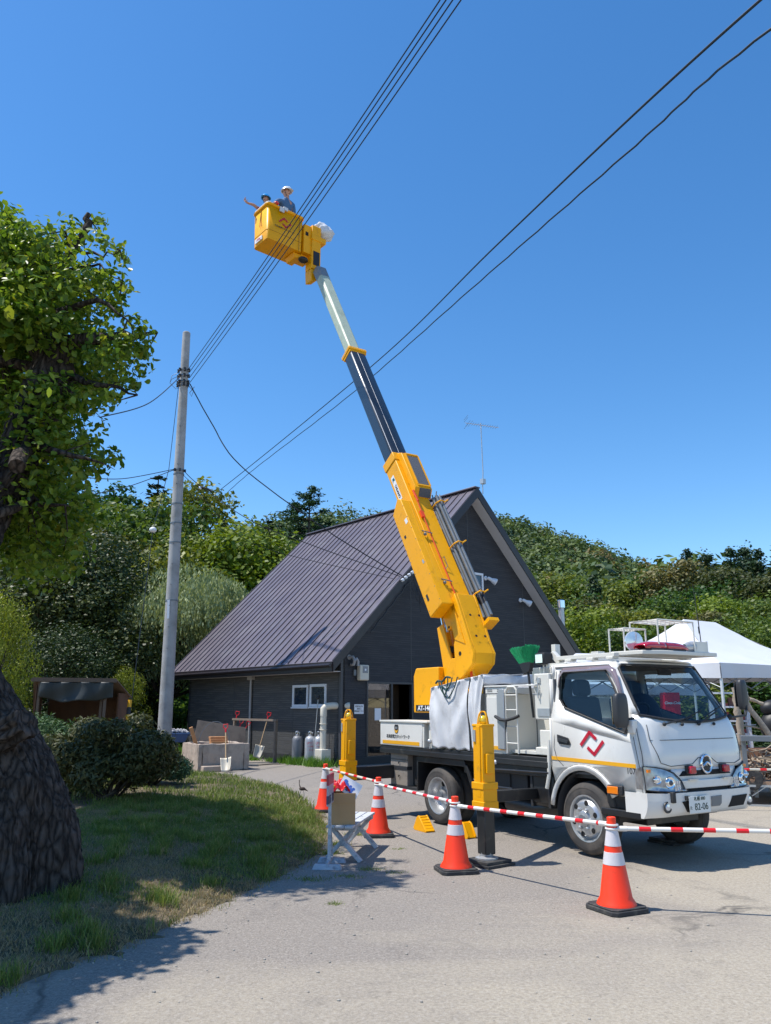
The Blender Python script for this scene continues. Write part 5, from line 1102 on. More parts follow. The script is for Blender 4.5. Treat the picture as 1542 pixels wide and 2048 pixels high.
# interior
g = MB(); g.box((3.28, .06, 1.0), (3.60, CW - .06, 1.40)); g.box((3.10, .95, 1.0), (3.3, 1.1, 1.35)); g.build('dashboard', mat('dash_blue', (.03, .05, .085), .6), T, bev=.04)
g = MB(); g.box((2.35, .04, .85), (3.6, CW - .04, .95)); g.box((2.34, .05, .95), (2.36, .34, 1.9)); g.box((2.34, CW - .34, .95), (2.36, CW - .05, 1.9)); g.box((2.34, .1, 2.02), (3.18, CW - .1, 2.04)); g.build('cab_lining', mat('cab_lining', (.10, .11, .125), .8), T)
def seat(y, nm):
    g = MB(); g.box((2.50, y - .25, 1.02), (2.98, y + .25, 1.18)); g.box((2.40, y - .24, 1.16), (2.54, y + .24, 1.70), rot=Matrix.Rotation(R(-8), 3, 'Y')); g.box((2.38, y - .13, 1.70), (2.48, y + .13, 1.90), rot=Matrix.Rotation(R(-8), 3, 'Y')); return g.build('seat', M['bluegrey'], T, bev=.05)
seat(.42, 's'); seat(1.15, 's')
g = MB(); g.sphere((2.72, 1.12, 1.46), .26, n=16, sc=(.8, .95, 1.1)); g.sphere((2.80, .92, 1.38), .2, n=14, sc=(1.1, .9, .8)); g.build('work_jacket', M['navy'], T, smooth=80)
g = MB(); ct = Vector((3.18, .45, 1.47)); ax = Vector((-.75, 0, .66)); x_ = Vector((.66, 0, .75)); y_ = Vector((0, 1, 0)); g.tube([ct + (x_ * math.cos(a) + y_ * math.sin(a)) * .20 for a in [k * .2618 for k in range(24)]], .016, 8, closed=True); g.tube([ct + y_ * .19, ct, ct - y_ * .19], .014, 6); g.tube([ct, ct - ax * .25], .025, 8); g.sphere(ct, .05, n=10); g.build('steering_wheel', M['blackm'], T)
g = MB(); g.tube([(3.25, .12, 1.15), (3.05, .08, 1.42), (2.7, .08, 1.44), (2.62, .08, 1.30)], .012, 7); g.build('grab_rail', mat('rail_grey', (.45, .47, .5), .4), T)
g = MB(); g.box((3.30, .75, 1.93), (3.33, .95, 2.0)); g.build('inner_mirror', M['blackm'], T)
# wheels
def wheel(s, y, z, out, dish, name='wheel'):
    """out = -1 faces the right side"""
    r = .3775; wd = .205; ax = (0, out, 0); g = MB(); o = (s, y, z)
    g.lathe([(.235, -.02), (.25, -.004), (.30, .0), (.345, -.008), (.366, -.03), (.375, -.05), (.3775, -.10), (.375, -.155), (.366, -.18), (.345, -.2), (.30, -.205), (.235, -.19)], o, ax, 48)
    for k in range(4): g.lathe([(.3785, -.065 - .025 * k), (.380, -.07 - .025 * k), (.380, -.08 - .025 * k), (.3785, -.085 - .025 * k)], o, ax, 48)
    g.lathe([(.318, .002), (.320, .004), (.323, .002)], o, ax, 48)
    ty = g.build(name, M['tyre'], T, smooth=40)
    g = MB()
    if dish > 0: prof = [(.245, -.015), (.245, -.002), (.228, -.004), (.22, -.03), (.212, -.045), (.195, -.02), (.17, .012), (.12, .022), (.085, .020), (.080, .04), (.05, .05), (.001, .052)]
    else: prof = [(.245, -.012), (.245, .0), (.228, -.004), (.222, -.06), (.212, -.10), (.19, -.135), (.12, -.14), (.10, -.12), (.085, -.11), (.07, -.05), (.001, -.045)]
    g.lathe(prof, o, ax, 40); rm = g.build('rim', M['steel'], ty, smooth=40)
    g = MB(); hz_ = .017 if dish > 0 else -.134
    nh = 6 if dish > 0 else 4
    for k in range(nh):
        a = 6.28318 * k / nh + .3; rr_ = .165 if dish > 0 else .155; c = Vector((s + rr_ * math.cos(a), y + out * (hz_ + (-.0 if dish > 0 else .006)), z + rr_ * math.sin(a)))
        g.lathe([(.030 if dish > 0 else .038, .0), (.026, .004), (.001, .005)], c + Vector((0, out * -.0005, 0)), ax, 14)
    g.build('vent_hole', M['dark'], ty)
    g = MB()
    for k in range(6):
        a = 6.28318 * k / 6; rr_ = .108; c = Vector((s + rr_ * math.cos(a), y + out * (.022 if dish > 0 else -.125), z + rr_ * math.sin(a))); g.lathe([(.017, 0), (.017, .022), (.008, .03), (.001, .03)], c, ax, 6)
    g.build('wheel_nut', M['galv'], ty, smooth=20)
    g = MB(); h0 = .048 if dish > 0 else -.046
    if dish > 0: g.lathe([(.078, .02), (.076, .024), (.046, .051), (.044, .062), (.001, .064)], o, ax, 18)
    else: g.lathe([(.068, h0), (.06, h0 + .02), (.001, h0 + .022)], o, ax, 18)
    g.build('hub', M['metalg'], ty); return ty
wheel(2.80, -.0, .396, -1, 1); wheel(2.80, CW + .0, .396, 1, 1)
wheel(0, 0, .378, -1, -1); wheel(0, CW, .378, 1, -1); wheel(0, .225, .378, -1, -1); wheel(0, CW - .225, .378, 1, -1)
g = MB(); g.tube([(0, .1, .39), (0, CW - .1, .39)], .07, 12); g.sphere((0, CW / 2, .40), .17, n=14); g.tube([(2.8, .1, .40), (2.8, CW - .1, .40)], .05, 10); g.build('axle', M['black'], T)
# chassis
g = MB()
for y in (.42, CW - .50): g.box((-1.45, y, .60), (3.55, y + .08, .80))
for s in (-1.4, -.7, .5, 1.5, 2.2, 3.3): g.box((s, .5, .62), (s + .08, CW - .5, .78))
g.box((2.3, .1, .80), (3.5, CW - .1, .90)); g.box((2.4, .40, .35), (3.3, CW - .40, .80)); g.box((.6, .5, .45), (1.5, 1.0, .62))
g.build('chassis_frame', M['black'], T, bev=.008)
g = MB(); g.box((3.05, -.02, .47), (3.60, .16, .54)); g.box((3.10, .03, .54), (3.56, .2, .68)); g.build('cab_step', M['black'], T, bev=.01)
g = MB(); g.box((-1.50, -.02, .95), (2.28, CW + .02, 1.0)); g.box((-1.50, -.035, .885), (2.28, .02, .955)); g.box((-1.50, CW - .02, .885), (2.28, CW + .035, .955)); g.box((.9, -.01, .78), (2.28, .04, .885)); g.build('deck', M['black'], T, bev=.006)
# black mud guard panels round the rear wheel
g = MB(); g.box((-.52, .0, .42), (-.49, .45, .90)); g.box((.55, .05, .72), (.60, .5, .9)); g.prism([(-.52, .0, .88), (.62, .0, .88), (.66, .0, .80), (-.50, .0, .80)], (0, .02, 0))
g.prism([(.62, .0, .82), (.68, .0, .82), (.86, .02, .45), (.78, .02, .45)], (0, .03, 0)); g.box((.80, .05, .40), (.84, .12, .80)); g.build('mud_guard', M['black'], T, bev=.004)
g = MB(); g.box((-.80, .12, .45), (-.54, .5, .90)); g.build('dark_locker', M['blackm'], T)
g = MB(); g.box((-1.27, .02, .43), (-.80, .42, .905)); tb_ = g.build('grey_toolbox', mat('faded_grey_box', (.26, .23, .20), .6, var=.12, dirt=(.14, .12, .10), ds=4, dl=(.5, .8)), T, bev=.01)
g = MB(); g.box((-1.275, .012, .66), (-.795, .10, .71)); g.box((-1.30, .0, .395), (-.50, .45, .43)); g.tube([(-1.03, .01, .77), (-1.02, .0, .745), (-1.0, .01, .77)], .006, 5); g.tube([(-1.03, .01, .58), (-1.02, .0, .555), (-1.0, .01, .58)], .006, 5); g.box((-1.272, .014, .80), (-.798, .03, .806)); g.build('strap', M['blackm'], tb_)
g = MB(); g.box((1.86, .03, .44), (2.28, .55, .84)); tk_ = g.build('fuel_tank', M['black'], T, bev=.05); g = MB(); g.box((1.90, .02, .435), (1.94, .5, .85)); g.box((2.20, .02, .435), (2.24, .5, .85)); g.build('tank_strap', M['blackm'], tk_)
g = MB(); g.box((1.15, .08, .50), (1.78, .5, .82)); g.box((1.2, .06, .56), (1.48, .08, .78)); g.build('battery_box', M['blackm'], T, bev=.02)
g = MB(); g.tube([(1.25, .25, .40), (1.8, .25, .38), (2.2, .3, .42)], .10, 12); g.tube([(.9, -.03, .80), (1.6, -.03, .82), (2.28, -.03, .835)], .012, 5); g.tube([(.95, .0, .60), (1.6, .0, .60)], .015, 6); g.build('exhaust', M['black'], T)
g = MB(); g.sphere((1.32, -.03, .90), .028, n=10); g.build('side_marker', M['frame'], T)
# rear white tool locker
g = MB(); g.box((-1.50, -.03, 1.0), (-.33, .48, 1.355)); lk = g.build('rear_locker', M['white'], T, bev=.012)
g = MB(); g.box((-1.505, -.045, 1.345), (-.18, .50, 1.372)); g.box((-.33, -.02, 1.0), (-.29, .47, 1.34)); g.box((-.20, .0, 1.0), (-.02, .45, 1.34)); g.build('locker_lid', M['cream'], lk, bev=.005)
g = MB(); g.box((-1.42, -.034, 1.025), (-.40, -.031, 1.075)); g.build('locker_stripe', M['amber'], lk)
g = MB(); g.lathe([(.001, 0), (.001, 0)], (0, 0, 0)); g = MB(); bx0 = -1.02; cz_ = 1.245
g.prism([(bx0 + .055 * x, -.034, cz_ + .065 * z) for x, z in ((-.75, 1), (.75, 1), (1, .7), (1, -.3), (.6, -.9), (0, -1), (-.6, -.9), (-1, -.3), (-1, .7))], (0, .003, 0)); bd = g.build('badge', M['ink'], lk)
g = MB(); g.prism([(bx0 + .05 * x, -.036, cz_ + .06 * z) for x, z in ((.95, -.05), (.9, -.4), (.5, -.85), (0, -.95), (-.5, -.85), (-.9, -.4), (-.95, -.05), (-.5, -.35), (.5, -.35))], (0, .002, 0)); g.build('badge_band', M['amber'], bd)
g = MB(); g.box((bx0 - .03, -.0365, cz_ + .0), (bx0 - .01, -.034, cz_ + .035)); g.box((bx0 + .01, -.0365, cz_), (bx0 + .03, -.034, cz_ + .035)); g.build('badge_marks', M['galv'], bd)
text('北海道電力ネットワーク', .060, M['ink'], lk, basis((-.98, -.033, 1.135), (1, 0, 0), (0, 0, 1)), 'company_name', sx=1.0)
g = MB(); g.box((-1.48, CW - .5, 1.0), (-.3, CW + .02, 1.36)); g.build('far_locker', M['white'], T, bev=.012)
g = MB(); g.sphere((-.12, -.04, 1.10), .035, n=10); g.tube([(-.12, -.04, 1.0), (-.12, -.04, 1.10)], .012, 6); g.build('marker_lamp', M['galv'], T)
# canvas cover
def cloth(s0, s1, zt0, zt1, zb, y, nu, nv, amp, ph):
    def fn(u, v):
        s = s0 + (s1 - s0) * u; zt_ = zt0 + (zt1 - zt0) * u; z = zt_ + (zb + .012 * math.sin(u * 23 + ph) - zt_) * v
        f = v ** .7 * amp * (.6 * math.sin(u * 13 + 2.2 * v + ph) + .5 * math.sin(u * 29 - 4 * v + ph * 2) + .35 * math.sin(v * 9 + u * 7)) + .02 * math.sin(9 * v + 16 * abs(u - .5)) * (1 - v)
        return (s + .012 * math.sin(v * 6 + ph) * v - .03 * v * (u - .5), y + f - .03 * math.sin(math.pi * v), z)
    return fn
g = MB(); g.grid(cloth(-.09, .80, 1.84, 1.955, 1.02, -.03, 44, 40, .022, .4), 44, 40); g.grid(cloth(.815, 1.10, 1.957, 1.99, 1.04, -.02, 16, 40, .018, 2.0), 16, 40)
g.grid(lambda u, v: (-.09 + 1.19 * u, -.03 + .95 * v, 1.84 + .15 * u + .02 * v - .03 * math.sin(math.pi * u) * math.sin(math.pi * v) + .006 * math.sin(u * 20 + v * 9)), 24, 20)
g.grid(lambda u, v: (1.10 + .012 * math.sin(u * 9 + v * 3), -.02 + .94 * u, 1.99 - .125 * v - .01 * math.sin(u * 12) + .01 * u), 20, 4)
g.grid(lambda u, v: (-.09 - .01 * math.sin(v * 5), -.03 + .6 * u, 1.84 - .8 * v), 10, 16)
g.build('canvas_cover', M['canvas'], T, smooth=80, solid=.004)
g = MB()
for s in (.0, .5, 1.05): g.box((s, .05, 1.0), (s + .04, .09, 1.84))
g.box((.0, .1, 1.0), (1.0, .9, 1.75)); g.build('cover_frame', M['cream'], T)
g = MB(); M['cordg'] = mat('green_black_cord', (.015, .06, .05), .6)
for (s0, s1, dp) in ((.18, .62, .26), (.24, .50, .16), (.26, .40, .24)): g.tube([(s0 + (s1 - s0) * k / 12, -.085 - .01 * math.sin(k), 1.93 + .04 * k / 12 - dp * math.sin(math.pi * k / 12)) for k in range(13)], .009, 5)
g.tube([(.10 + .05 * k, -.075, 1.90 + .012 * k + .02 * math.sin(k * 1.5)) for k in range(8)], .014, 6); g.build('tie_cord', M['cordg'], T)
# cabinet and equipment behind the cab
g = MB(); g.box((1.14, .0, 1.0), (1.53, .50, 1.74)); cbn = g.build('cabinet', M['cream'], T, bev=.01)
g = MB(); g.box((1.13, -.006, 1.745), (1.60, .46, 1.82)); g.box((1.12, -.02, 1.825), (2.1, .02, 1.845)); g.box((1.15, -.012, 1.045), (1.50, 0, 1.70)); g.build('cabinet_panel', M['white'], cbn, bev=.004)
g = MB()
for i in range(12):
    for k in range(2): x = 1.17 + .018 * (i % 6) + (.20 if i > 5 else 0); g.box((x, -.009, 1.765 + k * .02), (x + .01, -.005, 1.775 + k * .02))
g.build('vent_slots', M['dark'], cbn); g = MB(); g.box((1.18, -.016, 1.05), (1.50, -.012, 1.095)); g.build('cabinet_stripe', M['amber'], cbn)
g = MB(); g.box((1.535, .06, 1.02), (2.02, .95, 1.06)); g.box((1.56, .48, 1.06), (2.10, .52, 1.80)); g.box((1.6, .9, 1.0), (2.2, 1.5, 1.7)); g.build('inner_panel', M['cream'], T, bev=.004)
g = MB(); g.tube([(1.55, -.02, 1.02), (1.55, -.02, 1.76), (1.60, -.02, 1.82), (1.72, -.02, 1.82), (1.76, -.02, 1.78), (1.76, -.02, 1.02)], .012, 8)
for z in (1.14, 1.34, 1.54, 1.72): g.tube([(1.55, -.02, z), (1.76, -.02, z)], .010, 6)
g.build('folding_ladder', M['cream'], T)
g = MB(); g.prism([(1.40, -.03, 1.06), (1.54, -.03, 1.06), (1.54, -.03, 1.80), (1.45, -.03, 1.80), (1.40, -.03, 1.72)], (0, -.02, 0)); g.build('side_chute', mat('grey_chute', (.34, .36, .38), .35, .3), T, bev=.01)
g = MB(); g.tube([(1.38, -.06, 1.46), (1.5, -.075, 1.42), (1.60, -.07, 1.415), (1.72, -.05, 1.44), (1.80, -.03, 1.47)], .020, 6); g.tube([(1.60, -.07, 1.42), (1.61, -.08, 1.36), (1.59, -.075, 1.30)], [.018, .014, .006], 6); g.build('rubber_band', M['blackm'], T)
g = MB(); g.box((2.03, .03, 1.43), (2.29, .35, 1.97)); eb = g.build('control_box', M['cream'], T, bev=.012); g = MB(); g.box((2.08, .022, 1.47), (2.29, .030, 1.56)); g.box((2.09, .018, 1.86), (2.15, .03, 1.92)); g.tube([(2.12, .01, 1.86), (2.12, .005, 1.68)], .008, 5); g.build('latch', M['galv'], eb)
g = MB(); g.box((2.06, .06, 1.06), (2.26, .35, 1.31)); g.box((2.0, .04, 1.02), (2.28, .4, 1.11)); g.build('valve_box', M['cream'], T, bev=.01)
g = MB(); g.tube([(2.27, .01, 1.20), (2.28, -.01, 1.0), (2.27, -.015, .80), (2.22, -.01, .66)], .022, 8); g.build('intake_hose', M['cream'], T)
g = MB(); g.box((1.7, .30, 1.84), (2.05, .6, 2.06)); g.build('hopper_box', M['white'], T, bev=.01)
g = MB(); g.box((2.05, .06, 2.08), (2.20, .2, 2.22)); wl_ = g.build('work_lamp', M['blackm'], T, bev=.01); g = MB(); g.box((2.06, .045, 2.10), (2.18, .062, 2.20)); g.build('lens', M['chrome'], wl_)
g = MB(); g.tube([(2.12, .12, 2.08), (2.12, .12, 1.75)], .010, 6); g.tube([(2.10, .02, 1.95), (2.06, .0, 1.8), (2.1, .0, 1.72), (2.15, .01, 1.78)], .006, 5); g.box((2.16, .12, 2.05), (2.5, .16, 2.09)); g.prism([(2.13, .2, 2.20), (2.20, .2, 2.24), (2.33, .2, 2.13), (2.31, .2, 2.05)], (0, .06, 0)); g.box((2.10, .28, 2.15), (2.17, .36, 2.33)); g.box((2.16, .9, 2.12), (2.28, 1.02, 2.26)); g.build('lamp_bracket', M['cream'], T, bev=.005)
# platform and racks over the cab
g = MB(); g.box((2.30, .16, 2.125), (3.22, .24, 2.17)); g.box((2.30, CW - .24, 2.125), (3.22, CW - .16, 2.17))
for s in (2.45, 2.80, 3.10): g.box((s, .15, 2.10), (s + .1, .25, 2.128)); g.box((s, .2, 2.13), (s + .04, CW - .2, 2.16))
g.build('roof_rail', M['cream'], T, bev=.004)
g = MB(); g.prism([(3.10, .24, 2.14), (3.50, .30, 2.14), (3.60, .50, 2.14), (3.60, 1.44, 2.14), (3.10, 1.44, 2.14)], (0, 0, .045)); g.build('front_platform', M['cream'], T, bev=.006)
def rack(s0, s1, y0, y1, z0, z1):
    g = MB(); r = .010; C4 = [(s0, y0), (s1, y0), (s1, y1), (s0, y1)]
    for s, y in C4: g.tube([(s, y, z0), (s, y, z1)], r, 7)
    g.tube([(s, y, z1) for s, y in C4], r, 7, closed=True)
    for k in range(1, 6): t = k / 6; g.tube([(s0 + (s1 - s0) * t, y0, z1 + .004), (s0 + (s1 - s0) * t, y1, z1 + .004)], .005, 5)
    for k in range(1, 4): t = k / 4; g.tube([(s0, y0 + (y1 - y0) * t, z1 - .004), (s1, y0 + (y1 - y0) * t, z1 - .004)], .005, 5)
    return g.build('roof_rack', M['cream'], T)
rack(3.13, 3.52, .55, 1.16, 2.185, 2.53); rack(2.98, 3.20, .36, .72, 2.15, 2.45)
g = MB(); g.box((3.36, .40, 2.19), (3.54, .98, 2.21)); bar_ = g.build('light_bar', M['blackm'], T)
for y0, y1 in ((.31, .66), (.67, 1.03)):
    g = MB(); g.grid(lambda u, v: (3.45 - .085 * math.cos(math.pi * v), y0 + (y1 - y0) * u, 2.205 + .085 * math.sin(math.pi * v) ** .5 * (1 - .55 * (abs(y0 + (y1 - y0) * u - .67) / .36) ** 6)), 12, 10)
    g.build('red_dome', M['redlens'], bar_, solid=.003, smooth=60)
g = MB(); g.lathe([(.03, 0), (.10, .02), (.115, .05), (.11, .07), (.001, .075)], (3.20, .47, 2.30), (1, -.3, 0), 20); g.tube([(3.2, .47, 2.18), (3.2, .47, 2.25)], .012, 6); g.build('search_lamp', M['lens'], T)
g = MB(); g.lathe([(.03, -.1), (.05, -.05), (.055, .0), (.07, .04)], (3.46, 1.15, 2.25), (0, 1, 0), 14); g.build('loudspeaker', M['galv'], T); g = MB(); g.box((3.38, 1.2, 2.19), (3.44, 1.5, 2.32)); g.tube([(3.42, 1.5, 2.16), (3.42, 1.5, 2.33)], .02, 8); g.build('ventilated_panel', M['cream'], T)
g = MB(); g.tube([(3.42, 1.42, 2.2), (3.42, 1.40, 2.55), (3.42, 1.36, 3.0)], [.006, .006, .003], 5); g.tube([(3.42, 1.40, 2.42), (3.42, 1.395, 2.50)], .009, 6); g.build('radio_antenna', M['blackm'], T)
# outriggers
def outrigger(x, y, pad=True):
    loc = TI @ Vector((x, y, 0)); h = .095; s, w = loc.x, loc.y
    g = MB(); g.box((s - .082, w - .082, .60), (s + .082, w + .082, 1.40)); jk = g.build('jack', M['yellow2'], T, bev=.012)
    g = MB(); g.box((s - .092, w - .092, .55), (s + .092, w + .092, .80)); g.box((s - .100, w - .100, .54), (s + .100, w + .100, .62)); g.box((s - .100, w - .100, .74), (s + .100, w + .100, .81)); g.box((s - .01, w - .094, .66), (s + .05, w - .08, 1.385)); g.box((s + .08, w - .05, .90), (s + .115, w + .05, 1.10)); g.box((s - .087, w - .087, 1.375), (s + .087, w + .087, 1.402)); g.build('jack_collar', M['yellow2'], jk, bev=.006)
    g = MB(); g.box((s - .068, w - .068, .10), (s + .068, w + .068, .56)); g.build('inner_leg', M['black'], jk, bev=.012)
    g = MB(); g.sphere((s, w, 1.44), .05, n=14, sc=(1, 1, 1.1)); g.build('beacon', mat('beacon_yellow', (.75, .55, .02), .15, coat=1) if 'beac' not in M else M['beac'], jk)
    g = MB()
    for a in (0, 1): g.tube([(s + (.075 if a == 0 else 0) * q, w + (.075 if a else 0) * q, 1.40 + .13 * (1 - abs(q) ** 4)) for q in [k / 6 - 1 for k in range(13)]], .008, 6)
    g.build('beacon_guard', M['yellow2'], jk)
    g = MB(); g.sphere((s, w, .11), .07, n=12, sc=(1, 1, .8)); g.lathe([(.12, .045), (.12, .07), (.05, .09), (.001, .09)], (s, w, 0), n=18); g.build('foot', M['galv'], jk); g = MB(); g.box((s - .06, w - .0945, 1.22), (s - .02, w - .0825, 1.34)); g.build('jack_sticker', M['galv'], jk)
    for q in range(6): pass
    return s, w
s1, w1 = outrigger(1.05, 8.72); s2, w2 = outrigger(-.55, 12.05)
g = MB(); g.bar((1.75, .45, .55), (s1, w1 + .03, .66), .10, .12); g.build('outrigger_beam', M['black'], T, bev=.01); g = MB(); g.bar((-1.3, .6, .62), (s2, w2 + .05, .62), .13, .19); g.build('outrigger_beam', M['black'], T, bev=.01)
tag(None, ) if 0 else None
GP = 'black outrigger pads'
def pad(x, y, a, lab, n=2, z0=0):
    t = thing('outrigger_pad', lab, 'pad', (x, y, z0), a, GP); g = MB()
    g.box((-.19, -.19, 0), (.19, .19, .028)); g.build('lower_board', M['rubber'], t, bev=.004)
    g = MB(); g.box((-.17, -.18, .029), (.16, .17, .058)); g.build('upper_board', M['rubber'], t, bev=.004); return t
pad(1.07, 8.70, TA + .1, 'stacked black rubber pad under the front yellow jack')
pad(-.55, 12.05, TA, 'black pad under the rear yellow jack behind the cardboard box')
t_ = pad(3.42, 10.05, TA, 'black pad lying below the far front wheel of the truck')
# wheel chocks
GC_ = 'yellow wheel chocks'
def chock(p, rz, lab):
    t = thing('wheel_chock', lab, 'wheel chock', p, rz, GC_); g = MB()
    g.prism([(-.17, -.07, 0), (.13, -.07, 0), (.15, -.07, .03), (.06, -.07, .17), (.02, -.07, .19), (.0, -.07, .18), (-.17, -.07, .02)], (0, .02, 0)); g.prism([(-.17, .05, 0), (.13, .05, 0), (.15, .05, .03), (.06, .05, .17), (.02, .05, .19), (.0, .05, .18), (-.17, .05, .02)], (0, .02, 0))
    g.build('side_plate', M['yellow'], t, bev=.004); g = MB(); g.bar((-.17, 0, .012), (.02, 0, .178), .12, .02)
    for k in range(5): c = Vector((-.14 + .034 * k, 0, .045 + .031 * k)); g.box(c - Vector((.006, .06, .006)), c + Vector((.006, .06, .008)))
    g.bar((.13, 0, .01), (.04, 0, .17), .12, .018); g.build('ramp', M['yellow'], t, bev=.003); return t
chock((.50, 10.95, 0), R(118), 'yellow plastic wheel chock in front of the rear wheel in the sun'); chock((.99, 10.42, 0), R(-58), 'second yellow wheel chock half hidden behind an orange cone')

# upturned street broom stuck behind the cab
bq = thing('broom', 'upturned broom with bright green bristles standing behind the cab', 'broom', TM @ Vector((1.80, .12, 1.45)), TA)
g = MB(); g.tube([(.10, 0, 0), (.03, 0, .60)], .016, 8); g.prism([(-.02, -.03, .52), (.09, -.03, .56), (.12, -.03, .68), (-.10, -.03, .66)], (0, .06, 0)); g.build('handle', M['ink'], bq, bev=.004)
g = MB(); rq = random.Random(6)
for i in range(520):
    t = rq.random(); y = rq.uniform(-.04, .04); b0 = Vector((-.10 + .22 * t, y * .6, .655 + .01 * t)); a = -.50 + .72 * t + rq.gauss(0, .05); L = .205 + .01 * math.sin(t * 9) + rq.uniform(-.012, .012); g.tube([b0, b0 + Vector((math.sin(a) * L, y * 1.5 + rq.gauss(0, .008), math.cos(a) * L))], [.006, .0055], 4)
g.build('bristles', M['green'], bq, fix=False)
# ------------------------------------------------ boom of the truck (frame: x out towards the tip, y left, z up; origin under the slewing ring)
BO = Vector((1.1895, 12.3574, 0)); BH = Vector((-.5265, .8502, 0))
BM = Matrix(((BH.x, -BH.y, 0, BO.x), (BH.y, BH.x, 0, BO.y), (0, 0, 1, 0), (0, 0, 0, 1))); BF = TI @ BM
ua = Vector((.514, 0, .858)); na = Vector((-.858, 0, .514)); oa = Vector((1.68, 0, 6.09))
AM = Matrix(((ua.x, 0, na.x, oa.x), (0, 1, 0, 0), (ua.z, 0, na.z, oa.z), (0, 0, 0, 1))); AF = BF @ AM
def mbf(Mx): b = MB(); b.M = Mx; return b
# slewing column, counterweight
g = mbf(BF); g.tube([(0, 0, 1.0), (0, 0, 1.22)], .42, 32); g.tube([(0, 0, 1.22), (0, 0, 1.34)], .34, 32); g.build('slewing_ring', M['yellow'], T)
g = mbf(BF); g.prism([(-.30, .17, 1.34), (.28, .17, 1.34), (.22, .17, 2.05), (.06, .17, 2.30), (-.22, .17, 2.30), (-.30, .17, 2.1)], (0, -.06, 0)); g.prism([(-.30, -.11, 1.34), (.28, -.11, 1.34), (.22, -.11, 2.05), (.06, -.11, 2.30), (-.22, -.11, 2.30), (-.30, -.11, 2.1)], (0, -.06, 0)); g.box((-.2, -.11, 1.34), (.2, .11, 1.9)); g.box((-.30, .06, 1.5), (-.26, -.12, 2.1)); tur = g.build('turret', M['yellow'], T, bev=.012)
g = mbf(BF); g.box((-.31, -.06, 1.75), (-.303, .05, 1.95)); g.build('turret_label', M['galv'], tur)
g = mbf(BF); g.prism([(.30, .24, 1.48), (1.0, .24, 1.48), (1.0, .24, 2.06), (.93, .24, 2.18), (.30, .24, 2.18)], (0, -.50, 0)); cwt = g.build('counterweight', M['yellow'], T, bev=.015); g = mbf(BF); g.box((.3, -.1, 1.34), (.62, .15, 1.48)); g.build('support', M['yellow'], cwt)
g = mbf(BF); g.box((.32, .241, 1.50), (.93, .246, 1.60)); lp_ = g.build('model_plate', M['ink'], cwt); text('AT-146TE', .105, M['paper'], lp_, BF @ basis((.625, .248, 1.548), (-1, 0, 0), (0, 0, 1)), 'model_text', sx=1.12, bold=.002)
g = mbf(BF); 
for c in ((.34, .02, 1.95), (.34, .1, 1.7)): g.sphere((c[0] - .05, c[1], c[2]), .02, n=8)
g.build('bolt', M['galv'], cwt)
# knee head: two cheek plates joined by rounded back plates
prof = [(-.10, 2.04), (-.06, 2.5), (-.12, 2.7), (.02, 3.12), (-.10, 3.30), (-.20, 3.10), (-.44, 2.56), (-.55, 2.36), (-.52, 2.20), (-.32, 2.04), (-.2, 1.98)]
g = mbf(BF); g.prism([(x, .20, z) for x, z in prof], (0, -.05, 0)); g.prism([(x, -.18, z) for x, z in prof], (0, -.05, 0)); g.prism([(x, .151, z) for x, z in prof[4:]] + [(-.22, .151, 2.3), (-.2, .151, 2.6), (-.1, .151, 2.9)], (0, -.33, 0)); kn = g.build('boom_knee', M['yellow'], T, bev=.012)
g = mbf(BF); g.prism([(.02, .20, 2.95), (-.10, .20, 3.05), (-.36, .20, 2.50), (-.10, .20, 2.58)], (0, .012, 0)); g.build('knee_rib', M['yellow'], kn, bev=.004)
g = mbf(BF)
for x, z in ((-.06, 2.98), (-.18, 2.78), (-.28, 2.58), (.05, 2.78)): g.disc((x, .2015, z), (0, 1, 0), .022, 12)
g.disc((-.22, .2015, 2.36), (0, 1, 0), .035, 16)
for z, x in ((2.95, -.305), (2.62, -.44)):
    for y in (-.12, .05): g.disc((x, y, z), (-.9, 0, .4), .022, 12)
g.build('bolt_hole', M['dark'], kn)
# lift cylinder
g = mbf(BF); g.prism([(.46, .14, 2.80), (.30, .14, 2.86), (.02, .14, 2.15), (.05, .14, 2.0), (.26, .14, 1.96)], (0, -.03, 0)); g.prism([(.46, -.06, 2.80), (.30, -.06, 2.86), (.02, -.06, 2.15), (.05, -.06, 2.0), (.26, -.06, 1.96)], (0, -.03, 0)); g.tube([(.12, .02, 1.95), (.36, .02, 2.72)], .055, 14); cyl = g.build('lift_cylinder', M['yellow'], T, bev=.008)
g = mbf(BF); g.tube([(.33, .07, 2.65), (.46, .07, 3.12)], .028, 14); g.tube([(.33, -.01, 2.65), (.46, -.01, 3.12)], .028, 14); g.build('piston_rod', M['chrome'], cyl)
g = mbf(BF); g.box((.12, -.03, 2.2), (.2, .12, 2.33)); g.box((.14, -.02, 2.4), (.22, .1, 2.5)); g.build('hydraulic_block', M['ink'], cyl)
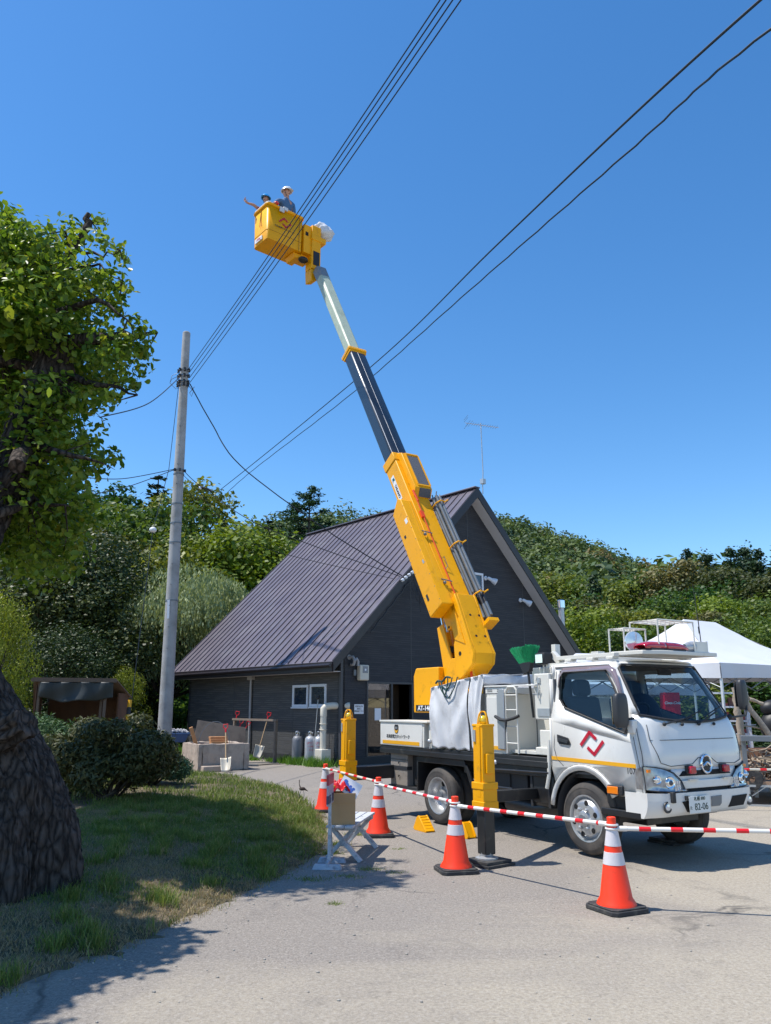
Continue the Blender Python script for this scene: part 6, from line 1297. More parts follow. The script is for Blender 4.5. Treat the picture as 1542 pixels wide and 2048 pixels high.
# boom sections (axis frame)
g = mbf(AF); g.box((-3.70, -.20, -.36), (0, .20, 0)); g.box((-.16, -.215, -.375), (.03, .215, .012)); bb = g.build('boom_base', M['yellow'], T, bev=.012)
g = mbf(AF); g.prism([(-3.45, .20, .005), (-1.20, .20, -.02), (-1.12, .20, -.10), (-1.28, .20, -.36), (-3.45, .20, -.385)], (0, .225, 0)); cvr = g.build('boom_side_box', M['yellow'], T, bev=.012)
g = mbf(AF); g.bar((-3.44, .34, -.002), (-1.2, .25, -.02), .012, .012); g.build('edge_strip', M['amber'], cvr)
for u0, z0, w_, h_, mm in ((-1.7, -.12, .10, .07, 'paper'), (-1.9, -.28, .06, .05, 'ink'), (-3.2, -.30, .12, .05, 'ink'), (-2.6, -.08, .07, .04, 'galv')): g = mbf(AF); g.box((u0, .4255, z0), (u0 + w_, .4275, z0 + h_)); g.build('warning_sticker', M[mm], cvr)
g = mbf(AF)
for i in range(9): u = -3.35 + i * .25; g.disc((u, .4262, -.022), (0, 1, 0), .009, 8); g.disc((u, .4262, -.35), (0, 1, 0), .009, 8)
g.build('cover_screws', M['metalg'], cvr)
g = mbf(AF); g.prism([(-1.10, 0, 0), (-.98, 0, .13), (-.10, 0, .13), (.02, 0, .0)], (0, .12, 0)); g.prism([(-1.10, -.24, 0), (-.98, -.24, .13), (-.10, -.24, .13), (.02, -.24, .0)], (0, .25, 0)); tc_ = g.build('top_cover', M['yellow'], T, bev=.01)
M['grit'] = mat('grit_panel', (.10, .105, .12), .8, var=.6, vs=90, bump=.6, bs=160)
g = mbf(AF); g.box((-.88, -.21, .131), (-.16, .03, .136)); g.prism([(-.98, -.21, .128), (-1.09, -.21, .012), (-1.095, -.21, .018), (-.985, -.21, .134)], (0, .24, 0)); g.build('grit_panel', M['grit'], tc_)
g = mbf(AF); g.box((-.90, .035, .131), (-.13, .055, .15)); g.box((-.90, -.235, .131), (-.13, -.215, .15)); g.box((-.93, -.22, .131), (-.90, .05, .148)); g.box((-.13, -.22, .131), (-.10, .05, .148)); g.build('panel_trim', M['amber'], tc_)
g = mbf(AF); g.prism([(-.02, .19, -.30), (-.02, .19, -.06), (-.02, .15, -.03), (-.02, -.15, -.03), (-.02, -.19, -.06), (-.02, -.19, -.30), (-.02, -.12, -.35), (-.02, .12, -.35)], (3.33, 0, 0)); mid = g.build('boom_mid_section', M['boomdark'], T, bev=.02)
g = mbf(AF); g.tube([(.0, .172, -.040), (3.3, .172, -.040)], .006, 6); g.tube([(.0, .02, -.028), (3.3, .02, -.028)], .004, 6); g.build('edge_line', M['galv'], mid)
g = mbf(AF); g.box((3.26, -.215, -.36), (3.34, .215, .0)); g.box((3.20, -.20, -.34), (3.30, .20, -.02)); col = g.build('boom_collar', M['yellow'], T, bev=.01)
g = mbf(AF)
for i in range(7): g.disc((3.30, .2165, -.04 - .045 * i), (0, 1, 0), .010, 8); g.disc((3.30, -.17 + .055 * i, .0015), (0, 0, 1), .010, 8)
g.build('bolt', M['metalg'], col)
TIPU = 6.62
g = mbf(AF); g.prism([(3.3, .14, -.26), (3.3, .14, -.10), (3.3, .10, -.06), (3.3, -.10, -.06), (3.3, -.14, -.10), (3.3, -.14, -.26), (3.3, -.09, -.30), (3.3, .09, -.30)], (TIPU - 3.3 - .35, 0, 0)); g.build('boom_fly_section', M['fibre'], T, bev=.012)
g = mbf(AF); g.prism([(TIPU - .36, .142, -.262), (TIPU - .36, .142, -.098), (TIPU - .36, .10, -.058), (TIPU - .36, -.10, -.058), (TIPU - .36, -.142, -.098), (TIPU - .36, -.142, -.262), (TIPU - .36, -.09, -.302), (TIPU - .36, .09, -.302)], (.4, 0, 0)); g.build('fly_end', mat('tip_grey', (.17, .19, .21), .45, var=.1), T, bev=.008)
# hoses, signs
g = mbf(AF); g.tube([(-1.25, .12, .05), (-1.0, .14, .06)], .02, 6); g.tube([(-1.05, .13, .05), (-2.0, .12, .03), (-3.3, .12, .025), (-3.75, .12, .02), (-4.1, .13, -.12)], .010, 7); g.tube([(-3.75, .02, .02), (-4.1, .05, -.2), (-4.7, .15, -.35)], .02, 7); g.box((-1.62, .09, .01), (-1.48, .16, .05)); g.build('red_hose', mat('red_hose', (.75, .07, .01), .45), T)
g = mbf(AF); g.tube([(-3.6, .05, .02), (-4.0, .08, -.15), (-4.5, .12, -.25), (-4.9, .1, -.3)], .012, 6); g.tube([(-3.7, .16, -.02), (-4.3, .18, -.40), (-4.8, .16, -.45)], .010, 6); g.build('yellow_hose', M['amber'], T)
g = mbf(AF)
for u in (-2.02, -3.05): g.tube([(u, .2, .012), (u + .05, .30, .05), (u + .02, .1, .05)], .010, 5); g.sphere((u, .24, .03), .03, n=8)
g.tube([(-2.5, .05, .01), (-2.55, .1, .10), (-2.7, .05, .04), (-2.75, .1, .01)], .006, 5)
g.build('hose_hook', M['metalg'], T)
g = mbf(AF); g.box((-.95, .2015, -.30), (-.37, .204, -.20)); mk = g.build('maker_sign', M['paper'], T); text('TADANO', .075, M['ink'], mk, AF @ basis((-.72, .2052, -.25), (-1, 0, 0), (0, 0, -1)) if 0 else AF @ basis((-.74, .2052, -.25), (-1, 0, 0), (0, 0, 1)), 'maker_text', bold=.002)
g = mbf(AF); g.prism([(-.43, .2045, -.21), (-.50, .2045, -.21), (-.47, .2045, -.28), (-.52, .2045, -.29), (-.42, .2045, -.27)], (0, .001, 0)); g.build('maker_mark', mat('teal_mark', (.0, .12, .16), .4), mk)
# tool rods carried on the boom
GRD = 'insulated work rods strapped along the boom'
ro = [(-.245, .05), (-.30, .08), (-.355, .05), (-.27, .125), (-.33, .135), (-.25, -.01), (-.31, .01)]
for i, (y, z) in enumerate(ro):
    u0 = -1.12 - .05 * (i % 3); u1 = -3.72 - .04 * (i % 2); y *= 1.0
    g = mbf(AF); g.tube([(u1, y, z), (u0, y - .0, z)], .026, 10); g.tube([(u0, y, z), (u0 + .08, y - .02, z + .03 * (i % 2))], .012, 6); g.tube([(u1 + .25, y, z), (u1 + .42, y, z)], .027, 10, mi=1); g.tube([(u1 + .46, y, z), (u1 + .50, y, z)], .027, 10, mi=1)
    o = g.build('work_rod', [mat('rod_grey', (.20, .215, .22), .25, .3, var=.15, vs=6) if i == 0 else M['rod'], M['ink']], T); M['rod'] = o.data.materials[0]
for u in (-1.30, -2.25, -3.30): g = mbf(AF); g.tube([(u, -.20, .0), (u, -.21, .12), (u + .02, -.28, .18), (u + .02, -.35, .17), (u, -.40, .08), (u, -.36, -.03), (u, -.28, -.05), (u, -.20, -.02)], .013, 7); g.tube([(u, -.35, .16), (u + .04, -.43, .20)], .012, 6); g.build('rod_clamp', M['yellow'], T)
g = mbf(AF); g.box((-3.86, -.40, -.04), (-3.80, -.20, .18)); g.box((-3.86, -.40, -.06), (-3.62, -.20, -.04)); g.build('rod_tray', M['yellow'], T, bev=.003)

# ------------------------------------------------ bucket (frame: x along the long side, y across away from the viewer side, z up)
KM = TI @ (Matrix.Translation((-2.75, 16.05, 12.13)) @ Matrix(((.769, -.639, 0, 0), (.639, .769, 0, 0), (0, 0, 1, 0), (0, 0, 0, 1))))
# (x right-away, y left-away)
BW_, BD_, BHt = 1.0, .65, .90
def kb(): return mbf(KM)
g = kb(); t = .035
def tap(x, y, z): f = .965 + .035 * z / BHt; return ((x - .5) * f + .5, (y - BD_ / 2) * f + BD_ / 2, z)
def wallp(P0, P1): g.grid(lambda u, v: tap(P0[0] + (P1[0] - P0[0]) * u, P0[1] + (P1[1] - P0[1]) * u, BHt * v), 6, 6)
rc = .07; loop = []
for cx, cy, a0 in ((BW_ - rc, rc, -90), (BW_ - rc, BD_ - rc, 0), (rc, BD_ - rc, 90), (rc, rc, 180)):
    for k in range(5): a = R(a0 + 22.5 * k); loop.append((cx + rc * math.cos(a), cy + rc * math.sin(a)))
n = len(loop)
vs = [tap(x, y, 0) for x, y in loop] + [tap(x, y, BHt) for x, y in loop]; g.add(vs, [(i, (i + 1) % n, n + (i + 1) % n, n + i) for i in range(n)] + [tuple(range(n))[::-1]])
bk = g.build('bucket', M['yellow'], T, smooth=40, solid=.02)
g = kb(); g.tube([(x, y, BHt + .01) for x, y in loop], .035, 8, closed=True); g.build('bucket_rim', M['yellow'], bk, smooth=80)
g = kb(); g.tube([(x, y, BHt + .04) for x, y in [q for q in loop if q[0] < .55]][-14:], .030, 8); g.box((.30, -.05, BHt - .10), (.42, -.02, BHt + .02)); g.box((.40, -.05, BHt - .02), (.52, .02, BHt + .06)); g.build('rim_pad', M['canvas'], bk)
g = kb(); g.tube([tap(x * 1.002, y, .24) if 0 else (tap(x, y, .24)[0], tap(x, y, .24)[1], .24) for x, y in loop], .006, 5, closed=True); g.tube([(BW_ - .12, -.006, .0), (BW_ - .12, -.006, .88)], .006, 5); g.tube([(-.008, .30, .86), (-.010, .30, .60), (-.012, .27, .42)], .008, 5); g.tube([(-.008, .30, .86), (-.012, .34, .42)], .006, 5); g.build('bucket_seam', mat('dark_amber', (.36, .17, .01), .5), bk)
zlogo(KM @ basis((.48, -.006, .57), (1, 0, 0), (0, 0, 1)), .33, bk)
text('北海道電力ネットワーク', .05, M['ink'], bk, KM @ basis((.47, -.006, .40), (1, 0, 0), (0, 0, 1)), 'bucket_text')
g = kb(); g.box((-.012, .22, .06), (.012, .52, .16)); wl2 = g.build('warning_label', M['paper'], bk); text('100kg', .085, M['red'], wl2, KM @ basis((-.014, .37, .11), (0, -1, 0), (0, 0, 1)), 'label_text')
# bracket, pivot, covered winch
g = kb(); g.box((1.01, -.02, .02), (1.27, .55, .78)); g.box((1.0, .1, -.08), (1.3, .45, .02)); g.prism([(.80, .10, -.01), (1.02, .10, -.01), (1.02, .10, -.13), (.86, .10, -.13)], (0, .4, 0)); br_ = g.build('bucket_bracket', M['yellow'], T, bev=.015)
g = kb(); g.box((1.05, -.026, .48), (1.13, -.02, .58)); g.box((1.27, .02, .28), (1.275, .2, .62)); g.build('bracket_detail', M['dark'], br_)
g = kb(); g.box((1.22, -.06, -.35), (1.48, .22, .82)); g.box((1.20, -.08, .42), (1.62, .25, .56)); g.prism([(1.22, -.04, -.36), (1.46, -.04, -.36), (1.40, -.04, -.62), (1.24, -.04, -.68)], (0, .26, 0)); pv = g.build('pivot_column', M['yellow'], T, bev=.015)
g = kb(); g.box((1.26, -.075, -.25), (1.44, -.061, .12)); g.sphere((1.05, .05, -.16), .13, n=12, sc=(1, .8, .55)); g.build('pivot_cover', M['ink'], pv, bev=.01)
wc = Vector((1.55, .1, .86))
def sack(u, v):
    a = 6.28318 * u; p = math.pi * v; r = .27 * (1 + .08 * math.sin(3 * a + 2 * p) + .06 * math.sin(7 * a + 5 * p) + .05 * math.sin(11 * p + a)) * (.75 + .35 * math.sin(p * .5)); d = Vector((math.cos(p), math.sin(p) * math.cos(a), math.sin(p) * math.sin(a))); d = Vector((-d.x * 1.05, d.y * .75, d.z * .78)); return wc + d * r + Vector((.05, 0, .0))
g = kb(); g.grid(sack, 36, 22); g.build('winch_cover', M['canvas'], T, smooth=70)

# ------------------------------------------------ people
def skinned(name, verts, edges, radii, mtl, parent, root=0, sub=2, mloc=None):
    me = bpy.data.meshes.new(name); me.from_pydata([tuple(v) for v in verts], edges, []); o = bpy.data.objects.new(name, me); COL.objects.link(o)
    md = o.modifiers.new('skin', 'SKIN'); md.use_smooth_shade = True
    if not me.skin_vertices: 
        bpy.context.view_layer.objects.active = o
    for i, r in enumerate(radii): me.skin_vertices[0].data[i].radius = r if isinstance(r, tuple) else (r, r)
    me.skin_vertices[0].data[root].use_root = True; s = o.modifiers.new('sub', 'SUBSURF'); s.levels = s.render_levels = sub
    bpy.context.view_layer.update(); dg = bpy.context.evaluated_depsgraph_get(); m2 = bpy.data.meshes.new_from_object(o.evaluated_get(dg)); bpy.data.objects.remove(o); m2.name = name; m2.materials.clear()
    for m in (mtl if isinstance(mtl, list) else [mtl]): m2.materials.append(m)
    q = bpy.data.objects.new(name, m2); COL.objects.link(q)
    if parent: q.parent = parent
    m2.shade_smooth(); return q
def bodymesh(specs):   # join skinned pieces into one mesh: specs = [(verts, edges, radii)]
    objs = [skinned('p', v, e, r, M['skin'], None) for v, e, r in specs]; bm = bmesh.new()
    for o in objs: bm.from_mesh(o.data); bpy.data.objects.remove(o)
    me = bpy.data.meshes.new('person'); bm.to_mesh(me); bm.free(); me.materials.append(M['skin']); me.shade_smooth(); return me
M['skin'] = mat('skin', (.52, .27, .18), .55); M['hair'] = mat('black_hair', (.012, .010, .009), .6)
M['work'] = mat('blue_grey_workwear', (.06, .135, .26), .85, var=.15, vs=12, bump=.3, bs=30)
def chain(pts): return [Vector(p) for p in pts]
def hand(vs, es, rs, wrist_i, wrist, d, up, side, s=1.0, curl=.3, spread=.25):
    """adds a palm and five finger chains to a skeleton; d forward, up back of hand, side towards the thumb"""
    d, up, side = Vector(d).normalized(), Vector(up).normalized(), Vector(side).normalized(); p = wrist + d * .045 * s; vs.append(p); rs.append((.016 * s, .026 * s)); es.append((wrist_i, len(vs) - 1)); pi_ = len(vs) - 1
    for k, (off, ln) in enumerate(((.030, .070), (.010, .078), (-.010, .072), (-.030, .056))):
        a = vs[pi_] + d * .045 * s + side * off * s; vs.append(a); rs.append(.0095 * s); es.append((pi_, len(vs) - 1)); f = (d + side * spread * (off / .03)).normalized()
        for j in range(2): a = a + (f - up * curl * (j + .5)).normalized() * ln * .5 * s; vs.append(a); rs.append(.0085 * s - .001 * j); es.append((len(vs) - 2, len(vs) - 1))
    a = wrist + d * .02 * s + side * .03 * s; vs.append(a); rs.append(.011 * s); es.append((wrist_i, len(vs) - 1))
    for j in range(2): a = a + (d * .6 + side * (.8 - .4 * j)).normalized() * .03 * s; vs.append(a); rs.append(.0095 * s); es.append((len(vs) - 2, len(vs) - 1))
def head(parent, c, face, s=1.0, tilt=0, jaw=True):
    """head with nose, eyes, mouth, ears; face = horizontal facing direction"""
    f = Vector(face).normalized(); up = Vector((0, 0, 1)); sd = up.cross(f); Mx = Matrix.Identity(4)
    for i in range(3): Mx[i][0] = f[i]; Mx[i][1] = sd[i]; Mx[i][2] = up[i]; Mx[i][3] = c[i]
    g = MB(); g.M = Mx @ Matrix.Rotation(R(tilt), 4, 'Y') @ Matrix.Diagonal((s, s, s, 1))
    def hf(u, v):
        a = 6.28318 * u; p = math.pi * v; x = math.sin(p) * math.cos(a); y = math.sin(p) * math.sin(a); z = math.cos(p); jw = 1 - .28 * max(0, -z); xx = .098 * x * (1 if x < 0 else .92) * (1 - .1 * max(0, -z)); nose = .024 * math.exp(-((y / .16) ** 2)) * math.exp(-(((z + .08) / .16) ** 2)) * (x > 0); chin = .012 * math.exp(-(((z + .75) / .2) ** 2)) * (x > 0) * math.exp(-((y / .3) ** 2)); eye = -.008 * (x > 0) * math.exp(-(((abs(y) - .38) / .15) ** 2)) * math.exp(-(((z - .08) / .12) ** 2)); return (xx + nose + chin + eye, .075 * y * jw, .118 * z)
    g.grid(hf, 36, 26); h = g.build('head', M['skin'], parent, smooth=80)
    g2 = MB(); g2.M = g.M
    for s_ in (-1, 1): g2.sphere((-.005, s_ * .076, -.01), .026, n=10, sc=(.6, .35, 1.1))
    g2.build('ear', M['skin'], h, smooth=80); g3 = MB(); g3.M = g.M
    for s_ in (-1, 1): g3.sphere((.078, s_ * .030, .010), .010, n=8, sc=(.6, 1.2, .6)); g3.tube([(.084, s_ * .015, .030), (.080, s_ * .048, .030)], .004, 5)
    g3.tube([(.086, -.022, -.055), (.090, 0, -.057), (.086, .022, -.055)], .004, 5); g3.build('eyes_and_mouth', M['hair'], h)
    g4 = MB(); g4.M = g.M; g4.sphere((-.02, 0, .01), .105, n=16, sc=(.86, .80, 1.05)); return h, g.M
def helmet(parent, Mx, mtl):
    g = MB(); g.M = Mx
    def hm(u, v): a = 6.28318 * u; p = .5 * math.pi * v; return (.135 * math.sin(p) * math.cos(a) * 1.06 - .004, .118 * math.sin(p) * math.sin(a), .045 + .115 * math.cos(p))
    g.grid(hm, 32, 12); g.lathe([(.122, 0), (.140, -.006), (.142, -.012), (.12, -.010)], (0, 0, .048), n=32); g.prism([(.10, -.09, .045), (.17, -.06, .032), (.185, 0, .028), (.17, .06, .032), (.10, .09, .045)], (0, 0, -.006)); g.tube([(.09, 0, .135), (.0, 0, .162), (-.09, 0, .135)], .012, 6)
    h = g.build('helmet', mtl, parent, smooth=50); g = MB(); g.M = Mx
    for s_ in (-1, 1): g.tube([(0, s_ * .085, .04), (.015, s_ * .078, -.05), (.04, s_ * .045, -.115), (.045, 0, -.122)], .005, 5)
    g.build('chin_strap', M['ink'], h); return h
def person(label, base, joints, edges, rad, hands, mtl):
    root = thing('person', label, 'person', base); return root
# local coordinates of both figures: world minus base
def fig(label, base, face, head_c, S, jacket, hat, arm_l, arm_r, lean, hl=None, hr=None, scale=1.0):
    """arms: (shoulder, elbow, wrist) world offsets from base"""
    root = thing('person', label, 'person', base, 0, 'people in the bucket'); B = Vector(base); sd = Vector((0, 0, 1)).cross(Vector(face).normalized()); f = Vector(face).normalized()
    hp = Vector((0, 0, .82 * S)); ch_ = hp + Vector(lean) * .6 + Vector((0, 0, .36 * S)); nk = hp + Vector(lean) + Vector((0, 0, .56 * S)); hd_ = Vector(head_c) - B
    vs = [hp, hp + (ch_ - hp) * .45, ch_, nk, nk.lerp(hd_, .62)]; es = [(0, 1), (1, 2), (2, 3), (3, 4)]; rs = [(.125 * S, .10 * S), (.115 * S, .09 * S), (.145 * S, .10 * S), (.062 * S, .06 * S), (.052 * S, .05 * S)]
    for s_ in (-1, 1):
        a = hp + sd * s_ * .09 * S - Vector((0, 0, .06)); k = Vector((a.x, a.y, .46 * S)) + f * .03; an = Vector((a.x, a.y, .09)); i0 = len(vs); vs += [a, k, an, an + f * .14 - Vector((0, 0, .05))]; rs += [.085 * S, .06 * S, .045 * S, .035 * S]; es += [(0, i0), (i0, i0 + 1), (i0 + 1, i0 + 2), (i0 + 2, i0 + 3)]
    jv = list(vs[:5]); je = [(0, 1), (1, 2), (2, 3)]; jr = [(.135 * S, .115 * S), (.130 * S, .105 * S), (.160 * S, .115 * S), (.075 * S, .07 * S)]; jv = jv[:4]
    for arm, hd2 in ((arm_l, hl), (arm_r, hr)):
        sh, el, wr = [Vector(p) - B for p in arm]; i0 = len(vs); vs += [sh, el, wr]; rs += [.055 * S, .042 * S, .028 * S]; es += [(2, i0), (i0, i0 + 1), (i0 + 1, i0 + 2)]
        hand(vs, es, rs, i0 + 2, wr, *(hd2 or ((wr - el), (0, 0, 1), f)), s=1.0 * S)
        j0 = len(jv); cuff = 1.0 if jacket == 'long' else .0
        jv += [sh, sh.lerp(el, .55)]; jr += [.072 * S, .060 * S]; je += [(2, j0), (j0, j0 + 1)]
        if jacket == 'long': jv += [el, el.lerp(wr, .93)]; jr += [.055 * S, .042 * S]; je += [(j0 + 1, j0 + 2), (j0 + 2, j0 + 3)]
    body = skinned('body', vs, es, rs, M['skin'], root, 0, 2)
    skinned('jacket', jv, je, jr, M['work'] if jacket == 'long' else mat('dark_red_shirt', (.25, .02, .03), .85, var=.2), root, 0, 2)
    tv = [vs[0], vs[5], vs[6], vs[7], vs[9], vs[10], vs[11]]; skinned('trousers', tv, [(0, 1), (1, 2), (2, 3), (0, 4), (4, 5), (5, 6)], [(.135 * S, .115 * S), .10 * S, .075 * S, .06 * S, .10 * S, .075 * S, .06 * S], M['work'], root, 0, 2)
    h, Mx = head(root, hd_, face, S); helmet(root, Mx, hat); return root, vs
W_ = lambda x, y, z: tuple(Matrix.Translation((-2.75, 16.05, 12.13)) @ Matrix(((.769, -.639, 0, 0), (.639, .769, 0, 0), (0, 0, 1, 0), (0, 0, 0, 1))) @ Vector((x, y, z)))
mb0 = W_(.66, .25, .03); hc = (-2.40, 16.56, 13.67)
rt, _ = fig('worker in white helmet and blue grey jacket standing in the yellow bucket', mb0, (.85, -.45, 0), hc, 1.0, 'long', mat('helmet_white', (.78, .78, .76), .25, coat=1),
    [(hc[0] - .17, hc[1] - .10, 13.38), (hc[0] - .26, hc[1] - .26, 13.18), W_(.26, -.0, .99)], [(hc[0] + .15, hc[1] + .10, 13.38), (hc[0] + .18, hc[1] + .12, 13.10), (hc[0] + .06, hc[1] - .02, 13.02)], (hc[0] - mb0[0], hc[1] - mb0[1], 0), hl=((-.6, -.5, -.2), (0, 0, 1), (.6, -.5, 0)))
g = MB(); p = Vector(W_(.26, -.0, .99)) - Vector(mb0); g.sphere(p + Vector((-.03, -.02, 0)), .055, n=12, sc=(1.2, 1, .8)); g.build('red_glove', M['red'], rt)
g = MB(); p = Vector((hc[0] - .02, hc[1] - .08, 13.12)) - Vector(mb0); g.sphere(p, .045, n=10, sc=(1.2, .5, .8)); g.tube([Vector((hc[0] + .17 * math.cos(a), hc[1] + .13 * math.sin(a), 13.06)) - Vector(mb0) for a in [k * .5236 for k in range(12)]], .02, 6, closed=True); g.build('tool_belt', M['ink'], rt)
mb1 = W_(.20, .34, .03); hc2 = (-2.90, 16.58, 13.50)
fig('person in blue helmet in the bucket stretching out a bare arm', mb1, (-.35, -.93, 0), hc2, .86, 'short', mat('helmet_blue', (.03, .36, .80), .25, coat=1),
    [(hc2[0] - .14, hc2[1] + .02, 13.22), (hc2[0] - .28, hc2[1] - .08, 13.30), (hc2[0] - .44, hc2[1] - .12, 13.32)], [(hc2[0] + .14, hc2[1] - .02, 13.18), (hc2[0] + .16, hc2[1] - .08, 12.98), (hc2[0] + .08, hc2[1] - .25, 13.02)], (hc2[0] - mb1[0], hc2[1] - mb1[1], 0), hl=((-.5, -.1, .9), (-.6, .3, -.4), (.4, -.3, .3)))
# ------------------------------------------------ cones and bars
GCN = 'orange traffic cones holding the striped bars'
def make_cone(p, rz, lab):
    t = thing('traffic_cone', lab, 'traffic cone', p, rz, GCN); g = MB(); w = .19
    pts = [(x * w, y * w, 0) for x, y in ((-1, -.8), (-.8, -1), (.8, -1), (1, -.8), (1, .8), (.8, 1), (-.8, 1), (-1, .8))]; g.prism(pts, (0, 0, .035)); g.prism([(x * .93, y * .93, .035) for x, y, z in pts], (0, 0, .012)); g.build('base', M['rubber'], t, bev=.008)
    g = MB(); g.lathe([(.158, .047), (.152, .065), (.128, .10), (.036, .655), (.036, .70), (.030, .705), (.022, .70), (.022, .66)], n=36); g.build('cone_body', M['orange'], t, smooth=50)
    r = lambda z: .128 + (.036 - .128) * (z - .10) / .555 + .0025
    for z0, z1 in ((.345, .44), (.485, .625)): g = MB(); g.lathe([(r(z0) - .002, z0), (r(z0), z0 + .001), (r(z1), z1 - .001), (r(z1) - .002, z1)], n=36); g.build('reflective_band', M['refl'], t, smooth=50)
    return t
CP = [(-.94, 12.85), (-.09, 10.52), (.70, 8.36), (1.86, 6.86)]
CL_ = ['farthest orange cone, at the start of the striped bar behind the box', 'orange cone standing just behind the white bench', 'orange cone right beside the front black jack leg', 'nearest orange cone standing below the truck front']
c0 = make_cone((*CP[0], 0), .3, CL_[0])
for i in (1, 2, 3): dup(c0, (*CP[i], 0), (.3, .1, .22, .45)[i], CL_[i])
tag(dup(c0, (2.55, 13.2, 0), .2, 'red orange cone lying in shade beyond the truck, glimpsed beneath the fuel tank'))
M['pv'] = mat('bar_white', (.72, .70, .66), .35, var=.05); M['pr'] = mat('bar_red', (.72, .015, .02), .3)
M['stripe'] = None
def barr(p0, p1, lab, n=15, ring0=True, ring1=True, cream=False):
    P0 = Vector(p0); P1 = Vector(p1); t = thing('striped_bar', lab, 'striped bar', P0, 0, 'red and white striped cone bars'); d = P1 - P0; g = MB(); L = d.length; dn = d.normalized(); c = .06
    k = 0; x = c; seg = (L - 2 * c) / n
    w = .62
    for i in range(n):
        a = dn * (c + seg * i); g.tube([a, a + dn * seg * w], .0175, 12, mi=0); g.tube([a + dn * seg * w, a + dn * seg], .0178, 12, mi=1)
    g.build('pole', [M['pv'] if not cream else M['pvc'], M['pr']], t, smooth=50); g = MB()
    for e, on in ((Vector((0, 0, 0)), ring0), (d, ring1)):
        if on: g.tube([e + Vector((.047 * math.cos(a), .047 * math.sin(a), 0)) for a in [q * .3142 for q in range(20)]], .009, 6, closed=True)
    g.tube([dn * .045, dn * .12], .021, 10); g.tube([d - dn * .045, d - dn * .12], .021, 10); g.build('end_ring', M['pv'], t, smooth=50); return t
hz = .635
barr((*CP[0], hz), (*CP[1], hz + .01), 'striped bar running from the farthest cone to the cone behind the bench', n=6, cream=True)
barr((*CP[1], hz - .02), (*CP[2], hz + .01), 'striped bar between the bench cone and the cone by the jack', n=7)
barr((*CP[2], hz - .02), (*CP[3], hz + .01), 'striped bar crossing before the truck between the two nearest cones', n=8)
barr((*CP[3], hz - .02), (4.15, 6.35, hz + .01), 'striped bar leaving the nearest cone towards the right picture edge', n=9)
barr((4.9, 13.0, .62), (8.6, 12.6, .60), 'cream and red striped bar far right behind the truck bumper', n=14, cream=True)
# ------------------------------------------------ bench, sign stand, box
M['weath'] = mat('weathered_white_wood', (.52, .54, .57), .75, var=.1, vs=12, dirt=(.22, .23, .25), ds=12, dl=(.48, .68), bump=.4, bs=50)
bn = thing('bench', 'weathered white plank bench with crossed legs beside the lawn', 'bench', (-.375, 9.30, 0), R(79))
# local x along the bench
g = MB()
for y in (-.10, 0, .10): g.box((-.57, y - .044, .345), (.57, y + .044, .37))
g.build('seat', M['weath'], bn, bev=.004)
for sx in (-.42, .42):
    g = MB(); g.bar((sx, -.20, .0), (sx, .12, .33), .04, .065, (1, 0, 0)); g.bar((sx + .043, .20, .0), (sx + .043, -.12, .33), .04, .065, (1, 0, 0)); g.box((sx - .02, -.14, .305), (sx + .07, .14, .343)); g.build('leg', M['weath'], bn, bev=.004)
g = MB(); g.bar((-.42, 0, .17), (.42, 0, .30), .035, .045); g.build('brace', M['weath'], bn)
cbx = thing('cardboard_box', 'tall open cardboard box standing on the end of the white bench', 'box', (-.47, 8.93, .371), R(4))
M['card'] = mat('cardboard', (.46, .285, .135), .85, var=.08, vs=6, bump=.1, bs=30)
g = MB(); w, d, h = .142, .115, .315
for a, b_ in (((-w, -d, 0), (w, -d + .006, h)), ((-w, d - .006, 0), (w, d, h)), ((-w, -d + .006, .0), (-w + .006, d - .006, h)), ((w - .006, -d + .006, 0), (w, d - .006, h)), ((-w + .006, -d + .006, 0), (w - .006, d - .006, .006))): g.box(a, b_)
g.build('box_body', M['card'], cbx)
g = MB(); g.bar((-w + .0, 0, h), (-w - .02, 0, h - .08), .26, .005, (1, 0, 0)) if 0 else None
g.box((-w, -d - .006, h - .10), (w, -d - .001, h - .002)); g.box((-.035, -d - .0025, .01), (-.02, -d - .001, h - .1)); g.box((-w - .003, -d, .2), (-w - .001, -.06, .28)); g.build('box_flap', M['card'], cbx)
rc_ = thing('red_caps', 'crumpled red caps heaped in the top of the cardboard box', 'cap', (-.50, 8.93, .63), 0); g = MB()
g.grid(lambda u, v: ((u - .5) * .24, (v - .5) * .2, .10 + .07 * math.sin(3.1 * u) * math.sin(3.1 * v) + .022 * math.sin(u * 17 + v * 8) + .015 * math.sin(v * 21 - u * 5)), 24, 24); g.build('red_cloth', M['red'], rc_, smooth=60, solid=.004)
g = MB(); g.sphere((-.06, -.08, .12), .022, n=8, sc=(1, .4, .8)); g.build('gold_badge', M['amber'], rc_)
cd = thing('picture_card', 'white card with a blue flower picture leaning out of the box', 'card', (-.415, 8.87, .665), R(-5)); CR = Matrix.Rotation(R(28), 3, 'Y') @ Matrix.Rotation(R(-18), 3, 'X')
g = MB(); g.box((-.10, -.002, -.04), (.13, .002, .12)); 
for i in range(len(g.v)): g.v[i] = tuple(CR @ Vector(g.v[i]) + Vector((0, 0, .05)))
g.build('card', M['paper'], cd)
g = MB(); rr2 = random.Random(3)
for bx, bz, r in ((-.05, .075, .024), (-.03, .05, .026), (-.045, .02, .024), (-.01, .03, .028), (.02, .05, .016), (.04, .02, .026), (.06, .04, .018), (.045, -.005, .02), (.0, .0, .02), (-.06, .045, .02), (.02, .01, .022)): g.disc((bx, -.0032 - .0003 * rr2.random(), bz), (0, 1, 0), r, 9, rx=r * .8)
for i in range(len(g.v)): g.v[i] = tuple(CR @ Vector(g.v[i]) + Vector((0, 0, .05)))
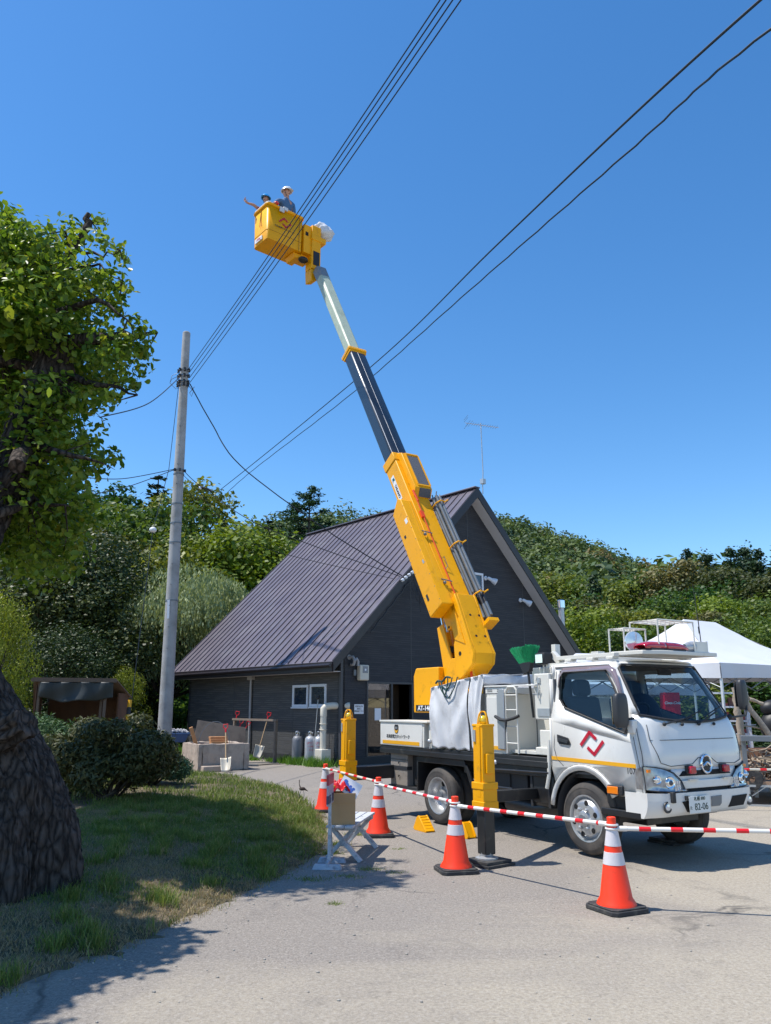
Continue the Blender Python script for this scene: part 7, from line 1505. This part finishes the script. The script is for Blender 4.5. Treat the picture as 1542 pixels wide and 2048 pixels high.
g.build('blue_print', mat('print_blue', (.05, .14, .52), .6, var=.5, vs=40), cd, smooth=0)
ss = thing('sign_stand', 'edge-on white sign stand on flat grey metal feet before the bench', 'sign stand', (-.575, 8.62, 0), R(-4))
g = MB(); g.bar((0, -.02, .05), (0, -.02, .72), .028, .03); g.bar((.0, .22, .05), (.0, .04, .40), .02, .02); g.build('post', M['weath'], ss)
g = MB()
for y0, r in ((-.20, .13), (.16, .14)): g.prism([(-.15, y0, .0), (.15, y0, .0), (.13, y0 + .03, .045), (-.13, y0 + .03, .045)], (0, .07, 0))
g.bar((0, -.16, .05), (0, .2, .05), .03, .03); g.build('foot', mat('grey_foot', (.40, .43, .47), .5, var=.1, vs=15, dirt=(.2, .2, .22), ds=14, dl=(.5, .7)), ss, bev=.006)
g = MB(); g.box((-.008, -.22, .60), (.010, .18, .90)); sbd = g.build('sign_board', mat('board_grey', (.35, .36, .42), .5), ss, bev=.002)
g = MB(); g.box((-.010, -.221, .80), (.012, .18, .9005)); g.build('red_band', mat('board_red', (.35, .03, .05), .5), sbd); g = MB(); g.box((-.0105, -.2212, .62), (.0125, .17, .70)); g.build('dark_band', mat('board_dark', (.05, .06, .12), .5), sbd)
gb = thing('garden_bird', 'small rusty iron bird ornament on wire legs at the lawn edge', 'ornament', (-1.46, 14.3, 0)); gb.scale = (.6, .6, .68); g = MB()
g.sphere((.03, 0, .28), .075, n=12, sc=(1.25, .5, .6)); g.tube([(-.03, 0, .31), (-.06, 0, .40), (-.05, 0, .50), (-.09, 0, .47)], [.02, .01, .014, .004], 6); g.tube([(.1, 0, .27), (.2, 0, .22)], [.03, .004], 6); g.build('body', mat('rust_iron', (.06, .04, .03), .7), gb); g = MB(); g.tube([(0, 0, .26), (-.05, 0, .1), (.0, 0, 0)], .006, 4); g.tube([(.05, 0, .26), (.1, 0, .12), (.03, 0, 0)], .006, 4); g.build('leg', M['metalg'], gb)
# ------------------------------------------------ yard corner by the house
M['stoneb'] = mat('rough_stone', (.46, .37, .30), .9, var=.3, vs=3, bump=1.0, bs=12, dirt=(.22, .18, .15), ds=3, dl=(.42, .7))
tr = thing('stone_trough', 'large rough stone trough at the end of the dwarf pine', 'trough', (-4.44, 21.2, 0), R(30)); tr.scale = (.65, .66, .98); g = MB()
def rough(a, b_, sub=6):
    g.box(a, b_)
for a, b_ in (((-1.0, -1.1, 0), (-.83, 1.1, .66)), ((.83, -1.1, 0), (1.05, 1.1, .66)), ((-.83, -1.1, 0), (.83, -.93, .66)), ((-.83, .93, 0), (.83, 1.1, .66)), ((-.83, -.93, 0), (.83, .93, .1))): g.box(a, b_)
o = g.build('stone_body', M['stoneb'], tr, bev=.02); ms = o.modifiers.new('sd', 'SUBSURF'); ms.subdivision_type = 'SIMPLE'; ms.levels = ms.render_levels = 4; tx = bpy.data.textures.new('rock', 'CLOUDS'); tx.noise_scale = .35; dm = o.modifiers.new('d', 'DISPLACE'); dm.texture = tx; dm.strength = .07; dm.mid_level = .5
g = MB(); g.box((-.9, -1.5, 0), (.2, -1.15, .14)); g.build('kerb_block', M['stoneb'], tr, bev=.02)
pw = thing('plywood_sheet', 'stained plywood sheet leaning behind the stone trough', 'board', (-4.70, 23.2, .45), R(24)); g = MB(); g.prism([(-.78, 0, .0), (.62, .0, -.06), (.72, -.02, .0), (.72, .08, .52), (-.66, .12, .74)], (0, .02, 0)); g.build('sheet', mat('plywood', (.42, .29, .20), .8, var=.15, vs=5, dirt=(.25, .17, .12), ds=3, dl=(.45, .7)), pw)
hp_ = thing('wire_hoop', 'thin wire hoop standing in the stone trough', 'hoop', (-4.55, 21.6, .45)); g = MB(); g.tube([(.42 * math.cos(a), .1 * math.sin(a), .1 + .62 * math.sin(a)) for a in [q * .2244 for q in range(15)]], .008, 5); g.build('hoop', M['metalg'], hp_)
wb = thing('wood_blocks', 'orange wooden blocks lying in the stone trough', 'wood block', (-4.35, 21.25, .62), R(25)); g = MB()
for i in range(3): g.box((-.22, -.1 + .06 * i, .0 + .06 * i), (.22, .14 + .05 * i, .055 + .06 * i))
g.bar((-.5, .1, -.2), (-.75, .0, .42), .09, .05, (0, 1, 0), 0); g.build('blocks', mat('orange_wood', (.50, .24, .10), .7, var=.25, vs=9), wb, bev=.004)
# shovels
GSH = 'shovels with red handles'
M['wood'] = mat('shovel_wood', (.50, .33, .18), .6, var=.15, vs=12); M['blade'] = mat('pale_blade', (.50, .46, .38), .5, .2, var=.12)
def shovel(p, q, lab, face=(0, -1, 0), blade='b', wood=True):
    t = thing('shovel', lab, 'shovel', p, 0, GSH); d = Vector(q) - Vector(p); L = d.length; dn = d.normalized(); x = dn.cross(Vector(face)).normalized(); y = x.cross(dn).normalized()
    g = MB(); g.tube([dn * .34, dn * (L - .12)], .016, 8); g.build('shaft', M['wood'] if wood else M['blade'], t)
    g = MB(); e = dn * (L - .13); g.tube([e, e + dn * .06 + x * .055, e + dn * .13 + x * .055, e + dn * .13 - x * .055, e + dn * .06 - x * .055], .014, 7, closed=True); g.tube([e - dn * .08, e + dn * .01], .02, 8); g.build('handle', M['red'], t)
    g = MB(); g.grid(lambda u, v: dn * (.36 - .36 * v) + x * (u - .5) * (.27 * (1 - .25 * v * v)) + y * (.05 * (1 - (2 * u - 1) ** 2) * -1 + (.05 * v * v)), 10, 8); g.build('blade', M['blade'], t, smooth=60, solid=.004); return t
sx = lambda x, y, z=0: bl(x, y, z)
shovel((-3.90, 20.05, .02), (-4.05, 20.52, 1.12), 'shovel with pinkish red grip leaning on the front of the stone trough')
shovel(sx(-.75, 4.72), sx(-.45, 4.72, 1.40), 'tallest shovel, with pink grip, leftmost at the wall rack', wood=False)
shovel(sx(-.85, 4.35), sx(-.45, 4.45, 1.15), 'shovel with red grip, second from the left at the wall rack', wood=False)
shovel(sx(-.90, 4.30), sx(-.45, 4.02, 1.1), 'shovel slanting right, its blade overlapping the others', wood=False)
shovel(sx(-.85, 2.85, .12), sx(-.5, 2.80, 1.38), 'lone shovel with wooden shaft at the right end of the rack')
rk = thing('tool_rack', 'low wooden rail rack for shovels in front of the house wall', 'rack', bl(-.55, 3.35), BA); g = MB()
for y in (-1.0, 1.35): g.box((-.04, y - .04, 0), (.04, y + .04, 1.18))
g.box((-.05, -1.1, 1.14), (.0, 1.45, 1.20)); g.build('frame', mat('old_wood', (.20, .155, .12), .85, var=.3, vs=7), rk)
hr_ = thing('hose_reel', 'red hose reel lying on the gravel at the foot of the wall', 'hose reel', (-3.88, 22.2, 0)); g = MB(); g.tube([(.16 * math.cos(a) + .01 * math.sin(5 * a), .16 * math.sin(a) * .5, .18 + .16 * math.sin(a) + .004 * k) for k, a in enumerate([q * .5236 for q in range(34)])], .018, 6); g.build('hose', mat('dull_red', (.35, .03, .05), .6), hr_); g = MB(); g.box((-.05, -.2, .0), (.45, -.1, .05)); g.build('block', M['metalg'], hr_)
cable('garden_hose', [(-3.6, 22.0, .02), (-3.1, 22.6, .02), (-2.6, 22.9, .02), (-2.55, 23.3, .4), (-2.5, 23.5, .85)], .014, 'black hose running along the gravel to the gas cylinders')['category'] = 'hose'
# gas cylinders
GG = 'grey gas cylinders by the house wall'
def cylinder(p, lab, dark=False):
    t = thing('gas_cylinder', lab, 'gas cylinder', p, BA * .35, GG); g = MB(); g.lathe([(.11, 0), (.13, .01), (.135, .04), (.15, .06), (.155, .12), (.155, .62), (.145, .68), (.11, .73), (.05, .755), (.03, .76), (.03, .80)], n=28)
    g.build('tank', mat('cylinder_grey', (.42, .44, .48), .4, .2, var=.06, dirt=(.3, .28, .26), ds=5, dl=(.55, .8)) if not dark else mat('cylinder_dark', (.17, .18, .20), .5, .2, var=.15), t, smooth=40)
    g = MB(); g.tube([(0, 0, .79), (0, 0, .86)], .018, 8); g.tube([(-.05, 0, .84), (.07, 0, .84)], .014, 8); g.tube([(0, -.02, .86), (0, .02, .86)], .03, 10); g.tube([(.06 * math.cos(a), .06 * math.sin(a), .775) for a in [q * .5236 for q in range(12)]], .008, 5, closed=True)
    for a in (.5, 2.6, 4.7): g.tube([(.06 * math.cos(a), .06 * math.sin(a), .75), (.07 * math.cos(a), .07 * math.sin(a), .87)], .006, 5)
    g.tube([(.07 * math.cos(a), .07 * math.sin(a), .87) for a in [q * .5236 for q in range(12)]], .008, 5, closed=True); g.build('valve', M['chrome'], t)
    if not dark:
        for s_, z, sz in (('LPガス', .56, .085), ('火気厳禁', .47, .05), ('20-16', .38, .055)):
            o = text(s_, sz, M['red'], t, Matrix.Identity(4), 'cylinder_text', ext=0)
            for v in o.data.vertices: a = v.co.x / .157; yy = v.co.y; v.co = Vector((.1568 * math.sin(a), -.1568 * math.cos(a), z + yy))
    return t
cylinder((-2.12, 22.95, 0), 'grey gas cylinder with red writing, the left of the front pair'); cylinder((-1.86, 22.82, 0), 'grey gas cylinder with red writing, the right of the front pair'); cylinder((-2.50, 23.12, 0), 'dull dark grey gas cylinder left behind the front pair', True)
ub = thing('folded_umbrella', 'folded dark blue umbrella standing between cylinder and flue box', 'umbrella', (-1.66, 22.95, 0)); g = MB(); g.lathe([(.02, .1), (.08, .3), (.09, .6), (.05, .78), (.02, .8)], n=10); g.build('cloth', mat('navy_nylon', (.01, .02, .09), .5), ub); g = MB(); g.tube([(0, 0, 0), (0, 0, .35)], .03, 8); g.build('red_tip', M['red'], ub)
# wheelbarrow
wh = thing('wheelbarrow', 'blue wheelbarrow filled with pale gravel at the house corner', 'wheelbarrow', (-6.55, 25.3, 0), R(10)); g = MB()
g.prism([(-.45, -.32, .75), (.45, -.32, .75), (.30, -.22, .48), (-.30, -.22, .48)], (0, .6, 0)); g.build('tray', mat('barrow_blue', (.02, .07, .20), .5), wh, bev=.01); g = MB(); g.tube([(-.3, -.2, .5), (.5, -.22, .68), (.95, -.25, .80)], .016, 6); g.tube([(-.3, .2, .5), (.5, .22, .68), (.95, .25, .80)], .016, 6); g.tube([(.3, -.2, .5), (.38, -.2, 0)], .014, 6); g.tube([(.3, .2, .5), (.38, .2, 0)], .014, 6); g.build('handle', M['metalg'], wh); g = MB(); g.lathe([(.10, -.03), (.17, -.03), (.18, 0), (.17, .03), (.10, .03)], (-.5, 0, .18), (0, 1, 0), 18); g.build('wheel', M['rubber'], wh)
g = MB()
for i in range(160): x = random.uniform(-.38, .38); y = random.uniform(-.24, .24); g.sphere((x, y, .76 + .12 * (1 - (x / .42) ** 2) * random.uniform(.3, 1)), random.uniform(.02, .045), n=5)
g.build('gravel', mat('pale_gravel', (.48, .47, .48), .9, var=.3, vs=20), wh, smooth=0, fix=False)
# lean-to shed
M['tarp'] = mat('grey_tarp', (.022, .027, .028), .55, var=.4, vs=3); M['rustw'] = mat('rusty_boards', (.115, .055, .03), .85, var=.5, vs=3, bump=.5, bs=14); M['oldw'] = mat('weathered_beam', (.13, .09, .065), .85, var=.25, vs=6)
sh = thing('shed', 'small open wooden shed with a grey tarpaulin behind the shrubs', 'shed', (-7.45, 19.6, -.02), R(4)); sh.scale = (.78, .9, 1.0); g = MB()
for x in (-.95, 1.0): g.box((x, -.9, 0), (x + .07, -.83, 2.15))
g.box((.85, -.75, 0), (.91, -.70, 1.9)); g.bar((-1.15, -.93, 2.19), (1.35, -.93, 2.17), .08, .07); g.bar((-1.05, -.93, 2.19), (-1.55, .6, 1.1), .07, .07); g.build('frame', M['oldw'], sh)
g = MB(); g.prism([(-1.12, -.92, 2.22), (1.33, -.92, 2.20), (1.3, 1.0, 1.8), (-1.5, 1.0, 1.8)], (0, 0, .03)); g.build('roof', M['oldw'], sh)
g = MB(); g.box((-1.3, .9, 0), (1.2, .95, 1.9)); g.prism([(-1.0, -.85, 0), (-1.5, .9, 0), (-1.5, .9, 1.75), (-1.0, -.85, 2.1)], (-.03, 0, 0)); g.box((1.2, -.2, 0), (1.24, .9, 1.9)); g.build('wall', M['rustw'], sh)
g = MB(); dr = lambda u: .30 + .14 * math.sin(3.6 * u + .3) + .30 * max(0, u - .45) - .0 * u
g.grid(lambda u, v: (-.88 + 2.15 * u, -.96 - .05 * math.sin(9 * u + 3 * v) * v - .03 * math.sin(23 * u), 2.14 - dr(u) * v + .02 * math.sin(14 * u) * v), 40, 12); g.build('tarpaulin', M['tarp'], sh, smooth=70, solid=.006)
# ------------------------------------------------ right side: tents, stage, wood
M['tent'] = mat('white_tent_cloth', (.62, .63, .66), .6, var=.05, bump=.5, bs=3); M['tentpole'] = mat('tent_pole', (.62, .63, .65), .4, .3)
def tent(name, lab, p, rz, w, d, he, hp2, val=.28, rd_=.45):
    t = thing(name, lab, 'tent', p, rz, 'white event tents'); g = MB(); a = Vector((-rd_ * w, 0, hp2)); b_ = Vector((rd_ * w, 0, hp2)); C4 = [Vector((-w, -d, he)), Vector((w, -d, he)), Vector((w, d, he)), Vector((-w, d, he))]
    def tri(P, Q, S, U, n=10):
        def fn(u, v): x = P.lerp(Q, u).lerp(S.lerp(U, u), v); x.z -= .09 * math.sin(math.pi * v) * (1 if v < 1 else 0) + .012 * math.sin(18 * v + 9 * u) * math.sin(math.pi * v); return x
        g.grid(fn, n, n)
    tri(C4[0], C4[1], a, b_); tri(C4[2], C4[3], b_, a); tri(C4[1], C4[2], b_, b_); tri(C4[3], C4[0], a, a); g.build('roof_cloth', M['tent'], t, smooth=50)
    g = MB()
    for i in range(4):
        P, Q = C4[i], C4[(i + 1) % 4]; nrm = (Q - P).cross(Vector((0, 0, 1))).normalized()
        g.grid(lambda u, v: P.lerp(Q, u) + nrm * (.012 + .015 * math.sin(u * 31) * v + .01 * math.sin(7 * u)) + Vector((0, 0, -val * v * (1 - .12 * math.sin(math.pi * u)))), 24, 4)
    g.build('valance', M['tent'], t, smooth=60)
    for c in C4: g = MB(); x, y = c.x * .985, c.y * .985; g.box((x - .02, y - .02, 0), (x + .02, y + .02, he)); g.build('tent_leg', M['tentpole'], t)
    g = MB(); 
    for i in range(4):
        P, Q = C4[i] * .985, C4[(i + 1) % 4] * .985
        for k in range(4): p0 = P.lerp(Q, k / 4); p1 = P.lerp(Q, (k + 1) / 4); g.tube([p0 - Vector((0, 0, .08)), p1 - Vector((0, 0, .42))], .009, 5); g.tube([p0 - Vector((0, 0, .42)), p1 - Vector((0, 0, .08))], .009, 5)
    g.tube([Vector((0, 0, he - .25)), Vector((0, 0, hp2 - .02))], .015, 6); g.tube([C4[0] * .98 - Vector((0, 0, .2)), Vector((0, 0, he - .2)), C4[2] * .98 - Vector((0, 0, .2))], .01, 5); g.build('truss', M['metalg'], t); return t
tent('party_tent', 'white peaked party tent behind the cab with long side valance', (6.85, 17.1, 0), R(35), 1.95, 1.6, 2.36, 3.38, rd_=.30)
tent('party_tent', 'second white tent farther back seen through the windscreen', (6.0, 21.5, 0), R(12), 2.0, 1.5, 2.1, 2.95)
ck = thing('cooler_box', 'red drinks cooler with white script seen through the cab windows', 'cooler', (5.66, 16.0, .14), R(-8)); g = MB(); g.box((-.155, -.2, .75), (.155, .2, 1.70)); g.build('body', mat('cooler_red', (.78, .01, .03), .4), ck, bev=.02)
text('Coca-Cola', .070, M['paper'], ck, basis((0, -.205, 1.50), (1, 0, 0), (0, 0, 1)), 'cooler_text', shear=.35, bold=.003); g = MB(); g.box((-.3, -.25, .68), (.3, .25, .75)); g.box((-.28, -.22, 0), (-.24, .22, .68)); g.box((.24, -.22, 0), (.28, .22, .68)); g.build('stand', M['metalg'], ck)
ft = thing('folding_table', 'white topped long table under the far tent', 'table', (6.9, 17.4, 0), R(-10)); g = MB(); g.box((-.9, -.35, .95), (.9, .35, .99)); g.build('tabletop', M['frame'], ft)
for x in (-.8, .8):
    for y in (-.3, .3): g = MB(); g.box((x - .015, y - .015, 0), (x + .015, y + .015, .95)); g.build('leg', M['tentpole'], ft)
g = MB(); g.tube([(-.9, -.38, 1.2), (.9, -.38, 1.2)], .012, 6); g.tube([(-.9, -.38, .9), (-.9, -.38, 1.2)], .012, 6); g.tube([(.1, -.38, .9), (.1, -.38, 1.2)], .012, 6); g.build('rail', M['tentpole'], ft)
sf = thing('display_shelf', 'white framed shelf rack with dark goods behind the cab', 'shelf', (6.35, 14.9, 0), R(-14)); g = MB()
for x in (-.30, .30): g.box((x - .03, -.12, 0), (x + .03, -.07, 1.84)); g.box((x - .02, .1, 0), (x + .02, .14, 1.84))
for z in (.55, .8, 1.07, 1.30, 1.55, 1.80): g.box((-.29, -.12, z), (.29, .14, z + .03))
g.build('shelf_frame', M['frame'], sf); g = MB(); rs_ = random.Random(5)
for z in (.58, .83, 1.10, 1.33, 1.58):
    for i in range(6): x = -.27 + .09 * i; h = rs_.uniform(.05, .17); g.box((x, -.06, z), (x + .07, .06, z + h), mi=i % 3)
g.build('goods', [mat('goods_brown', (.16, .07, .05), .7, var=.4), mat('goods_grey', (.2, .22, .25), .6), mat('goods_red', (.3, .06, .05), .6)], sf)
M['logw'] = mat('driftwood', (.36, .29, .22), .85, var=.2, vs=9, bump=.7, bs=25)
def log(p, q, r, lab):
    t = thing('wooden_post', lab, 'post', p, 0, 'bleached rough wooden posts'); P, Q = Vector((0, 0, 0)), Vector(q) - Vector(p); g = MB(); n = 9; g.tube([P.lerp(Q, i / n) + Vector((random.gauss(0, .012), random.gauss(0, .012), 0)) for i in range(n + 1)], [r * random.uniform(.88, 1.12) for i in range(n + 1)], 10); g.build('timber', M['logw'], t, fix=False); return t
log((6.12, 13.9, .34), (6.05, 13.95, 1.10), .055, 'lower bleached post standing beside the truck headlight'); log((6.16, 14.05, .95), (6.12, 14.0, 1.90), .062, 'upright bleached post with sawn top right of the windscreen'); log((6.18, 14.0, 1.78), (6.95, 14.0, .55), .05, 'bleached pole slanting down to the right picture edge'); log((6.2, 14.1, 1.80), (6.62, 14.15, 1.62), .03, 'short crooked branch fixed at the top of the posts')
tb2 = thing('barrel_cart', 'dark steel stand with a shelf and black wheel behind the bumper', 'stand', (6.05, 13.6, 0), R(-20)); g = MB(); g.box((-.1, -.2, 1.02), (.55, .2, 1.10)); g.box((-.1, -.05, .3), (-.03, .02, 1.02)); g.box((-.08, .12, .1), (-.02, .18, 1.02)); g.build('shelf', M['metalg'], tb2); g = MB(); g.lathe([(.05, -.04), (.16, -.04), (.175, 0), (.16, .04), (.05, .04)], (.0, -.1, .42), (0, 1, 0), 20); g.build('wheel', M['rubber'], tb2)
sg2 = thing('stage', 'low stage of brown boards on a grey steel frame', 'stage', (7.6, 13.9, 0), R(-14)); g = MB(); g.box((-1.75, -.8, .335), (1.8, 1.6, .385)); g.build('deck_board', mat('brown_board', (.36, .23, .15), .75, var=.12, vs=5), sg2)
g = MB()
for x in (-1.72, -.75, .2, 1.2): g.box((x, -.79, 0), (x + .04, -.75, .335)); g.box((x, 1.5, 0), (x + .04, 1.54, .335)); g.bar((x + .04, -.77, .02), (x + .5, -.77, .32), .014, .014); g.bar((x + .95, -.77, .02), (x + .5, -.77, .32), .014, .014)
g.box((-1.75, -.8, .0), (1.8, -.76, .03)); g.box((-1.75, -.81, .30), (1.8, -.78, .334)); g.build('stage_frame', M['galv'], sg2)
g = MB(); rd2 = random.Random(12)
for i in range(260):
    c = Vector((rd2.gauss(0, .42), rd2.gauss(0, .25), abs(rd2.gauss(0, .2)) + .02)); d = Vector((rd2.gauss(0, 1), rd2.gauss(0, 1), rd2.gauss(0, .4))).normalized() * rd2.uniform(.08, .3); m = c + Vector((rd2.gauss(0, .03), rd2.gauss(0, .03), rd2.gauss(0, .03))); g.tube([c - d, m, c + d], [.012, rd2.uniform(.008, .022), .006], 5)
dwo = g.build('driftwood_heap', M['logw'], fix=False); dwo.location = (7.0, 14.1, .42); tag(dwo, 'tangled heap of driftwood branches piled on the stage', 'driftwood', kind='stuff')
dd_ = g = MB(); g.sphere((0, 0, 0), .34, n=18, sc=(1, .7, .9)); g.sphere((.3, .05, .1), .26, n=14); g.sphere((-.05, .0, .32), .2, n=12, sc=(1.3, .8, .8)); o = g.build('black_bag', mat('black_sack', (.012, .012, .014), .5, bump=.6, bs=5), smooth=80); o.location = (7.05, 14.5, 1.22); tag(o, 'black sack resting on the wood behind the slanting pole', 'sack')
g = MB(); g.box((-.6, -.3, .0), (.8, .4, .45)); o = g.build('wood_crate', M['rustw']); o.location = (7.15, 14.5, .40); tag(o, 'dark wooden crate under the black sack', 'crate')
